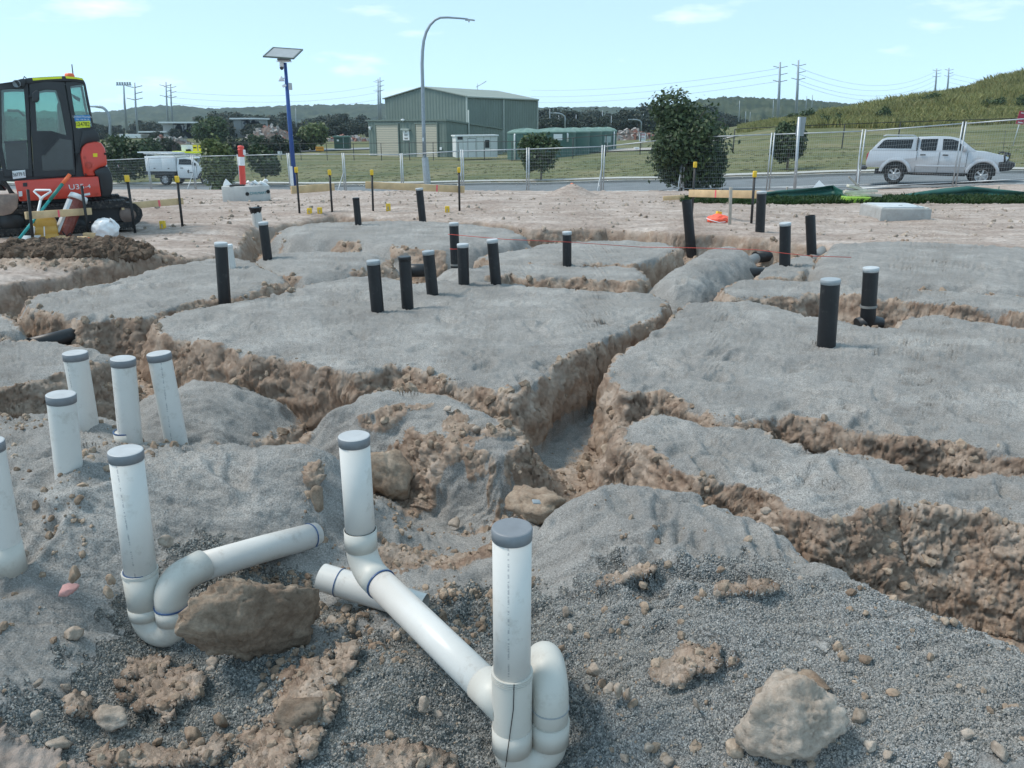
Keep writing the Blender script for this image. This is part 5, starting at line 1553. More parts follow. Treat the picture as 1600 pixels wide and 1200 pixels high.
# ------------------------------------------------------------------ WIRE FENCE PANELS
M_GALV = plain('galvanised_tube', (.42, .45, .47), .5, .55, var=.15, vscale=8)
M_WIRE = plain('galvanised_wire', (.34, .37, .38), .55, .4, var=.1)
def panel(p, q, label, brace=False, foot=True):
    p, q = Vector(p), Vector(q)
    root = empty('fence_panel', p, label, 'fence panel', group='temporary wire fence panels along the road')
    v = q - p; dirh = Vector((v.x, v.y, 0)).normalized()
    up = Vector((0, 0, 2.1))
    a = dirh * .05; bq = v - dirh * .05
    for e in (a, bq): MB().tube([e - Vector((0, 0, .1)), e + up + Vector((0, 0, .06))], .028, 8).build('post', M_GALV, root)
    MB().tube([a + up, bq + up], .021, 8).build('top_rail', M_GALV, root)
    MB().tube([a + Vector((0, 0, .14)), bq + Vector((0, 0, .14))], .019, 8).build('bottom_rail', M_GALV, root)
    m = MB()
    L = (bq - a).length; nv = int(L / .075)
    def wire(s, e, r=.0022):
        s, e = Vector(s), Vector(e); t = (e - s).normalized(); u = t.cross(Vector((0.3, 1, .2))).normalized(); w = t.cross(u)
        m.add([s + u * r, s - u * r * .5 + w * r * .87, s - u * r * .5 - w * r * .87, e + u * r, e - u * r * .5 + w * r * .87, e - u * r * .5 - w * r * .87], [(0, 1, 4, 3), (1, 2, 5, 4), (2, 0, 3, 5)])
    for k in range(1, nv):
        c = a.lerp(bq, k / nv); wire(c + Vector((0, 0, .14)), c + up)
    for k in range(1, 14):
        z = Vector((0, 0, .14 + 1.96 * k / 14)); wire(a + z, bq + z)
    o = m.build('wire_mesh', M_WIRE, root); o['kind'] = 'stuff'
    if brace:
        MB().tube([bq + Vector((0, 0, 1.25)), bq + Vector((-.3, -.95, -.05))], .022, 8).build('brace', M_GALV, root)
    if foot:
        MB().box(a + Vector((0, 0, .0)), (.6, .22, .14)).build('foot_block', M_CONC, root, bevel=.02)
    return root
FL = ['fence panel hidden mostly by the excavator rear', 'fence panel in front of the white service truck', 'fence panel in front of the pale green bush', 'fence panel directly behind the red bollard', 'fence panel just right of the blue camera pole', 'fence panel below the left part of the green shed', 'fence panel with the street lamp behind its left half', 'fence panel in front of the white site cabin', 'fence panel in front of the young street tree', 'fence panel between the small earth mound and the big shrub', 'fence panel in front of the right half of the big shrub', 'fence panel crossed by the grey sign post', 'fence panel in front of the silver ute', 'fence panel at the right edge past the ute bonnet']
posts = list(FPOST)
d0 = Vector(posts[1]) - Vector(posts[0]); posts.insert(0, tuple(Vector(posts[0]) - d0))
d1 = Vector(posts[-1]) - Vector(posts[-2]); posts.append(tuple(Vector(posts[-1]) + d1))
for i in range(len(posts) - 1):
    panel(posts[i], posts[i + 1], FL[i], brace=i in (1, 4, 6, 8, 9, 11), foot=False)
# ------------------------------------------------------------------ BUILDINGS
def clad(name, col, scale=9.0):
    """ribbed steel sheet"""
    m, nt, b = new_mat(name)
    tc = nt.nodes.new('ShaderNodeTexCoord').outputs['Object']
    c = ramp(nt, noise(nt, .5, 5, .6, tc), [(.3, tuple(x * .9 for x in col)), (.7, tuple(x * 1.08 for x in col))])
    nt.links.new(c, b.inputs['Base Color']); b.inputs['Roughness'].default_value = .55
    return m
M_GREENC = clad('green_steel_cladding', (.15, .19, .165))
M_GREENR = clad('green_roof_sheet', (.25, .28, .235))
M_CREAM = plain('cream_door', (.50, .46, .37), .6, var=.06)
M_TRIM = plain('pale_trim', (.40, .44, .40), .6)
M_OFFW = plain('cabin_white', (.66, .68, .67), .55, var=.05)
M_DGLASS = plain('dark_glass', (.02, .025, .03), .12, var=.2, spec=.7)
def reach(c, d, px, py):
    """length along d from c until pixel column px"""
    a = (px - 800) / F / (CP - (py - 600) / F * SP)
    return (a * c.y - c.x) / (d.x - a * d.y)
U_ = Vector((math.cos(math.radians(53)), math.sin(math.radians(53)), 0)); V_ = Vector((-U_.y, U_.x, 0))
def sheet_wall(parent, name, p, q, z0, z1p, z1q, mat, out, step=.55, mid=None):
    """ribbed wall from p to q; top heights at both ends, optional gable height in the middle"""
    L = (q - p).length; n = max(4, int(L / step) * 4); vs = []
    prof = [0, 0, .05, .05]
    for i in range(n + 1):
        u = i / n; pt = p.lerp(q, u) + out * (prof[i % 4] if 0 < i < n else 0)
        zt = z1p + (z1q - z1p) * u
        if mid: zt = z1p + (mid - z1p) * (u / .5) if u < .5 else mid + (z1q - mid) * ((u - .5) / .5)
        vs += [(pt.x, pt.y, z0), (pt.x, pt.y, zt)]
    fs = [(2 * i, 2 * i + 2, 2 * i + 3, 2 * i + 1) for i in range(n)]
    return mesh_obj(name, vs, fs, mat, parent)
def big_shed():
    c = at_depth(728, 151, 110); zt = c.z
    fl = reach(Vector((c.x, c.y, 0)), V_, 601, 152); sl = reach(Vector((c.x, c.y, 0)), U_, 839, 156)
    zg = land(c.x, 110) - 1.0
    root = empty('green_shed', (c.x, c.y, zg), 'tall green steel shed with a low gable roof', 'shed')
    H = zt - zg; hr = at_depth(664, 137, 114.6).z - zg
    A = Vector((0, 0, 0)); Bv = V_ * fl; Cc = U_ * sl; D = Bv + Cc
    sheet_wall(root, 'front_wall', A, Bv, 0, H, H, M_GREENC, -U_, mid=hr)
    sheet_wall(root, 'side_wall', A, Cc, 0, H, H, M_GREENC, -V_)
    sheet_wall(root, 'back_wall', Cc, D, 0, H, H, M_GREENC, U_, mid=hr)
    sheet_wall(root, 'side_wall', Bv, D, 0, H, H, M_GREENC, V_)
    ov = .25
    for s, e in ((A - V_ * ov, Bv / 2), (Bv + V_ * ov, Bv / 2)):
        rf = MB(); p0 = s - U_ * ov; p1 = e - U_ * ov; p2 = e + Cc + U_ * ov; p3 = s + Cc + U_ * ov
        zl = H + .02 - (hr - H) * ov / (fl / 2)
        q = [(p0, zl), (p1, hr + .05), (p2, hr + .05), (p3, zl)]
        rf.add([(p.x, p.y, z) for p, z in q] + [(p.x, p.y, z + .12) for p, z in q], [(3, 2, 1, 0), (4, 5, 6, 7), (0, 1, 5, 4), (1, 2, 6, 5), (2, 3, 7, 6), (3, 0, 4, 7)])
        rf.build('roof', M_GREENR, root)
    for f_ in (.0, .49, 1.0):
        p = Cc * f_ - V_ * .12
        MB().box((p.x, p.y, H / 2), (.18, .18, H), (0, 0, math.radians(53))).build('downpipe', M_TRIM, root)
    g = MB(); g.tube([Vector((0, 0, H)) - V_ * .25, Cc + Vector((0, 0, H)) - V_ * .25], .14, 6); g.build('gutter', M_TRIM, root)
    an = Bv / 2 + Cc * .72 + Vector((0, 0, hr))
    MB().tube([an, an + Vector((0, 0, 1.0))], .04, 5).tube([an + Vector((-.2, 0, .5)), an + Vector((1.3, 0, 1.3))], .05, 5).build('aerial', M_GALV, root)
big_shed()
def annex():
    c = at_depth(697, 189, 99); zt = c.z; zg = land(c.x, 99) - .1
    c0 = Vector((c.x, c.y, 0))
    fl = reach(c0, V_, 575, 190); sl = 11.0
    root = empty('green_shed', (c.x, c.y, zg), 'low green shed with two cream roller doors in front of the tall one', 'shed')
    H = zt - zg; A = Vector((0, 0, 0)); Bv = V_ * fl; Cc = U_ * sl
    sheet_wall(root, 'front_wall', A, Bv, 0, H, H, M_GREENC, -U_)
    sheet_wall(root, 'side_wall', A, Cc, 0, H, H - 1.0, M_GREENC, -V_)
    sheet_wall(root, 'side_wall', Bv, Bv + Cc, 0, H, H - 1.0, M_GREENC, V_)
    q = [(A - U_ * .2 - V_ * .2, H), (Bv - U_ * .2 + V_ * .2, H), (Bv + Cc + V_ * .2, H - 1.0), (Cc - V_ * .2, H - 1.0)]
    MB().add([(p.x, p.y, z + .02) for p, z in q] + [(p.x, p.y, z + .2) for p, z in q], [(3, 2, 1, 0), (4, 5, 6, 7), (0, 1, 5, 4), (1, 2, 6, 5), (2, 3, 7, 6), (3, 0, 4, 7)]).build('roof', M_GREENC, root)
    def on_front(px, py):
        L = reach(c0, V_, px, py); p = V_ * L; w = at_depth(px, py, c.y + p.y)
        return p, w.z - zg
    for x0, x1, yt in ((587, 623, 195), (649, 684, 194)):
        p0, z1 = on_front(x0, yt); p1, _ = on_front(x1, yt)
        door = empty_part = None
        b = MB(); n = 14
        for k in range(n):
            za, zb = z1 * k / n, z1 * (k + 1) / n - .03
            a = p0 - U_ * .09; e = p1 - U_ * .09
            b.add([(a.x, a.y, za), (e.x, e.y, za), (e.x, e.y, zb), (a.x, a.y, zb), (a.x - U_.x * -.03, a.y + .03, zb), (e.x + U_.x * .03, e.y + .03, zb)], [(0, 1, 2, 3), (3, 2, 5, 4)])
        d = b.build('roller_door', M_CREAM, root)
        fr = MB()
        for p in (p0, p1): fr.box((p.x - U_.x * .1, p.y - U_.y * .1, z1 / 2), (.14, .14, z1), (0, 0, math.radians(53)))
        mpt = (p0 + p1) / 2; fr.box((mpt.x - U_.x * .1, mpt.y - U_.y * .1, z1 + .08), (.16, (p1 - p0).length + .2, .18), (0, 0, math.radians(53)))
        fr.build('door_frame', M_GREENC, d)
    p, z = on_front(635.5, 211); p -= U_ * .1
    sg = MB().box((p.x, p.y, z), (.05, 1.1, 1.25), (0, 0, math.radians(53))).build('sign', M_WHITE, root)
    for k, (w, dz) in enumerate([(.16, .38), (.6, .1), (.55, -.06), (.7, -.36), (.5, -.46)]):
        MB().box((p.x - U_.x * .03, p.y - U_.y * .03, z + dz), (.02, w, .09 if k else .2), (0, 0, math.radians(53))).build('print_line', M_GREYF, sg)
    p, z = on_front(635.5, 202); MB().box((p.x - U_.x * .2, p.y - U_.y * .2, z), (.4, 1.4, .18), (0, 0, math.radians(53))).build('sign_light', M_TRIM, root)
    p, z = on_front(632, 187.5); MB().lathe([(.001, -.16), (.22, -.1), (.26, .05), (.001, .14)], 10, p - U_ * .3 + Vector((0, 0, z))).build('flood_light', M_WHITE, root)
    p, z = on_front(580, 201); MB().lathe([(.05, -.2), (.22, .2), (.05, .25)], 8, p - U_ * .2 + Vector((0, 0, z))).build('siren', M_WHITE, root)
    p, z = on_front(690, 232); MB().box((p.x - U_.x * .12, p.y - U_.y * .12, z), (.12, .3, .3), (0, 0, math.radians(53))).build('meter_box', M_WHITE, root)
    p = U_ * 4.0 - V_ * .15; MB().tube([(p.x, p.y, 0), (p.x, p.y, H + 1.3)], .09, 6).build('vent_pipe', M_TRIM, root)
annex()
def cabin():
    Y = 88; a = at_depth(713, 246, Y); e = at_depth(779, 245, Y + 1); t = at_depth(713, 213, Y)
    root = empty('site_cabin', a, 'small white site cabin with a door between the sheds and the tanks', 'cabin', rz=math.atan2(1, e.x - a.x))
    W = e.x - a.x; H = t.z - a.z
    MB().box((W / 2, 1.3, H / 2), (W, 2.6, H)).build('walls', M_OFFW, root)
    MB().box((W / 2, 1.3, H + .07), (W + .25, 2.9, .14), (0, -.01, 0)).build('roof', M_WHITE, root)
    s = W / 66.0
    d = MB().box((25 * s, -.012, 14 * s), (12 * s, .03, 28 * s)).build('door', M_OFFW, root)
    fr = MB(); 
    for x in (18.7, 31.3): fr.box((x * s, -.02, 14 * s), (.6 * s, .05, 28 * s))
    fr.box((25 * s, -.02, 28.4 * s), (13.2 * s, .05, .7 * s)); fr.build('frame', M_GREYF, d)
    for x, z, w, h in ((6.5, 29, 8, 5), (49.5, 20, 7, 12)):
        wd = MB().box((x * s, -.015, z * s), (w * s, .03, h * s)).build('window', M_DGLASS, root)
        MB().box((x * s, -.02, (z - h / 2 - .4) * s), ((w + 1) * s, .06, .6 * s)).build('sill', M_WHITE, wd)
    for k in range(1, 6): MB().box((W * k / 6, -.004, H / 2), (.05, .008, H * .98)).build('panel_joint', M_TRIM, root)
cabin()
M_TANK = plain('green_tank', (.055, .125, .105), .5, var=.12, vscale=1.5)
M_TANKL = plain('green_tank_lid', (.14, .225, .185), .5, var=.12, vscale=1.5)
TL = ['leftmost green water tank, half behind the young street tree', 'second green water tank from the left with a white sign', 'third green water tank from the left', 'green water tank with a white downpipe on its front', 'second green water tank from the right end', 'rightmost green water tank in the row']
for i, (px, w, Y, yb, yt) in enumerate([(822,56,84,237,208),(868,64,85,236,207),(896,52,88,235,206.5),(918,46,91,234,206),(936,42,94,233,205.5),(949,30,97,232,205)]):
    bs = at_depth(px, yb, Y); tp = at_depth(px, yt, Y); r = w / F * Y * .5 * 1.0
    z0 = min(bs.z, land(bs.x, Y)) ; H = tp.z - z0
    root = empty('water_tank', (bs.x, Y + r, z0), TL[i], 'water tank')
    n = 48
    prof = [(1.0, 0), (1.0, H)]
    b = MB()
    vs = []
    for zz in np.linspace(0, H, 9):
        for k in range(n):
            a = 6.283185 * k / n; rr = r * (1 + .012 * math.cos(k * math.pi)) * (1 + .006 * math.sin(zz * 14))
            vs.append((rr * math.cos(a), rr * math.sin(a), zz))
    fs = [(j * n + k, j * n + (k + 1) % n, (j + 1) * n + (k + 1) % n, (j + 1) * n + k) for j in range(8) for k in range(n)]
    b.add(vs, fs, True).build('wall', M_TANK, root)
    vs = []
    for q, zz in ((1.03, -.05), (1.03, .06), (.75, .22), (.3, .34), (.02, .38)):
        for k in range(n):
            a = 6.283185 * k / n; lift = .05 * (k % 4 < 2) * (q < 1)
            vs.append((q * r * math.cos(a), q * r * math.sin(a), H + zz * 1.2 + lift))
    fs = [(j * n + k, j * n + (k + 1) % n, (j + 1) * n + (k + 1) % n, (j + 1) * n + k) for j in range(4) for k in range(n)]
    MB().add(vs, fs, False).build('lid', M_TANKL, root)
    if i in (0, 1, 3, 5):
        a = {0: -2.2, 1: -1.0, 3: -1.9, 5: -.9}[i]; x, y = r * 1.04 * math.cos(a), r * 1.04 * math.sin(a)
        hh = (H * .95, H * .3)[i == 1]; zt = H * .92
        MB().tube([(x, y, zt - hh * .95), (x, y, zt), (x * .97, y * .97, zt + .12)], .09, 8).build('overflow_pipe', M_WHITE, root)
    if i in (1,):
        MB().box((r * .1, -r * 1.02, H * .82), (.9, .03, .6), (.0, 0, 0)).build('sign', M_WHITE, root)

# graffiti wall building far left
M_GCONC = plain('weathered_concrete', (.33, .34, .34), .9, var=.18, vscale=.25, dirt=((.18, .18, .18), .5, .5))
M_GRAF = plain('graffiti_paint', (.04, .045, .06), .8)
def old_building(pxs, label, seed, graf):
    (x0, yb, yt, x1) = pxs; Y = 205
    a = at_depth(x0, yb, Y); e = at_depth(x1, yb, Y); t = at_depth(x0, yt, Y)
    W = e.x - a.x; H = t.z - a.z; s = W / (x1 - x0)
    root = empty('concrete_building', (a.x, Y, a.z), label, 'building')
    n = max(3, int((x1 - x0) / 13))
    for k in range(n):
        MB().box((W * (k + .5) / n, 4, H / 2 - 1 - .3 * (k % 2)), (W / n - .12, 8, H + 2)).build('wall_panel', M_GCONC, root)
    MB().box((W * .5, 3.6, H + .25), (W + 1.0, 9.2, .35)).build('roof', M_WHITE, root)
    rr = random.Random(seed)
    if graf:
        g = MB()
        for k in range(46):
            u = .42 + .56 * rr.random(); zz = H * (.05 + .75 * rr.random())
            g.box((W * u, -.06, zz), (.25 + .5 * rr.random(), .05, .5 + 1.4 * rr.random()), (0, rr.uniform(-.9, .9), 0))
        g.build('graffiti', M_GRAF, root)['kind'] = 'stuff'
    return root, s
r_, s_ = old_building((256, 214, 193, 306), 'long grey concrete building with dark graffiti behind the rubble bank', 3, True)
MB().box((-2.5 * 1, 2, 1.2), (7, 5, .3)).build('canopy_roof', M_WHITE, r_)
MB().box((-9, 2, .2), (7, 5, .9)).build('low_wing', M_WHITE, r_)
old_building((366, 207, 187, 405), 'pale concrete building block left of the blue pole, behind the brown rubble mound', 8, True)

# rubble mounds
M_RUB = plain('rubble_brown', (.145, .11, .095), .95, var=.35, vscale=.7, dirt=((.33, .27, .23), .55, .6), bumpy=.6, bscale=3)
def mound(px, yb, yt, w, Y, label, seed, depth=.6, pieces=60):
    b = at_depth(px, yb, Y); t = at_depth(px, yt, Y); W = w / F * Y; H = t.z - b.z
    root = empty('rubble_mound', (b.x, Y, b.z), label, 'rubble mound')
    n, m = 70, 24; vs = np.zeros((n, m, 3))
    u = np.linspace(-1, 1, n)[:, None]; v = np.linspace(-1, 1, m)[None, :]
    X = u * W * .5 + 0 * v; Yv = v * W * depth * .5 + 0 * u
    rr = np.sqrt(u ** 2 + v ** 2)
    h = np.clip(1 - rr ** 1.5, 0, 1) * (1 + .5 * fbm(X * .18, Yv * .18, None, 3, seed=seed)) + .10 * fbm(X * .8, Yv * .8, None, 3, ridged=True, seed=seed + 1)
    vs = np.stack([X, Yv, h * H - .3 - 1.2 * np.clip(rr - .85, 0, 1)], -1)
    r = np.arange(n - 1)[:, None] * m + np.arange(m - 1)[None, :]
    q = np.stack([r, r + m, r + m + 1, r + 1], -1).reshape(-1, 4)
    mesh_obj('heap', vs.reshape(-1, 3), q.tolist(), M_RUB, root)
    bb = MB(); rnd = random.Random(seed)
    for k in range(pieces):
        i, j = rnd.randrange(5, n - 5), rnd.randrange(3, m - 8); p = vs[i, j]
        s = rnd.uniform(.2, .8)
        bb.box(p, (s * 1.4, s, s * .6), (rnd.random() * 3, rnd.random() * 3, rnd.random() * 3), mi=rnd.choice((0, 0, 1)))
    o = bb.build('rubble_pieces', [plain('rubble_grey', (.36, .33, .31), .9, var=.3), plain('rubble_brick', (.26, .12, .09), .9, var=.3)], root); o['kind'] = 'stuff'
mound(425, 222, 197, 92, 170, 'big brown rubble mound left of the blue pole with bushes at its foot', 31)
mound(262, 232, 211, 95, 165, 'low brown rubble bank below the graffiti building', 35, .5)
mound(545, 228, 210, 105, 175, 'reddish brick rubble heap left of the green sheds', 38, .5, 160)
mound(985, 228, 205, 130, 150, 'reddish rubble and dumped boards right of the water tanks', 44, .4, 160)
mound(1470, 231, 223, 280, 66, 'low line of pale broken rock in front of the grassy mound', 47, .08, 220)

# ------------------------------------------------------------------ BLACK CHAIN WIRE FENCE (far)
M_BLKP = plain('black_post', (.02, .022, .022), .6)
def far_fence(pts, spacing, hgt, label):
    P_ = [Vector(azp(px, Y) + (0,)) for px, Y in pts]
    root = empty('chain_wire_fence', (P_[0].x, P_[0].y, land(P_[0].x, P_[0].y)), label, 'fence')
    O = Vector(root.location); acc = 0; prev = None
    first = None; wires = MB()
    for i in range(len(P_) - 1):
        v = P_[i + 1] - P_[i]; n = max(1, int(v.length / spacing))
        for k in range(n):
            q = P_[i] + v * (k / n); q.z = land(q.x, q.y)
            if first is None:
                first = MB().tube([(0, 0, -.4), (0, 0, hgt)], .045, 6).build('post', M_BLKP, root); first.location = q - O
            else:
                c = first.copy(); COL.objects.link(c); c.parent = root; c.location = q - O
            if prev is not None:
                for zz in (hgt, hgt * .5, .1): wires.tube([prev - O + Vector((0, 0, zz)), q - O + Vector((0, 0, zz))], .028 if zz == hgt else .010, 5, caps=False)
            prev = q
    wires.build('rail', M_BLKP, root)
    return root
far_fence([(300, 108), (470, 97), (640, 92), (800, 83), (1000, 75), (1120, 66)], 3.2, 1.9, 'black chain wire fence in front of the green sheds and tanks')
far_fence([(1145, 65), (1230, 62), (1400, 61), (1600, 59), (1780, 57)], 3.2, 1.75, 'black chain wire fence along the foot of the grassy mound')

# ------------------------------------------------------------------ POLES AND WIRES
M_STEEL = plain('pole_steel', (.30, .34, .37), .5, .4, var=.12)
def lamp_post():
    b = at_depth(668, 288.5, 48.5); Y = 48.5
    root = empty('street_lamp', b, 'tall grey street lamp with a curved arm in front of the green shed', 'street lamp')
    def q(px, py): return at_depth(px, py, Y) - b
    pts = [(663.5, 250), (662, 200), (660.5, 140), (659.5, 100), (660.2, 80), (662, 64), (666, 50), (672, 39), (680, 31), (688, 27.5), (700, 27.2), (715, 28.3), (729, 29.5)]
    n = len(pts); rs = [.115 - .07 * i / (n - 1) for i in range(n)]
    MB().tube([q(*p) for p in pts], rs, 12).build('pole', M_STEEL, root)
    MB().tube([q(668, 290), q(664, 246)], [.215, .20], 8, smooth=False).build('base_sleeve', M_GALV, root)
    h = q(736, 31)
    ld = MB().box(h, (.42, .2, .07), (0, .12, 0)).build('lamp_head', M_GALV, root, bevel=.02)
    MB().box(h + Vector((-.25, 0, .02)), (.16, .14, .12)).build('bracket', M_STEEL, ld, bevel=.01)
    MB().lathe([(.001, -.1), (.05, -.08), (.05, .0)], 10, h + Vector((-.12, 0, -.04))).build('sensor', M_WHITE, ld)
    MB().box(q(664.5, 218) + Vector((-.12, -.1, 0)), (.08, .05, .2)).build('number_tag', M_WHITE, root)
lamp_post()
def solar_pole():
    Y = 36.0; b = at_depth(461.5, 292.5, Y)
    root = empty('camera_pole', b, 'blue pole with security cameras under a tilted solar panel', 'camera pole')
    def q(px, py, dy=0): return at_depth(px, py, Y + dy) - b
    M_BL = plain('pole_blue', (.022, .075, .26), .45, var=.1)
    MB().tube([q(461.5, 296), q(452, 185), q(445.5, 98)], [.11, .09, .065], 10).build('pole', M_BL, root)
    MB().box(q(455.5, 275, -.2), (.13, .06, 28 / F * Y)).build('white_sleeve', M_WHITE, root)
    c = q(442.5, 83)
    pan = MB(); w, d = 1.28, 1.15
    R_ = Euler((math.radians(22), math.radians(4), math.radians(-6))).to_matrix()
    pan.box(c, (w - .06, d - .06, .02), R_)
    po = pan.build('solar_panel', plain('panel_sky_sheen', (.30, .32, .33), .5, var=.1, vscale=3), root)  # sky reflection on the panel's upper face is put into this pale grey
    fr = MB()
    for sx in (-1, 1): fr.box(c + R_ @ Vector((sx * w / 2, 0, 0)), (.05, d + .05, .06), R_)
    for sy in (-1, 1): fr.box(c + R_ @ Vector((0, sy * d / 2, 0)), (w, .05, .06), R_)
    fr.build('frame', plain('panel_frame', (.10, .13, .12), .5), po)
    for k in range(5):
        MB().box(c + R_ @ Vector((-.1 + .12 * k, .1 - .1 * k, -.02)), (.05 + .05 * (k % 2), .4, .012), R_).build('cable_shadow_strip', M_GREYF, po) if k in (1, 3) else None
    MB().box(q(444, 93), (.48, .42, .10)).build('battery_box', plain('box_grey', (.16, .17, .18), .5), root, bevel=.01)
    MB().box(q(444, 96), (.54, .46, .03)).build('box_shelf', M_WHITE, root)
    cm = MB().tube([q(440, 97, -.1), q(440, 104, -.1)], .085, 12).build('dome_camera', M_WHITE, root)
    MB().lathe([(.09, 0), (.085, -.06), (.05, -.11), (.001, -.125)], 12, q(440, 104.5, -.1)).build('lens', M_DGLASS, cm)
    sp = MB().lathe([(.03, .1), (.14, -.1), (.13, -.1)], 10, q(439.5, 123, -.1)).build('horn_speaker', M_WHITE, root)
    c2 = MB().tube([q(442, 135, -.2), q(446, 133, -.1)], .055, 10).build('bullet_camera', M_WHITE, root)
    MB().box(q(453.5, 135), (.14, .12, .28)).build('junction_box', plain('box_pale', (.42, .44, .45), .5), root, bevel=.01)
    MB().tube([q(440, 122, -.1), q(449, 123)], .018, 6).build('bracket', M_GALV, root)
solar_pole()
def monopole(px, yb, yt, Y, label, arms=True, w=.55, group=None):
    b = at_depth(px, yb, Y); t = at_depth(px + (px - 800) * .004 * (yb - yt) / 50, yt, Y)
    root = empty('power_pole', b, label, 'power pole', group=group)
    v = t - b
    MB().tube([(0, 0, -4), tuple(v * .5), tuple(v)], [w, w * .72, w * .45], 10).build('pole', M_STEEL, root)
    if arms:
        for k, u in enumerate((.80, .68, .56)):
            p = v * u + Vector((0, 0, v.length * .1))
            for s in (-1, 1):
                if k % 2 == 0 or s > 0:
                    MB().tube([p, p + Vector((s * 2.2, 0, .5))], .10, 6).build('insulator_arm', M_GREYF, root)
    return b, v
monopole(1216, 187, 97, 260, 'left steel power pole of the pair beside the grassy mound')
monopole(1244.5, 183, 94, 262, 'right steel power pole of the pair beside the grassy mound')
monopole(1461.5, 146, 107, 420, 'left steel power pole of the far pair above the grassy mound')
monopole(1480.5, 146, 106, 422, 'right steel power pole of the far pair above the grassy mound')
monopole(591.5, 182, 123, 420, 'left steel power pole of the pair beside the tall green shed')
monopole(594.5, 182, 121, 424, 'right steel power pole of the pair beside the tall green shed')
monopole(262, 195, 128, 300, 'timber power pole with slanted insulators, left of its pair over the graffiti building', w=.4)
monopole(269, 195, 131, 303, 'timber power pole with slanted insulators, right of its pair over the graffiti building', w=.4)
monopole(214, 208, 129, 230, 'timber power pole with cross arms right of the light mast', w=.35)
b, v = monopole(196, 190, 132, 300, 'light mast with a wide floodlight head on the left skyline', arms=False, w=.5)
_m = [o for o in COL.objects if o.get('label', '').startswith('light mast')][0]
for k in range(6):
    MB().box(v + Vector((-2.2 + .9 * k, 0, .3)), (.5, .4, 1.0)).build('floodlight', M_GCAP, _m)
MB().box(v + Vector((0, 0, -.2)), (5.4, .3, .3)).build('head_frame', M_STEEL, _m)
for k, (px, yb, yt) in enumerate([(859,205,170),(873,205,180),(900,205,179),(941,205,172),(955,205,181),(980,205,179),(1005,205,178),(1155,185,157),(1165,187,174),(1172,187,175),(1208,180,156),(1260,165,150),(1269,165,148),(520,216,191),(527,216,192),(463,213,168)]):
    monopole(px, yb, yt, 205 + 3 * k, 'thin grey pole standing among the distant trees', arms=False, w=.16, group='thin distant poles')
def small_lamp(px0, px1, yb, yt, Y, label):
    b = at_depth(px0, yb, Y); root = empty('street_lamp', b, label, 'street lamp')
    s = 1 if px1 > px0 else -1; W = abs(px1 - px0)
    pts = [at_depth(px0, yb, Y) - b] + [at_depth(px0 + s * W * .62 * (1 - math.cos(a)), yt + (yb - yt) * .28 * (1 - math.sin(a)), Y) - b for a in np.linspace(0, math.pi / 2, 7)] + [at_depth(px1, yt - .5, Y) - b]
    MB().tube(pts, [.16] + [.13] * 7 + [.07], 8).build('pole', M_STEEL, root)
    MB().box(pts[-1], (.9, .4, .14)).build('lamp_head', M_GALV, root)
small_lamp(883, 862, 205, 177, 160, 'curved grey street lamp among the distant trees right of the green shed')
small_lamp(1002, 985, 205, 187, 170, 'small curved street lamp left of the big shrub')
small_lamp(172, 146, 260, 167, 80, 'curved grey street lamp just right of the excavator cab')
M_LINE = plain('cable', (.16, .18, .2), .6)
def wire(p0, p1, Y0, Y1, sag, label):
    a = at_depth(p0[0], p0[1], Y0); e = at_depth(p1[0], p1[1], Y1)
    pts = [a.lerp(e, t) - Vector((0, 0, sag * 4 * t * (1 - t))) for t in np.linspace(0, 1, 14)]
    o = MB().tube([p - a for p in pts], .045, 4, caps=False).build('power_line', M_LINE, None, loc=a)
    tag(o, label, 'power line', 'power lines strung between the poles')
for k, (yr, yl) in enumerate([(107, 141), (116, 151), (127, 160)]):
    wire((1216, yr), (830, yl), 260, 390, 2.0, ['top','middle','bottom'][k] + ' power line sagging left from the steel pole pair above the distant trees')
for k, yr in enumerate([104, 114, 124, 130]):
    wire((1244, yr), (1462, 112 + 7 * k), 262, 420, 6.0, ['top','second','third','bottom'][k] + ' power line sagging between the two pairs of steel poles')
for k, yr in enumerate([133, 144, 155]):
    wire((593, yr), (265, 143 + 9 * k), 420, 300, 3.0, ['top','middle','bottom'][k] + ' power line strung over the camera pole towards the left poles')
for k in range(3):
    wire((1481, 114 + 7 * k), (1700, 116 + 7 * k), 422, 520, 5.0, ['top','middle','bottom'][k] + ' power line running off to the right above the grassy mound')

# ------------------------------------------------------------------ SIGNS AND CABINETS
def post_sign(name, px, yb, yt, Y, w, h, mat, label, postmat, lines=None, lean=0.0, pw=.05):
    b = at_depth(px, yb, Y); t = at_depth(px, yt, Y)
    root = empty(name, b, label, 'sign')
    H = t.z - b.z; top = Vector((lean * H, 0, H))
    MB().tube([(0, 0, -.3), tuple(top)], pw, 8).build('post', postmat, root)
    c = top * (1 - h * .5 / H) + Vector((0, -pw - .02, 0))
    pn = MB().box(c, (w, .03, h), (0, lean, 0)).build('panel', mat, root)
    if lines:
        for dz, lw, m_ in lines: MB().box(c + Vector((lean * dz, -.02, dz)), (lw, .01, h * .07), (0, lean, 0)).build('print_line', m_, pn)
    return root
M_SRED = plain('sign_red', (.40, .02, .055), .5, var=.08)
post_sign('warning_sign', 1578, 240, 174, 56, .52, .82, M_SRED, 'red rectangular sign on a leaning pale stake by the mound fence', M_GALV, [(.30, .3, M_WCAP), (-.30, .34, M_WCAP)], .13, .03)
b = at_depth(1243, 292, 30.0); t = at_depth(1249, 183, 30.0); v = t - b
root = empty('sign_post', b, 'tall grey sign post seen from behind with a grey plate at its top', 'sign')
MB().tube([(0, 0, -.6), tuple(v)], .055, 10).build('post', M_GALV, root)
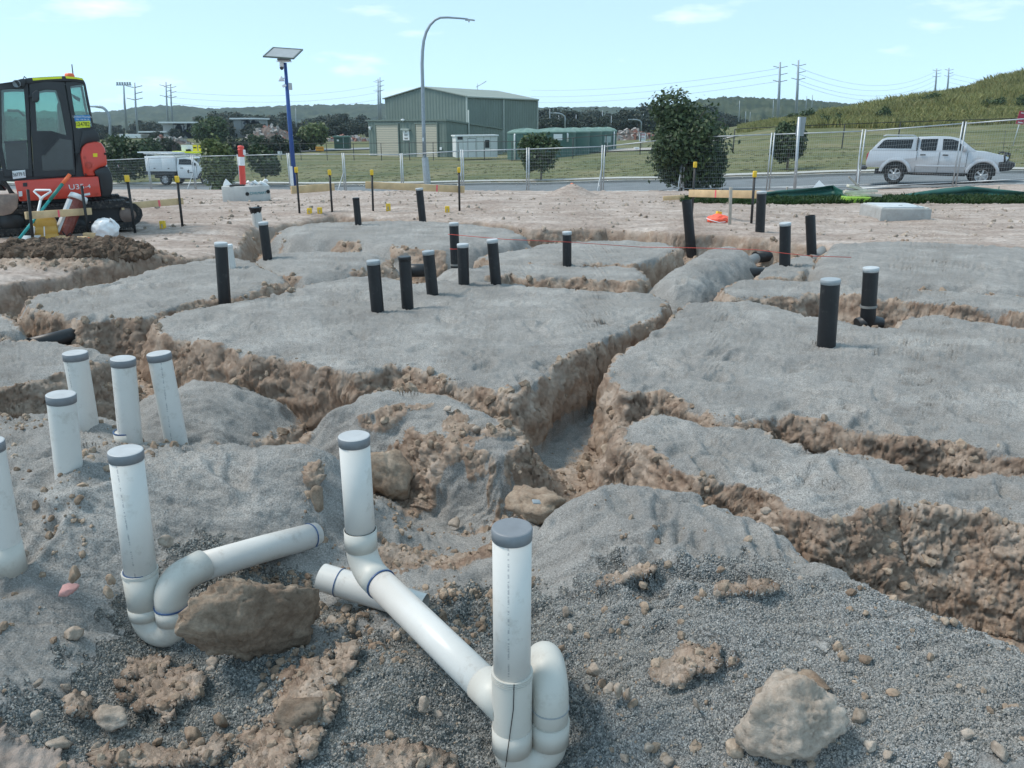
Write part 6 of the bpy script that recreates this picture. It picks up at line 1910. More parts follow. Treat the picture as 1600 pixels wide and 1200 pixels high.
MB().box(v * .87 + Vector((.10, .09, 0)), (.30, .03, .66), (0, .05, 0)).build('panel', plain('sign_back', (.27, .30, .31), .55, .3), root)
post_sign('notice_board', 949, 231, 213, 78, .6, .55, plain('board_grey', (.33, .40, .40), .6), 'plain grey notice board standing in front of the rightmost tank', M_GALV)
post_sign('notice_board', 1003, 226, 207, 100, .8, 1.0, M_WHITE, 'white site sign with red heading beside the rubble', M_GALV, [(.32, .62, M_SRED), (.2, .62, M_SRED), (-.05, .5, M_SRED), (-.25, .6, M_GREYF)])
post_sign('small_sign', 438, 245, 236, 104, .55, .5, M_WHITE, 'little white sign by the side road left of the blue pole', M_GALV, [(.02, .2, M_DARKH)])
post_sign('road_sign', 500, 236, 229, 120, 1.2, .6, plain('sign_orange', (.75, .33, .04), .6), 'orange roadworks sign on the side road', M_BLKP, [(.05, .9, M_DARKH)])
f = at_depth(534, 232, 118); s = 118 / F
root = empty('green_cabinet', f, 'dark green service cabinet beside the side road left of the sheds', 'cabinet')
MB().box((0, .8, 8 * s), (22 * s, 1.6, 17 * s)).build('body', plain('cabinet_green', (.03, .075, .055), .55), root)
MB().box((0, .8, 17 * s), (25 * s, 1.9, .2)).build('roof', M_TANKL, root)
MB().box((-5 * s, -.02, 11.5 * s), (3 * s, .04, 2.5 * s)).build('label_plate', M_WHITE, root)
MB().box((3 * s, -.02, 8 * s), (.6 * s, .05, 15 * s)).build('door_seam', M_GALV, root)
f = at_depth(995, 238, 92); s = 92 / F
root = empty('portable_bin', f, 'small white crate with dark openings beside the rubble', 'crate')
MB().box((0, .4, 3.5 * s), (7 * s, .8, 7 * s)).build('body', M_WHITE, root); MB().box((0, -.01, 3 * s), (3.5 * s, .04, 4 * s)).build('opening', M_DARKH, root)
# ------------------------------------------------------------------ EXCAVATOR
EXU = Vector((.869, .494, 0)); EXD = Vector((-.494, .869, 0))
EXO = ground(100, 363, 0.0); EXO.z = gz(EXO.x, EXO.y)
EXRZ = math.atan2(EXU.y, EXU.x)
def exl(px, py, dy=0.0):
    """photo pixel -> local (x, z) on the vertical plane dy metres behind the machine's near side"""
    dyv = (py - 600.0) / F
    r = Vector(((px - 800.0) / F, CP - dyv * SP, -(SP + dyv * CP)))
    c = Vector((0, 0, CAMZ)); p0 = EXO + EXD * dy
    t = (p0 - c).dot(EXD) / r.dot(EXD)
    q = c + r * t - EXO
    return q.dot(EXU), q.z
def zz(pts, dy=0.0):      # points of the enlarged study view (3.333x, offset 0,60)
    return [exl(x / 3.3325, 60 + y / 3.3325, dy) for x, y in pts]
M_EXR = plain('machine_red', (.62, .055, .03), .38, var=.08, dirt=((.35, .22, .16), .6, .3), coat=.3)
M_EXB = plain('machine_black', (.022, .024, .027), .45, var=.25, vscale=4, dirt=((.13, .12, .11), .58, .35))
M_EXG = plain('machine_grey', (.06, .065, .07), .5, var=.2)
M_TRACK = plain('track_rubber', (.022, .022, .023), .8, var=.3, vscale=10, dirt=((.22, .18, .15), .5, .6))
M_RUST = plain('worn_blade', (.26, .19, .16), .6, .2, var=.3, vscale=4, dirt=((.40, .30, .23), .5, .6))
M_YEL = plain('yellow_panel', (.75, .62, .02), .5, var=.06)
M_FYEL = plain('fluoro_yellow', (.72, .78, .03), .5, var=.05)
M_BLUE = plain('sticker_blue', (.02, .19, .45), .5)
M_INK = plain('black_ink', (.01, .01, .01), .6)
def glass_mat():
    m, nt, b = new_mat('cab_glass')
    b.inputs['Base Color'].default_value = (.62, .80, .76, 1)
    b.inputs['Roughness'].default_value = .02
    out = nt.nodes['Material Output']
    gl = nt.nodes.new('ShaderNodeBsdfGlossy'); gl.inputs['Roughness'].default_value = .03
    tr = nt.nodes.new('ShaderNodeBsdfTransparent'); tr.inputs['Color'].default_value = (.62, .78, .74, 1)
    fr = nt.nodes.new('ShaderNodeFresnel'); fr.inputs['IOR'].default_value = 1.5
    f2 = math_n(nt, 'ADD', fr.outputs[0], .05)
    mx = nt.nodes.new('ShaderNodeMixShader'); nt.links.new(f2, mx.inputs[0])
    nt.links.new(tr.outputs[0], mx.inputs[1]); nt.links.new(gl.outputs[0], mx.inputs[2]); nt.links.new(mx.outputs[0], out.inputs['Surface'])
    return m
M_GLASS = glass_mat()
ex = empty('excavator', EXO, 'red and black mini excavator with a glazed cab parked on the dirt', 'excavator', rz=EXRZ)
def ring_panel(name, outer, inner, y0, y1, mat, parent):
    """flat frame: outer outline with an opening, equal point counts"""
    n = len(outer); b = MB()
    vs = [(x, y, z) for y in (y0, y1) for ring in (outer, inner) for x, z in ring]
    fs = []
    for i in range(n):
        j = (i + 1) % n
        o0, o1, i0, i1 = i, j, n + i, n + j
        fs.append((o0, o1, i1, i0)); fs.append((2 * n + o0, 2 * n + i0, 2 * n + i1, 2 * n + o1))
        fs.append((o0, 2 * n + o0, 2 * n + o1, o1)); fs.append((i0, i1, 2 * n + i1, 2 * n + i0))
    b.add(vs, fs)
    return b.build(name, mat, parent, bevel=.006, seg=1)
CW = 1.0        # cab width
cab = None
# window openings as rings
front_o = zz([(-22,240),(60,228),(148,236),(158,480),(172,722),(20,722),(-18,560)])
front_i = zz([(6,268),(60,264),(124,264),(134,400),(148,680),(34,684),(10,560)])
door_o = zz([(150,236),(240,222),(335,226),(352,330),(378,480),(395,712),(280,722),(176,722)])
door_i = zz([(180,278),(240,266),(292,268),(312,330),(345,500),(345,505),(270,482),(192,482)])
rear_o = zz([(338,226),(398,222),(446,236),(470,360),(510,560),(420,545),(400,690),(380,480)])
rear_i = zz([(366,250),(400,242),(434,240),(452,345),(480,458),(440,466),(404,472),(384,360)])
for nm, yy in (('near', 0.0), ('far', CW)):
    s = 1 if nm == 'near' else -1
    f_ = ring_panel('cab_front_frame', front_o, front_i, yy, yy + .05 * s, M_EXB, ex)
    d_ = ring_panel('cab_door', door_o, door_i, yy - .015 * s, yy + .05 * s, M_EXB, ex)
    r__ = ring_panel('cab_rear_frame', rear_o, rear_i, yy, yy + .05 * s, M_EXB, ex)
    for o_, inn, par in (('front', front_i, f_), ('door', door_i, d_), ('rear', rear_i, r__)):
        MB().prism([(x, z) for x, z in inn], yy + .018 * s, yy + .024 * s).build('window', M_GLASS, par)
    if nm == 'near':
        lw = zz([(215,615),(300,520),(372,530),(384,682),(222,690)])
        MB().prism(lw, yy - .02, yy - .016).build('lower_window', M_DGLASS, d_)
        lw2 = zz([(24,545),(138,540),(149,680),(36,684)])
        MB().prism(lw2, yy + .012, yy + .017).build('lower_window', M_DGLASS, f_)
        MB().prism(zz([(20,536),(140,530),(140,543),(20,548)]), -.02, .03).build('window_bar', M_EXG, f_)
        MB().prism(zz([(222,500),(252,500),(250,535),(228,535)]), -.04, .0).build('handle', M_EXB, d_)
        MB().prism(zz([(225,600),(300,520),(308,526),(232,612)]), -.045, -.015).build('grab_rail', M_EXB, d_)
        MB().prism(zz([(166,292),(190,272),(205,280),(206,322),(194,336),(168,332)]), -.28, -.22).build('mirror', M_EXB, ex, bevel=.01)
        MB().prism(zz([(150,300),(180,296),(180,304),(150,308)]), -.24, .02).build('mirror_arm', M_EXB, ex)
        sb = MB().prism(zz([(385,402),(468,398),(472,428),(390,432)]), -.006, .0).build('sticker', M_BLUE, r__)
        cxy = zz([(428,408)])[0]; text_mesh('lettering', 'United Rentals', .042, M_WCAP, sb, (cxy[0], -.009, cxy[1]), (math.pi / 2, 0, 0))
        cxy = zz([(430,423)])[0]; text_mesh('lettering', 'TEL 180 88 38', .03, M_WCAP, sb, (cxy[0], -.009, cxy[1]), (math.pi / 2, 0, 0))
        sb = MB().prism(zz([(394,433),(468,430),(470,463),(396,466)]), -.006, .0).build('sticker', M_FYEL, r__)
        cxy = zz([(437,448)])[0]; text_mesh('lettering', '24782', .085, M_INK, sb, (cxy[0], -.009, cxy[1]), (math.pi / 2, 0, 0), sx=.74)
        cxy = zz([(401,448)])[0]; text_mesh('lettering', 'CS', .045, M_INK, sb, (cxy[0], -.009, cxy[1]), (math.pi / 2, math.pi / 2, 0))
        pl = MB().prism(zz([(63,690),(131,684),(135,724),(68,732)]), -.03, -.02).build('number_plate', M_WCAP, ex)
        cxy = zz([(99,708)])[0]; text_mesh('lettering', '36779 E', .072, M_INK, pl, (cxy[0], -.036, cxy[1]), (math.pi / 2, -.08, 0), sx=.68)
# roof, pillars across, floor
MB().prism(zz([(-24,238),(60,226),(150,206),(240,200),(330,196),(400,202),(430,208),(446,236),(396,224),(240,224),(150,238),(60,234)]), -.02, CW + .02).build('cab_roof', M_EXB, ex, bevel=.02)
MB().prism(zz([(168,207),(240,202),(322,198),(322,210),(240,214),(172,220)]), -.035, -.018).build('roof_stripe', M_FYEL, ex)
MB().prism(zz([(340,197),(400,203),(432,211),(434,218),(398,212),(344,209)]), -.035, -.018).build('roof_stripe', M_FYEL, ex)
b_ = MB()
for a, c in ((-20, 560), (446, 236)):
    pass
p = zz([(390,192)])[0]
MB().lathe([(.07, -.02), (.065, .03), (.05, .05), (.001, .055)], 14, (zz([(366,196)])[0][0], .25, zz([(366,196)])[0][1])).build('beacon', M_ORANGE, ex)
MB().tube([(zz([(388,196)])[0][0], .45, zz([(388,196)])[0][1]), (zz([(379,124)])[0][0], .45, zz([(379,124)])[0][1])], .008, 6).build('aerial', M_EXG, ex)
MB().prism(zz([(76,222),(112,212),(130,212),(130,252),(96,252)]), -.1, .06).build('work_light', M_EXB, ex, bevel=.01)
lx, lz = zz([(97,238)])[0]
MB().lathe([(.001, -.02), (.05, -.01), (.05, .02)], 12, (lx - .02, -.1, lz), Euler((math.pi / 2, 0, -.4)).to_matrix()).build('lamp_glass', M_GCAP, ex)
MB().tube([(zz([(122,212)])[0][0], 0, zz([(122,212)])[0][1]), (zz([(127,198)])[0][0], 0, zz([(127,198)])[0][1]), (zz([(137,208)])[0][0], 0, zz([(137,208)])[0][1])], .008, 6).build('lifting_eye', M_EXB, ex)
# rear wall, seat and console seen through the glass
MB().prism(zz([(300,330),(345,330),(372,690),(318,690)]), .30, .72).build('seat', M_EXG, ex, bevel=.03)
MB().prism(zz([(60,560),(110,540),(120,700),(60,700)]), .25, .75).build('console', M_EXG, ex, bevel=.02)
MB().tube([(zz([(30,370)])[0][0], .8, zz([(30,370)])[0][1]), (zz([(90,372)])[0][0], .75, zz([(90,372)])[0][1]), (zz([(120,400)])[0][0], .7, zz([(120,400)])[0][1])], .02, 8).build('roll_bar', M_EXB, ex)
MB().prism(zz([(-20,690),(410,690),(410,740),(-20,745)]), .02, CW).build('cab_floor', M_EXB, ex)
# wiper of the rear pane
MB().prism(zz([(370,285),(420,312),(416,330),(385,312)]), .07, .075).build('wiper', M_EXG, ex)
# engine cover and counterweight
MB().prism(zz([(395,600),(500,560),(530,690),(510,730),(395,735)]), .0, CW + .2).build('engine_bay', M_EXB, ex)
MB().prism(zz([(418,604),(426,566),(450,545),(490,538),(524,540),(545,572),(556,640),(556,662),(520,672),(488,690),(500,715),(436,715)]), -.10, CW + .35).build('engine_cover', M_EXR, ex, bevel=.03)
MB().prism(zz([(428,480),(484,468),(510,492),(522,538),(490,536),(450,542),(424,566),(416,604),(408,600)]), -.02, CW + .2).build('rear_shroud', M_EXB, ex, bevel=.015)
MB().prism(zz([(488,690),(520,674),(558,666),(576,700),(584,740),(584,786),(572,818),(528,822),(512,716),(498,716)]), -.14, CW + .4).build('counterweight', M_EXB, ex, bevel=.035)
cx, cz_ = zz([(459,659)])[0]
MB().lathe([(.001, -.012), (.045, -.012), (.045, .012)], 12, (cx, -.105, cz_), Euler((math.pi / 2, 0, 0)).to_matrix()).build('fuel_cap', M_EXB, ex)
MB().prism(zz([(482,598),(505,597),(505,616),(483,616)]), -.108, -.101).build('warning_sticker', M_YEL, ex)
sk = MB().prism(zz([(75,742),(300,726),(510,716),(526,820),(300,834),(102,846)]), -.13, CW + .3).build('lower_skirt', M_EXR, ex, bevel=.015)
cxy = zz([(397,771)])[0]; text_mesh('lettering', 'U35', .105, M_WCAP, sk, (cxy[0], -.135, cxy[1]), (math.pi / 2, -.03, 0), sx=1.2)
cxy = zz([(455,768)])[0]; text_mesh('lettering', '-4', .08, M_WCAP, sk, (cxy[0], -.135, cxy[1]), (math.pi / 2, -.03, 0), sx=1.2)
MB().prism(zz([(120,750),(142,748),(143,768),(121,769)]), -.136, -.131).build('decal', M_EXB, sk)
MB().prism(zz([(97,794),(116,792),(118,818),(99,820)]), -.136, -.131).build('decal', M_WCAP, sk)
MB().prism(zz([(432,806),(466,800),(468,812),(436,816)]), -.136, -.131).build('decal', M_WCAP, sk)
# undercarriage
MB().prism(zz([(150,846),(480,830),(470,862),(160,880)]), .1, 1.1).build('slew_base', M_EXB, ex)
def track(dy):
    top = zz([(-40,886),(180,878),(420,862),(640,848),(700,856),(732,886),(738,916),(722,950),(690,974),(420,992),(180,1008),(-40,1016)])
    inner = zz([(-36,914),(180,904),(420,888),(640,876),(680,882),(702,900),(706,918),(696,938),(674,950),(420,966),(180,980),(-36,988)])
    t = ring_panel('track', top, inner, dy, dy + .32, M_TRACK, ex)
    for x, y, r in ((672, 914, .145), (60, 950, .16)):
        a, c = zz([(x, y)])[0]
        w = MB().lathe([(.001, -.02), (r * .5, -.02), (r * .55, .03), (r, .03), (r, .25), (.001, .25)], 18, (a, dy + .26, c), Euler((math.pi / 2, 0, 0)).to_matrix())
        w.build('sprocket' if x > 300 else 'idler', M_RUST if x > 300 else M_EXB, t)
    for x in (180, 300, 420, 540):
        a, c = zz([(x, 975 - (x - 180) * .055)])[0]
        MB().lathe([(.001, 0), (.075, 0), (.075, .2), (.001, .2)], 14, (a, dy + .24, c), Euler((math.pi / 2, 0, 0)).to_matrix()).build('roller', M_EXB, t)
    MB().prism(zz([(30,905),(640,878),(640,945),(30,972)]), dy + .12, dy + .24).build('track_frame', M_EXB, t)
    n = 30
    L0 = zz([(-40,1016)])[0]; L1 = zz([(690,974)])[0]; T0 = zz([(-40,886)])[0]; T1 = zz([(640,848)])[0]
    lug = MB()
    for k in range(n):
        u = k / (n - 1)
        for (a, bq, s) in ((L0, L1, -1), (T0, T1, 1)):
            lug.box((a[0] + (bq[0] - a[0]) * u, dy + .16, a[1] + (bq[1] - a[1]) * u + s * .012), (.05, .33, .035))
    o = lug.build('tread_lugs', M_TRACK, t); o['kind'] = 'stuff'
track(-.18); track(.98)
# dozer blade at the left edge and the lower boom end
MB().prism(zz([(-60,812),(88,808),(96,820),(92,880),(62,912),(20,922),(-60,922)], -.45), -.5, -.38).build('dozer_blade', M_RUST, ex, bevel=.02)
MB().prism(zz([(-60,880),(160,860),(160,890),(-60,916)]), .2, .9).build('blade_arm', M_EXB, ex)
MB().prism(zz([(-60,640),(-5,640),(-5,760),(30,800),(-60,800)]), .3, .7).build('swing_bracket', M_EXB, ex, bevel=.02)

for k in range(4):                                             # hoses by the boom foot
    pts_ = [zz([(-30, 700 + 12 * k)])[0], zz([(20 + 6 * k, 740 + 14 * k)])[0], zz([(60, 800 + 10 * k)])[0], zz([(110, 850 + 6 * k)])[0]]
    MB().tube([(a_, .1 + .03 * k, b_z) for a_, b_z in pts_], .018, 7).build('hose', M_EXB, ex)
for k, (a_, b_z) in enumerate([(110, 830), (300, 822), (500, 806), (440, 620), (545, 600), (446, 706)]):
    q_ = zz([(a_, b_z)])[0]
    MB().lathe([(.001, -.006), (.016, -.006), (.016, .006)], 8, (q_[0], -.135 if k < 3 else -.104, q_[1]), Euler((math.pi / 2, 0, 0)).to_matrix()).build('bolt', M_EXB, ex)
# ------------------------------------------------------------------ CARS
def car_paint(name, col, metal):
    m, nt, b = new_mat(name)
    tc = nt.nodes.new('ShaderNodeTexCoord').outputs['Object']
    c = ramp(nt, noise(nt, 1.5, 4, .6, tc), [(.3, tuple(x * .95 for x in col)), (.7, col)])
    nt.links.new(c, b.inputs['Base Color']); b.inputs['Metallic'].default_value = metal; b.inputs['Roughness'].default_value = .34
    b.inputs['Coat Weight'].default_value = .6; b.inputs['Coat Roughness'].default_value = .06
    return m
M_SILVER = car_paint('silver_paint', (.53, .545, .57), .35)
M_WPAINT = car_paint('white_car_paint', (.72, .735, .74), 0.0)
M_TINT = plain('tinted_glass', (.010, .012, .014), .08, var=.1, spec=.45)
M_TYRE = plain('tyre_rubber', (.018, .018, .019), .8, var=.2, vscale=10)
M_ALLOY = plain('alloy', (.50, .51, .52), .35, .7, var=.08)
M_PLAS = plain('black_plastic', (.02, .021, .023), .55, var=.15)
M_HEAD = plain('headlight_glass', (.62, .66, .68), .12, .3)
M_TAIL = plain('tail_red', (.35, .015, .02), .25)
def arch(cx, cz, r, a0, a1, n=9):
    return [(cx + r * math.cos(a), cz + r * math.sin(a)) for a in np.linspace(a0, a1, n)]
def wheel(root, x, y, r, wdt, spokes=6):
    s = -1 if y < 0 else 1
    Rm = Euler((math.pi / 2 * (1 if s < 0 else -1), 0, 0)).to_matrix()
    w = MB().lathe([(r * .60, -wdt * .5), (r * .9, -wdt * .5), (r, -wdt * .32), (r, wdt * .32), (r * .9, wdt * .5), (r * .60, wdt * .5), (r * .60, -wdt * .5)], 28, (x, y, r), Rm)
    wo = w.build('wheel', M_TYRE, root)
    MB().lathe([(r * .62, -wdt * .3), (r * .62, wdt * .46), (r * .55, wdt * .44), (r * .54, -wdt * .1), (.001, -wdt * .1)], 28, (x, y, r), Rm, smooth=False).build('rim', M_ALLOY, wo)
    b = MB()
    for k in range(spokes):
        a = 6.283 * k / spokes + .3
        c = Vector((math.cos(a) * r * .31, math.sin(a) * r * .31, wdt * .33))
        b.box(Vector((x, y, r)) + Rm @ c, (r * .52, r * .17, wdt * .14), Rm @ Euler((0, 0, a)).to_matrix())
    b.lathe([(.001, wdt * .42), (r * .14, wdt * .40), (r * .15, wdt * .3)], 12, (x, y, r), Rm)
    b.build('spoke', M_ALLOY, wo)
    return wo
def body_shell(root, outline, hw, mat, name='body', tuck=.06):
    """lower body: side outline extruded to full width with the flanks tucked in low and at the shoulder"""
    def f(x, z): return hw - tuck * max(0, (.75 - z) / .4) ** 1.5 * .6 - .04 * max(0, (z - 1.15) / .2)
    return MB().prism(outline, lambda x, z: -f(x, z), lambda x, z: f(x, z)).build(name, mat, root, bevel=.025)
def cabin_shell(root, outline, hw, z0, slope, mat, name='cab'):
    f = lambda x, z: hw - max(0, z - z0) * slope
    return MB().prism(outline, lambda x, z: -f(x, z), lambda x, z: f(x, z)).build(name, mat, root, bevel=.03), f
def side_glass(parent, outline, f, mat, name='window', off=.006, sides=(-1, 1)):
    for s in sides:
        MB().prism(outline, lambda x, z: s * (f(x, z) + off), lambda x, z: s * (f(x, z) - .012)).build(name, mat, parent)
def flare(root, cx, cz, r0, r1, hw, mat, a0=.12, a1=math.pi - .12, out=.05):
    for s in (-1, 1):
        outer = arch(cx, cz, r1, a0, a1, 13); inner = arch(cx, cz, r0, a1, a0, 13)
        MB().prism(outer + inner, s * (hw - .06), s * (hw + out)).build('wheel_arch', mat, root, bevel=.015)

def ute(loc, rz):
    root = empty('utility_car', loc, 'silver dual cab utility car with a canopy and black bull bar on the road', 'car', rz=rz)
    hw = .92
    fr, fz = (4.33, .40), (1.16, .40)
    low = [(.05, .66), (.02, .86), (.10, 1.24), (.13, 1.31), (1.86, 1.32), (3.95, 1.32), (4.45, 1.29), (4.92, 1.18), (5.08, 1.06), (5.12, .80), (5.05, .66)]
    low += arch(fr[0], fr[1], .50, .55, math.pi - .25, 10) + [(3.80, .47), (1.70, .47)] + arch(fz[0], fz[1], .50, .25, math.pi - .5, 10)
    bd = body_shell(root, low, hw, M_SILVER)
    can, fc = cabin_shell(root, [(.15, 1.30), (.30, 1.50), (.52, 1.74), (.72, 1.81), (1.86, 1.845), (1.86, 1.30)], .90, 1.3, .22, M_SILVER, 'canopy')
    cab_, fb = cabin_shell(root, [(1.885, 1.30), (1.885, 1.84), (2.5, 1.865), (3.05, 1.855), (3.30, 1.81), (3.55, 1.67), (4.02, 1.30)], .90, 1.3, .25, M_SILVER, 'cab')
    side_glass(can, [(.36, 1.40), (.60, 1.70), (.72, 1.735), (1.70, 1.755), (1.66, 1.39)], fc, M_TINT)
    side_glass(cab_, [(1.99, 1.40), (1.99, 1.76), (2.60, 1.775), (2.58, 1.32), (2.08, 1.32)], fb, M_TINT)
    side_glass(cab_, [(2.80, 1.34), (2.78, 1.775), (3.10, 1.765), (3.32, 1.70), (3.66, 1.37), (3.62, 1.33)], fb, M_TINT)
    MB().add([(4.0, -.78, 1.335), (4.0, .78, 1.335), (3.36, .66, 1.79), (3.36, -.66, 1.79)], [(0, 1, 2, 3)]).build('windscreen', M_TINT, cab_).location = (.012, 0, .012)
    MB().add([(.18, -.74, 1.38), (.18, .74, 1.38), (.49, .66, 1.70), (.49, -.66, 1.70)], [(0, 3, 2, 1)]).build('rear_window', M_TINT, can).location = (-.014, 0, .012)
    for s in (-1, 1):
        for x in (1.90, 2.72, 3.72):
            MB().box((x, s * (hw - .012), .88), (.014, .012, .80)).build('door_gap', M_PLAS, bd)
        for x in (2.12, 2.94):
            MB().box((x, s * (hw + .012), 1.16), (.20, .04, .045)).build('door_handle', M_PLAS, bd, bevel=.01)
        MB().box((2.8, s * (hw + .004), .735), (1.75, .02, .07)).build('rub_strip', M_SILVER, bd, bevel=.008)
        MB().tube([(1.75, s * (hw - .02), .42), (3.75, s * (hw - .02), .40)], .045, 8).build('side_step', M_PLAS, root)
        MB().box((3.60, s * (hw + .09), 1.42), (.15, .22, .20)).build('mirror', M_SILVER, root, bevel=.04)
        MB().box((4.98, s * .66, 1.05), (.26, .40, .20), (0, .35, s * -.3)).build('headlight', M_HEAD, bd, bevel=.03)
        MB().box((.06, s * .80, 1.0), (.09, .16, .36)).build('tail_light', M_TAIL, bd, bevel=.02)
        MB().tube([(.55, s * .60, 1.86), (.65, s * .60, 1.90), (1.70, s * .58, 1.90), (1.78, s * .58, 1.86)], .022, 8).build('roof_rail', M_GALV, can)
        MB().prism([(1.865, 1.3), (1.885, 1.3), (1.885, 1.83), (1.865, 1.83)], s * .76, s * .905).build('canopy_gap', M_PLAS, can)
        MB().prism(arch(fr[0], fr[1], .49, 0, math.pi, 14), s * .30, s * (hw - .10)).build('wheel_well', M_PLAS, root)
        MB().prism(arch(fz[0], fz[1], .49, 0, math.pi, 14), s * .30, s * (hw - .10)).build('wheel_well', M_PLAS, root)
    flare(root, fr[0], fr[1] + .02, .50, .62, hw, M_SILVER); flare(root, fz[0], fz[1] + .02, .50, .62, hw, M_SILVER)
    for x in (fr[0], fz[0]):
        for y in (-.80, .80): wheel(root, x, y, .395, .27)
    bb = MB(); bb.prism([(4.86, .55), (5.30, .62), (5.42, .78), (5.40, .92), (5.08, .96), (4.84, .92)], -.93, .93)
    bo = bb.build('bull_bar', M_PLAS, root, bevel=.03)
    for s in (-1, 1):
        MB().tube([(5.20, s * .48, .9), (5.24, s * .48, 1.22), (5.12, s * .52, 1.26), (5.0, s * .90, 1.22), (5.05, s * .93, .95)], .032, 8).build('hoop', M_PLAS, bo)
        MB().lathe([(.001, .0), (.075, .0), (.075, .05)], 12, (5.40, s * .6, .8), Euler((0, math.pi / 2, 0)).to_matrix()).build('fog_lamp', M_HEAD, bo)
    MB().tube([(5.20, -.48, 1.2), (5.20, .48, 1.2)], .035, 8).build('top_hoop', M_PLAS, bo)
    MB().box((-.04, 0, .60), (.22, 1.5, .14)).build('rear_bumper', M_PLAS, root, bevel=.02)
    MB().box((2.6, 0, .46), (4.4, 1.3, .16)).build('chassis', M_PLAS, root)
    MB().tube([(4.95, -.75, 1.05), (4.9, -.78, 2.1)], .008, 5).build('aerial', M_PLAS, root)
    return root
_rd = Vector((-FDIR.x, -FDIR.y, 0))
c0 = at_depth(1460, 281, 31.2)
zc_ = land(c0.x, c0.y) - .05
L0 = c0 + _rd * (-2.50)
_u = ute((L0.x, L0.y, zc_), math.atan2(_rd.y, _rd.x))
_u.scale = (.915, .93, .93)

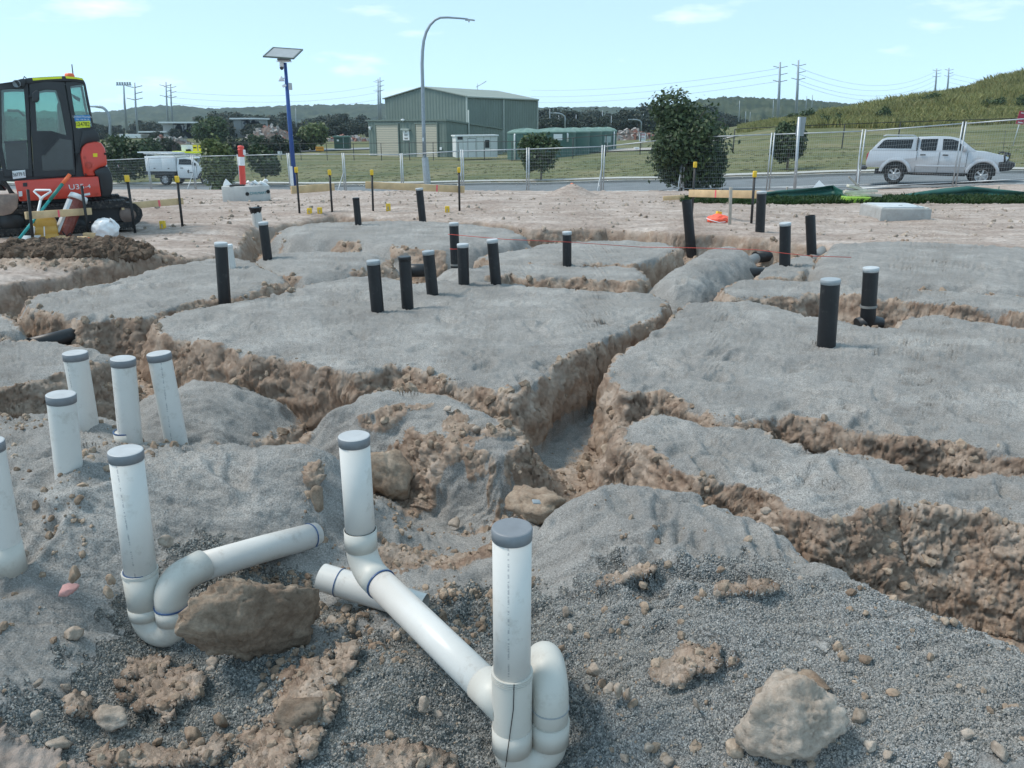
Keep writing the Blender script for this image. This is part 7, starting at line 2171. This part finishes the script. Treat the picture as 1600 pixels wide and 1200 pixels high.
def service_truck(loc, rz):
    root = empty('service_truck', loc, 'white single cab service truck with a box body and signs on its roof rack', 'truck', rz=rz)
    hw = .92; fr, fz = (4.30, .40), (1.30, .40)
    low = [(2.28, .62), (2.26, 1.30), (3.75, 1.30), (4.35, 1.27), (4.95, 1.14), (5.12, 1.0), (5.14, .66)] + arch(fr[0], fr[1], .50, .4, math.pi - .25, 10) + [(3.76, .50), (2.4, .50)]
    bd = body_shell(root, low, hw, M_WPAINT)
    cab_, fb = cabin_shell(root, [(2.28, 1.29), (2.28, 1.80), (2.9, 1.835), (3.25, 1.80), (3.45, 1.70), (4.0, 1.29)], .90, 1.3, .25, M_WPAINT, 'cab')
    side_glass(cab_, [(2.42, 1.38), (2.44, 1.73), (2.9, 1.75), (3.28, 1.70), (3.66, 1.36)], fb, M_TINT)
    MB().add([(3.98, -.78, 1.32), (3.98, .78, 1.32), (3.40, .66, 1.75), (3.40, -.66, 1.75)], [(0, 1, 2, 3)]).build('windscreen', M_TINT, cab_).location = (.02, 0, .02)
    box = MB().box((1.10, 0, 1.42), (2.2, 1.86, .98)).build('box_body', M_WPAINT, root, bevel=.02)
    for s in (-1, 1):
        for x0, x1 in ((.12, 1.18), (1.26, 2.12)):
            o = MB().box(((x0 + x1) / 2, s * .935, 1.46), (x1 - x0, .03, .84)).build('locker_door', M_WPAINT, box, bevel=.01)
            MB().box(((x0 + x1) / 2, s * .955, 1.12), (.12, .02, .05)).build('latch', M_PLAS, o)
        MB().prism(arch(fz[0], fz[1], .50, .2, math.pi - .2, 10) + [(.75, .62), (.75, .92), (1.85, .92), (1.85, .62)], s * .60, s * .92).build('mud_guard', M_PLAS, root) if False else None
        MB().box((.95, s * .8, .80), (2.2, .22, .22)).build('side_rail', M_PLAS, root)
        MB().prism([(1.75, .86), (2.1, .86), (1.95, .55), (1.80, .55)], s * .70, s * .86).build('mud_flap', M_PLAS, root)
        MB().box((4.98, s * .66, .98), (.26, .40, .20), (0, .35, s * -.3)).build('headlight', M_HEAD, bd, bevel=.03)
        MB().box((3.62, s * 1.0, 1.42), (.14, .2, .18)).build('mirror', M_PLAS, root, bevel=.03)
        MB().box((2.62, s * .93, 1.16), (.20, .03, .045)).build('door_handle', M_PLAS, bd)
        MB().box((3.70, s * .918, .9), (.014, .012, .72)).build('door_gap', M_PLAS, bd)
        MB().tube([(2.4, s * .88, .46), (3.7, s * .88, .46)], .05, 8).build('side_step', M_PLAS, root)
        MB().prism(arch(fr[0], fr[1], .49, 0, math.pi, 14), s * .30, s * .82).build('wheel_well', M_PLAS, root)
        lg = MB(); lg.prism([(3.02, .98), (3.10, 1.06), (3.16, 1.0), (3.10, .92), (3.12, .84), (3.04, .80)], s * .922, s * .926); lg.box((3.28, s * .924, .86), (.24, .004, .04)); lg.build('door_emblem', M_INK, bd)
    flare(root, fr[0], fr[1] + .02, .50, .57, hw, M_PLAS)
    for x in (fr[0], fz[0]):
        for y in (-.80, .80): wheel(root, x, y, .40, .27)
    MB().prism([(4.9, .52), (5.34, .60), (5.36, .95), (5.12, 1.0), (4.9, .95)], -.92, .92).build('bull_bar', M_PLAS, root, bevel=.03)
    MB().box((5.17, 0, .98), (.06, .9, .2)).build('grille', M_PLAS, root)
    MB().box((2.6, 0, .55), (4.6, 1.0, .2)).build('chassis', M_PLAS, root)
    rk = MB()
    for y in (-.8, .8): rk.tube([(-.1, y, 2.06), (3.3, y, 2.06)], .035, 6)
    for x in (.1, 1.1, 2.1, 3.2): rk.tube([(x, -.8, 2.0), (x, .8, 2.0)], .03, 6)
    for x in (.1, 2.1):
        for y in (-.8, .8): rk.tube([(x, y, 1.88), (x, y, 2.06)], .03, 6)
    ro = rk.build('roof_rack', M_GALV, root)
    MB().box((1.0, -.5, 2.15), (3.2, .45, .08)).build('ladder', M_WHITE, ro)
    MB().box((2.5, .2, 2.15), (1.9, .5, .10), (0, .02, 0)).build('long_sign', M_FYEL, ro)
    for k, (x, w, m_) in enumerate([(1.75, .34, M_INK), (2.55, .55, M_WCAP), (2.98, .30, M_WCAP), (3.28, .32, M_YEL), (3.75, .42, M_YEL)]):
        sg = MB().box((x - .3, .45, 2.42), (w, .03, .40)).build('traffic_sign', m_, ro)
        if k in (3, 4): MB().box((x - .3, .43, 2.44), (w * .7, .01, .08)).build('print_line', M_INK, sg)
    MB().box((2.55, .3, 2.26), (.25, .2, .16)).build('strobe', M_INK, ro)
    return root
t0 = at_depth(297, 280, 56)
a_ = math.radians(-9)
_t = service_truck((t0.x - 2.6 * math.cos(a_), t0.y - 2.6 * math.sin(a_), land(t0.x, t0.y)), a_)
def wagon(loc, rz):
    root = empty('white_wagon', loc, 'white four wheel drive wagon half hidden behind the excavator', 'car', rz=rz)
    hw = .92; fr, fz = (4.0, .40), (1.1, .40)
    low = [(.02, .62), (.0, 1.0), (.06, 1.28), (4.0, 1.28), (4.7, 1.15), (4.85, .95), (4.85, .62)] + arch(fr[0], fr[1], .50, .4, math.pi - .25, 8) + [(3.5, .48), (1.6, .48)] + arch(fz[0], fz[1], .50, .25, math.pi - .4, 8)
    bd = body_shell(root, low, hw, M_WPAINT)
    cab_, fb = cabin_shell(root, [(.06, 1.27), (.16, 1.78), (.4, 1.88), (2.9, 1.88), (3.2, 1.78), (3.9, 1.27)], .90, 1.3, .25, M_WPAINT, 'cab')
    for o_ in ([(.22, 1.36), (.30, 1.74), (1.15, 1.76), (1.15, 1.36)], [(1.28, 1.36), (1.28, 1.76), (2.1, 1.76), (2.1, 1.36)], [(2.22, 1.36), (2.22, 1.76), (2.85, 1.75), (3.5, 1.36)]):
        side_glass(cab_, o_, fb, M_TINT)
    MB().add([(.04, -.72, 1.36), (.04, .72, 1.36), (.14, .66, 1.76), (.14, -.66, 1.76)], [(0, 3, 2, 1)]).build('rear_window', M_TINT, cab_).location = (-.012, 0, 0)
    for s in (-1, 1):
        MB().box((.02, s * .82, 1.1), (.08, .14, .3)).build('tail_light', M_TAIL, bd)
        MB().prism(arch(fr[0], fr[1], .49, 0, math.pi, 14), s * .30, s * .82).build('wheel_well', M_PLAS, root); MB().prism(arch(fz[0], fz[1], .49, 0, math.pi, 14), s * .30, s * .82).build('wheel_well', M_PLAS, root)
        for x in (1.22, 2.16): MB().box((x, s * .918, .9), (.014, .012, .7)).build('door_gap', M_PLAS, bd)
    for x in (fr[0], fz[0]):
        for y in (-.80, .80): wheel(root, x, y, .39, .25)
    MB().box((-.02, 0, .58), (.2, 1.7, .2)).build('rear_bumper', M_PLAS, root, bevel=.02)
    return root
w0 = at_depth(188, 260, 66)
wagon((w0.x, w0.y, land(w0.x, w0.y)), math.radians(180 + 18))
# ------------------------------------------------------------------ STONES, CLODS, GRAVEL
def rock_mesh(name, seed, sub=3, rough=.35, ang=.5, flat=.75, mat=None):
    bm = bmesh.new(); bmesh.ops.create_icosphere(bm, subdivisions=sub, radius=1)
    co = np.array([v.co[:] for v in bm.verts], np.float32)
    rs = np.random.RandomState(seed)
    d = co / np.linalg.norm(co, axis=1)[:, None]
    r = np.ones(len(co), np.float32) * 1.25
    for k in range(11):                                      # chipped planes
        n = rs.normal(size=3); n /= np.linalg.norm(n); h = 1 - ang * rs.rand() * .8
        c = d @ n
        r = np.where(c > .05, np.minimum(r, h / np.maximum(c, .05)), r)
    r = r * (1 + rough * .5 * fbm(d[:, 0] * 2, d[:, 1] * 2, d[:, 2] * 2, 2, seed=seed) + rough * .35 * fbm(d[:, 0] * 6, d[:, 1] * 6, d[:, 2] * 6, 3, ridged=True, seed=seed + 1))
    co = d * r[:, None] * np.array([1, .82, flat])
    for v, c in zip(bm.verts, co): v.co = Vector(c)
    sm = sub >= 3
    for f in bm.faces: f.smooth = sm
    me = bpy.data.meshes.new(name); bm.to_mesh(me); bm.free()
    if mat: me.materials.append(mat)
    return me
def earth_mat(name, dark, mid, light, bs=16, per_obj=True):
    m, nt, b = new_mat(name)
    tc = nt.nodes.new('ShaderNodeTexCoord').outputs['Object']
    gp = nt.nodes.new('ShaderNodeNewGeometry').outputs['Position']
    c = ramp(nt, noise(nt, 7, 7, .65, gp), [(.3, dark), (.5, mid), (.72, light)])
    c = mixc(nt, .5, c, ramp(nt, noise(nt, 55, 5, .7, gp), [(.3, .25), (.7, .75)]), 'OVERLAY')
    if per_obj:
        oi = nt.nodes.new('ShaderNodeObjectInfo').outputs['Random']
        c = mixc(nt, .55, c, ramp(nt, oi, [(0., .30), (.5, .5), (1., .70)]), 'OVERLAY')
    nt.links.new(c, b.inputs['Base Color']); b.inputs['Roughness'].default_value = .92; b.inputs['Specular IOR Level'].default_value = .15
    bump(nt, b, noise(nt, 45, 6, .75, gp), .7, .012)
    return m
M_CLOD = earth_mat('clay_clod', (.20, .135, .095), (.31, .235, .175), (.44, .36, .285))
M_STONE = earth_mat('tan_stone', (.25, .195, .15), (.37, .305, .25), (.50, .44, .38))
M_DSOIL = earth_mat('dark_soil_clod', (.065, .045, .034), (.12, .085, .062), (.21, .155, .115))
M_BCLOD = earth_mat('brown_clay_clod', (.115, .08, .058), (.20, .15, .112), (.33, .265, .205))
def gravel_mat(name, stops):
    m, nt, b = new_mat(name)
    oi = nt.nodes.new('ShaderNodeObjectInfo').outputs['Random']
    gp = nt.nodes.new('ShaderNodeNewGeometry').outputs['Position']
    c = ramp(nt, oi, stops)
    c = mixc(nt, .4, c, ramp(nt, noise(nt, 160, 3, .6, gp), [(.3, .3), (.7, .7)]), 'OVERLAY')
    c = mixc(nt, ramp(nt, noise(nt, 2.4, 4, .6, gp), [(.42, 0.), (.68, .4)]), c, (.27, .235, .195))
    nt.links.new(c, b.inputs['Base Color']); b.inputs['Roughness'].default_value = .8; b.inputs['Specular IOR Level'].default_value = .25
    return m
M_GRAV = gravel_mat('gravel_stone', [(0., (.055, .062, .060)), (.35, (.115, .125, .122)), (.6, (.18, .19, .185)), (.8, (.27, .275, .265)), (.92, (.36, .345, .31)), (1., (.30, .23, .17))])
M_GRAVF = gravel_mat('gravel_grit', [(0., (.18, .18, .178)), (.4, (.265, .265, .26)), (.7, (.34, .338, .328)), (.92, (.42, .41, .39)), (1., (.38, .32, .26))])

_nz = np.cross(np.gradient(GP, axis=1), np.gradient(GP, axis=0))
_area = np.linalg.norm(_nz, axis=-1); _nrm = _nz / (_area[..., None] + 1e-12)
_nrm = np.where(_nrm[..., 2:3] < 0, -_nrm, _nrm)
_slope = 1 - _nrm[..., 2]
_clay = np.clip(1 - np.maximum(np.maximum(G_FI, G_CO), G_DI), 0, 1)
_Yg = GP[..., 1]
_vis = np.abs(GP[..., 0]) < .80 * _Yg + .5
def sample(weight, n, seed):
    w = (_area * weight * _vis)[:-1, :-1].reshape(-1); c = np.cumsum(w); rs = np.random.RandomState(seed)
    k = np.searchsorted(c, rs.rand(n) * c[-1]); i, j = np.divmod(np.minimum(k, len(w) - 1), GP.shape[1] - 1)
    u, v = rs.rand(n, 1), rs.rand(n, 1)
    p = GP[i, j] * (1 - u) * (1 - v) + GP[i + 1, j] * u * (1 - v) + GP[i, j + 1] * (1 - u) * v + GP[i + 1, j + 1] * u * v
    return p, _nrm[i, j], rs
def scatter(name, label, meshes, mat, pts, scales, seed):
    """one 'stuff' object: the meshes instanced on points"""
    n = len(pts); rs = np.random.RandomState(seed)
    me = bpy.data.meshes.new(name); me.vertices.add(n); me.vertices.foreach_set('co', np.asarray(pts, np.float32).reshape(-1))
    for nm, ty, arr in (('rot', 'FLOAT_VECTOR', (rs.rand(n, 3) * 6.283)), ('scl', 'FLOAT', scales), ('idx', 'INT', rs.randint(0, len(meshes), n))):
        at = me.attributes.new(nm, ty, 'POINT')
        at.data.foreach_set('vector' if ty == 'FLOAT_VECTOR' else 'value', np.asarray(arr, np.int32 if ty == 'INT' else np.float32).reshape(-1))
    o = link(bpy.data.objects.new(name, me)); tag(o, label, None, None, 'stuff')
    col = bpy.data.collections.new(name + '_shapes')
    for k, m_ in enumerate(meshes):
        so = bpy.data.objects.new('%s_shape_%02d' % (name, k), m_); col.objects.link(so)
    ng = bpy.data.node_groups.new(name + '_nodes', 'GeometryNodeTree')
    ng.interface.new_socket('Geometry', in_out='INPUT', socket_type='NodeSocketGeometry')
    ng.interface.new_socket('Geometry', in_out='OUTPUT', socket_type='NodeSocketGeometry')
    gi = ng.nodes.new('NodeGroupInput'); go = ng.nodes.new('NodeGroupOutput')
    mp = ng.nodes.new('GeometryNodeMeshToPoints'); ip = ng.nodes.new('GeometryNodeInstanceOnPoints')
    ci = ng.nodes.new('GeometryNodeCollectionInfo'); ci.inputs['Collection'].default_value = col
    ci.inputs['Separate Children'].default_value = True; ci.inputs['Reset Children'].default_value = True
    def na(nm, ty):
        a = ng.nodes.new('GeometryNodeInputNamedAttribute'); a.data_type = ty; a.inputs['Name'].default_value = nm; return a.outputs['Attribute']
    ng.links.new(gi.outputs[0], mp.inputs[0]); ng.links.new(mp.outputs[0], ip.inputs['Points'])
    ng.links.new(ci.outputs[0], ip.inputs['Instance']); ip.inputs['Pick Instance'].default_value = True
    ng.links.new(na('idx', 'INT'), ip.inputs['Instance Index'])
    ng.links.new(na('scl', 'FLOAT'), ip.inputs['Scale'])
    er = ng.nodes.new('FunctionNodeEulerToRotation'); ng.links.new(na('rot', 'FLOAT_VECTOR'), er.inputs[0]); ng.links.new(er.outputs[0], ip.inputs['Rotation'])
    ng.links.new(ip.outputs[0], go.inputs[0])
    md = o.modifiers.new('scatter', 'NODES'); md.node_group = ng
    return o
_gs = [rock_mesh('gravel_chip', 200 + k, 1, .3, .75, .7, M_GRAV) for k in range(6)]
_gf = [rock_mesh('grit_chip', 210 + k, 1, .3, .75, .7, M_GRAVF) for k in range(6)]
_cl = [rock_mesh('clay_crumb', 220 + k, 2, .5, .5, .8, M_CLOD) for k in range(5)]
_ds = [rock_mesh('soil_crumb', 230 + k, 2, .6, .5, .8, M_DSOIL) for k in range(5)]
_sd = [rock_mesh('dirt_stone', 240 + k, 2, .4, .6, .7, M_STONE) for k in range(5)]
near1 = (_Yg < 3.6)
rightD = sstep(-.1, .5, GP[..., 0])
# coarse dark drainage gravel low in the foreground
p, n_, rs = sample(np.clip(G_CO, 0, 1) ** 1.5 * near1 * (1 - .85 * rightD), 40000, 1)
scatter('gravel', 'loose dark grey drainage gravel around the white pipe bends', _gs, M_GRAV, p - n_ * .001, .0042 + .0040 * rs.rand(len(p)) ** 1.5, 2)
# finer grey grit over the right heap
p, n_, rs = sample(np.clip(G_CO, 0, 1) * near1 * (.15 + rightD), 70000, 3)
scatter('fine_gravel', 'finer grey gravel spread over the heap at the lower right', _gf, M_GRAVF, p, .0026 + .0026 * rs.rand(len(p)) ** 1.5, 4)
# grit lying on the dust of all the pads
p, n_, rs = sample(np.clip(G_FI, 0, 1) * (_Yg < 4.6) * (1.02 - _Yg / 4.6) , 45000, 5)
scatter('grit', 'scattered grit lying on the grey crusher dust', _gf, M_GRAVF, p, .0018 + .0034 * rs.rand(len(p)) ** 4, 6)
# clay crumbs on faces, ledges and trench floors
edge = np.clip(_clay * 1.5, 0, 1) * (_Yg < 14)
p, n_, rs = sample(edge * (.03 + (_slope < .40)) / np.maximum(_Yg, 2), 11000, 7)
scatter('clay_crumbs', 'crumbled clay lying on the trench sides and floors', _cl, M_CLOD, p, (.005 + .032 * rs.rand(len(p)) ** 7) * np.clip(p[:, 1] / 4, .7, 1.3), 8)
# crumbs spilled over the gravel near clay
fgm = (_Yg < 4.0) * np.clip(G_CO + .25 * G_FI, 0, 1)
p, n_, rs = sample(fgm * (fbm(GP[..., 0] * 1.5, GP[..., 1] * 1.5, None, 3, seed=95) > .02) * (1 - .85 * rightD), 1900, 9)
scatter('crumbs', 'small tan crumbs mixed into the gravel', _cl, M_CLOD, p, .005 + .016 * rs.rand(len(p)) ** 3, 10)
# stones and lumps on the pale dirt
p, n_, rs = sample(np.clip(G_DI, 0, 1) * (_Yg > 5) * (_Yg < 24) * (.3 + (fbm(GP[..., 0] * .5, GP[..., 1] * .9, None, 3, seed=96) > .05)), 6500, 11)
scatter('dirt_stones', 'small stones and lumps strewn over the pale dirt', _sd, M_STONE, p, .008 + .045 * rs.rand(len(p)) ** 7, 12)
# dark soil heap by the tools
sx, sy = GP[..., 0], GP[..., 1]
c1 = ground(50, 396, .05); c2 = ground(130, 392, .05)
hm = ((sx - c1.x) / 1.4) ** 2 + ((sy - c1.y) / .52) ** 2 < 1
hm2 = ((sx - c2.x) / .85) ** 2 + ((sy - c2.y) / .34) ** 2 < 1
p, n_, rs = sample((hm * 1.0 + hm2 * .7 > 0) * 1.0, 5200, 13)
scatter('soil_clods', 'heap of dark brown soil clods in front of the tools', _ds, M_DSOIL, p + np.array([0, 0, .01]), .018 + .065 * rs.rand(len(p)) ** 3, 14)

# ---- single rocks one can point at
def rock(px, py, wpx, hpx, label, seed, mat, z=None, name='rock', sub=4, rough=.4, ang=.5, group=None, cat='rock', sink=.3, flat=.8):
    f = ground(px, py, 0.0)
    for _ in range(4): f = ground(px, py, gz(f.x, f.y))
    zc = f.y * CP + (CAMZ - f.z) * SP; s = zc / F
    me = rock_mesh(name, seed, sub, rough, ang, 1.0, mat)
    o = bpy.data.objects.new(name, me); link(o)
    w, h = wpx * s, hpx * s
    o.scale = (w * .41, w * .41 * .9, h * .44)
    o.location = (f.x, f.y + w * .1, f.z + h * .5 * (1 - sink))
    o.rotation_euler = (0, 0, random.Random(seed).uniform(-.4, .4))
    return tag(o, label, cat, group)
rock(1238, 1180, 152, 138, 'large rounded tan boulder at the lower right', 301, M_STONE, sub=5, rough=.42, ang=.16, cat='boulder', name='boulder', sink=.2)
_k = rock(390, 1040, 180, 185, 'large angular brown clay clod beside the left trap', 302, M_BCLOD, sub=5, rough=.5, ang=.62, name='clay_clod', cat='clod', sink=.30)
_k.rotation_euler = (.1, -.28, .5); _k.scale.y *= .8
rock(604, 776, 74, 84, 'brown cracked clay lump behind the second white riser', 303, M_CLOD, sub=4, rough=.5, name='clay_clod', cat='clod', sink=.2)
rock(842, 812, 100, 60, 'tan clay lump with a pale scrap on it behind the front riser', 304, M_CLOD, sub=4, rough=.55, name='clay_clod', cat='clod')
rock(941, 680, 36, 24, 'smooth purplish stone in the trench beside the right pad', 305, earth_mat('purple_stone', (.13, .085, .075), (.20, .135, .12), (.30, .22, .2)), rough=.15, ang=.2, name='stone', sub=3, cat='stone', sink=.05)
rock(495, 790, 30, 50, 'flat tan clay flake stuck on the grey slope left of the second riser', 306, M_CLOD, name='clay_clod', sub=3, cat='clod', sink=.4)
rock(175, 1140, 60, 44, 'reddish tan stone at the lower left among small rubble', 309, M_STONE, name='stone', cat='stone')
rock(470, 1128, 95, 60, 'rough brown clay slab half sunk in the coarse gravel', 310, M_BCLOD, name='clay_clod', sub=4, rough=.55, cat='clod', sink=.62)
rock(1460, 795, 130, 80, 'bulging clay block in the right trench wall below the grey berm', 312, M_CLOD, name='clay_clod', sub=5, rough=.5, cat='clod', sink=.62) if False else None
STN = [(116,995,26,20),(928,1052,22,26),(951,1078,18,16),(966,1082,18,24),(981,1088,14,18),(918,1078,14,12),(1088,1104,10,20),(1148,1176,28,26),(1218,1190,26,26),(1272,1068,40,18),(1340,1122,24,22),(1358,1168,24,18),(1388,1182,16,14),(664,1108,18,30),(685,1118,14,14),(884,960,10,18),(892,984,12,12),(876,1014,12,10),(300,1150,28,26),(345,1130,18,22),(330,1040,22,16),(330,1048,16,14),(92,1165,30,18),(60,1120,22,16),(205,1190,24,16),(130,1090,14,12),(104,1075,16,12),(168,930,16,20),(172,908,16,18),(116,905,20,26),(262,850,26,18),(36,868,18,16),(700,1190,32,18),(540,955,20,14),(520,975,22,18),(1512,1150,16,14),(1562,1178,30,22),(1492,975,16,12),(1475,972,14,12),(1352,960,10,8),(1250,905,10,8),(712,818,22,12),(700,640,14,10),(742,674,16,12),(1210,830,14,12),(1196,800,14,10),(1532,958,30,26),(1562,962,26,18),(1585,985,28,24),(1500,948,22,16),(1120,930,12,10),(1012,1170,18,16),(975,1186,14,12),(1045,1190,22,10),(60,1068,14,10),(420,1040,10,10),(150,1172,18,14),(246,1160,14,12),(610,1150,14,10),(770,930,12,10)]
rk = [rock_mesh('stone', 330 + k, 3, .4, .55, 1.0, M_STONE) for k in range(7)] + [rock_mesh('stone', 340 + k, 3, .5, .5, 1.0, M_CLOD) for k in range(3)]
rr = random.Random(12)
for k, (px, py, w, h) in enumerate(STN):
    f = ground(px, py, 0.0)
    for _ in range(4): f = ground(px, py, gz(f.x, f.y))
    s = (f.y * CP + (CAMZ - f.z) * SP) / F
    o = bpy.data.objects.new('stone', rk[k % len(rk)]); link(o)
    o.scale = (w * s * .5, w * s * .45, h * s * .5); o.location = (f.x, f.y, f.z + h * s * .2); o.rotation_euler = (rr.uniform(-.3, .3), rr.uniform(-.3, .3), rr.uniform(0, 6))
    tag(o, 'loose tan stone lying on the grey gravel of the foreground', 'stone', 'loose stones on the foreground gravel')
# pink sprayed stone
f = ground(108, 925, 0)
for _ in range(4): f = ground(108, 925, gz(f.x, f.y))
o = bpy.data.objects.new('marked_stone', rock_mesh('marked_stone', 350, 3, .4, .5, .7, plain('pink_sprayed', (.50, .30, .27), .85, var=.3, vscale=15, dirt=((.75, .10, .14), .5, .9)))); link(o)
o.scale = (.035, .03, .025); o.location = (f.x, f.y, f.z + .012); tag(o, 'stone sprayed pink on the grey slope at the left', 'stone')
# white scrap on the clay lump
f = ground(838, 784, -.02)
tag(MB().box((f.x, f.y, f.z + .0), (.04, .022, .008), (0.5, .3, .5)).build('white_scrap', M_GCAP, None, bevel=.003), 'pale scrap lying on the clay lump behind the front riser', 'scrap')

# ------------------------------------------------------------------ HAZE
hz = MB().box((0, 850, 21.0), (4400, 2300, 62)).build('haze', [])
hm_ = bpy.data.materials.new('haze'); hm_.use_nodes = True
hn = hm_.node_tree; hn.nodes.clear()
ho = hn.nodes.new('ShaderNodeOutputMaterial'); pv = hn.nodes.new('ShaderNodeVolumePrincipled')
pv.inputs['Color'].default_value = (.70, .85, .98, 1); pv.inputs['Density'].default_value = .00022; pv.inputs['Anisotropy'].default_value = .2
hn.links.new(pv.outputs[0], ho.inputs['Volume'])
hz.data.materials.clear(); hz.data.materials.append(hm_); hz['kind'] = 'stuff'; hz['label'] = 'thin blue haze in the air over the whole site'
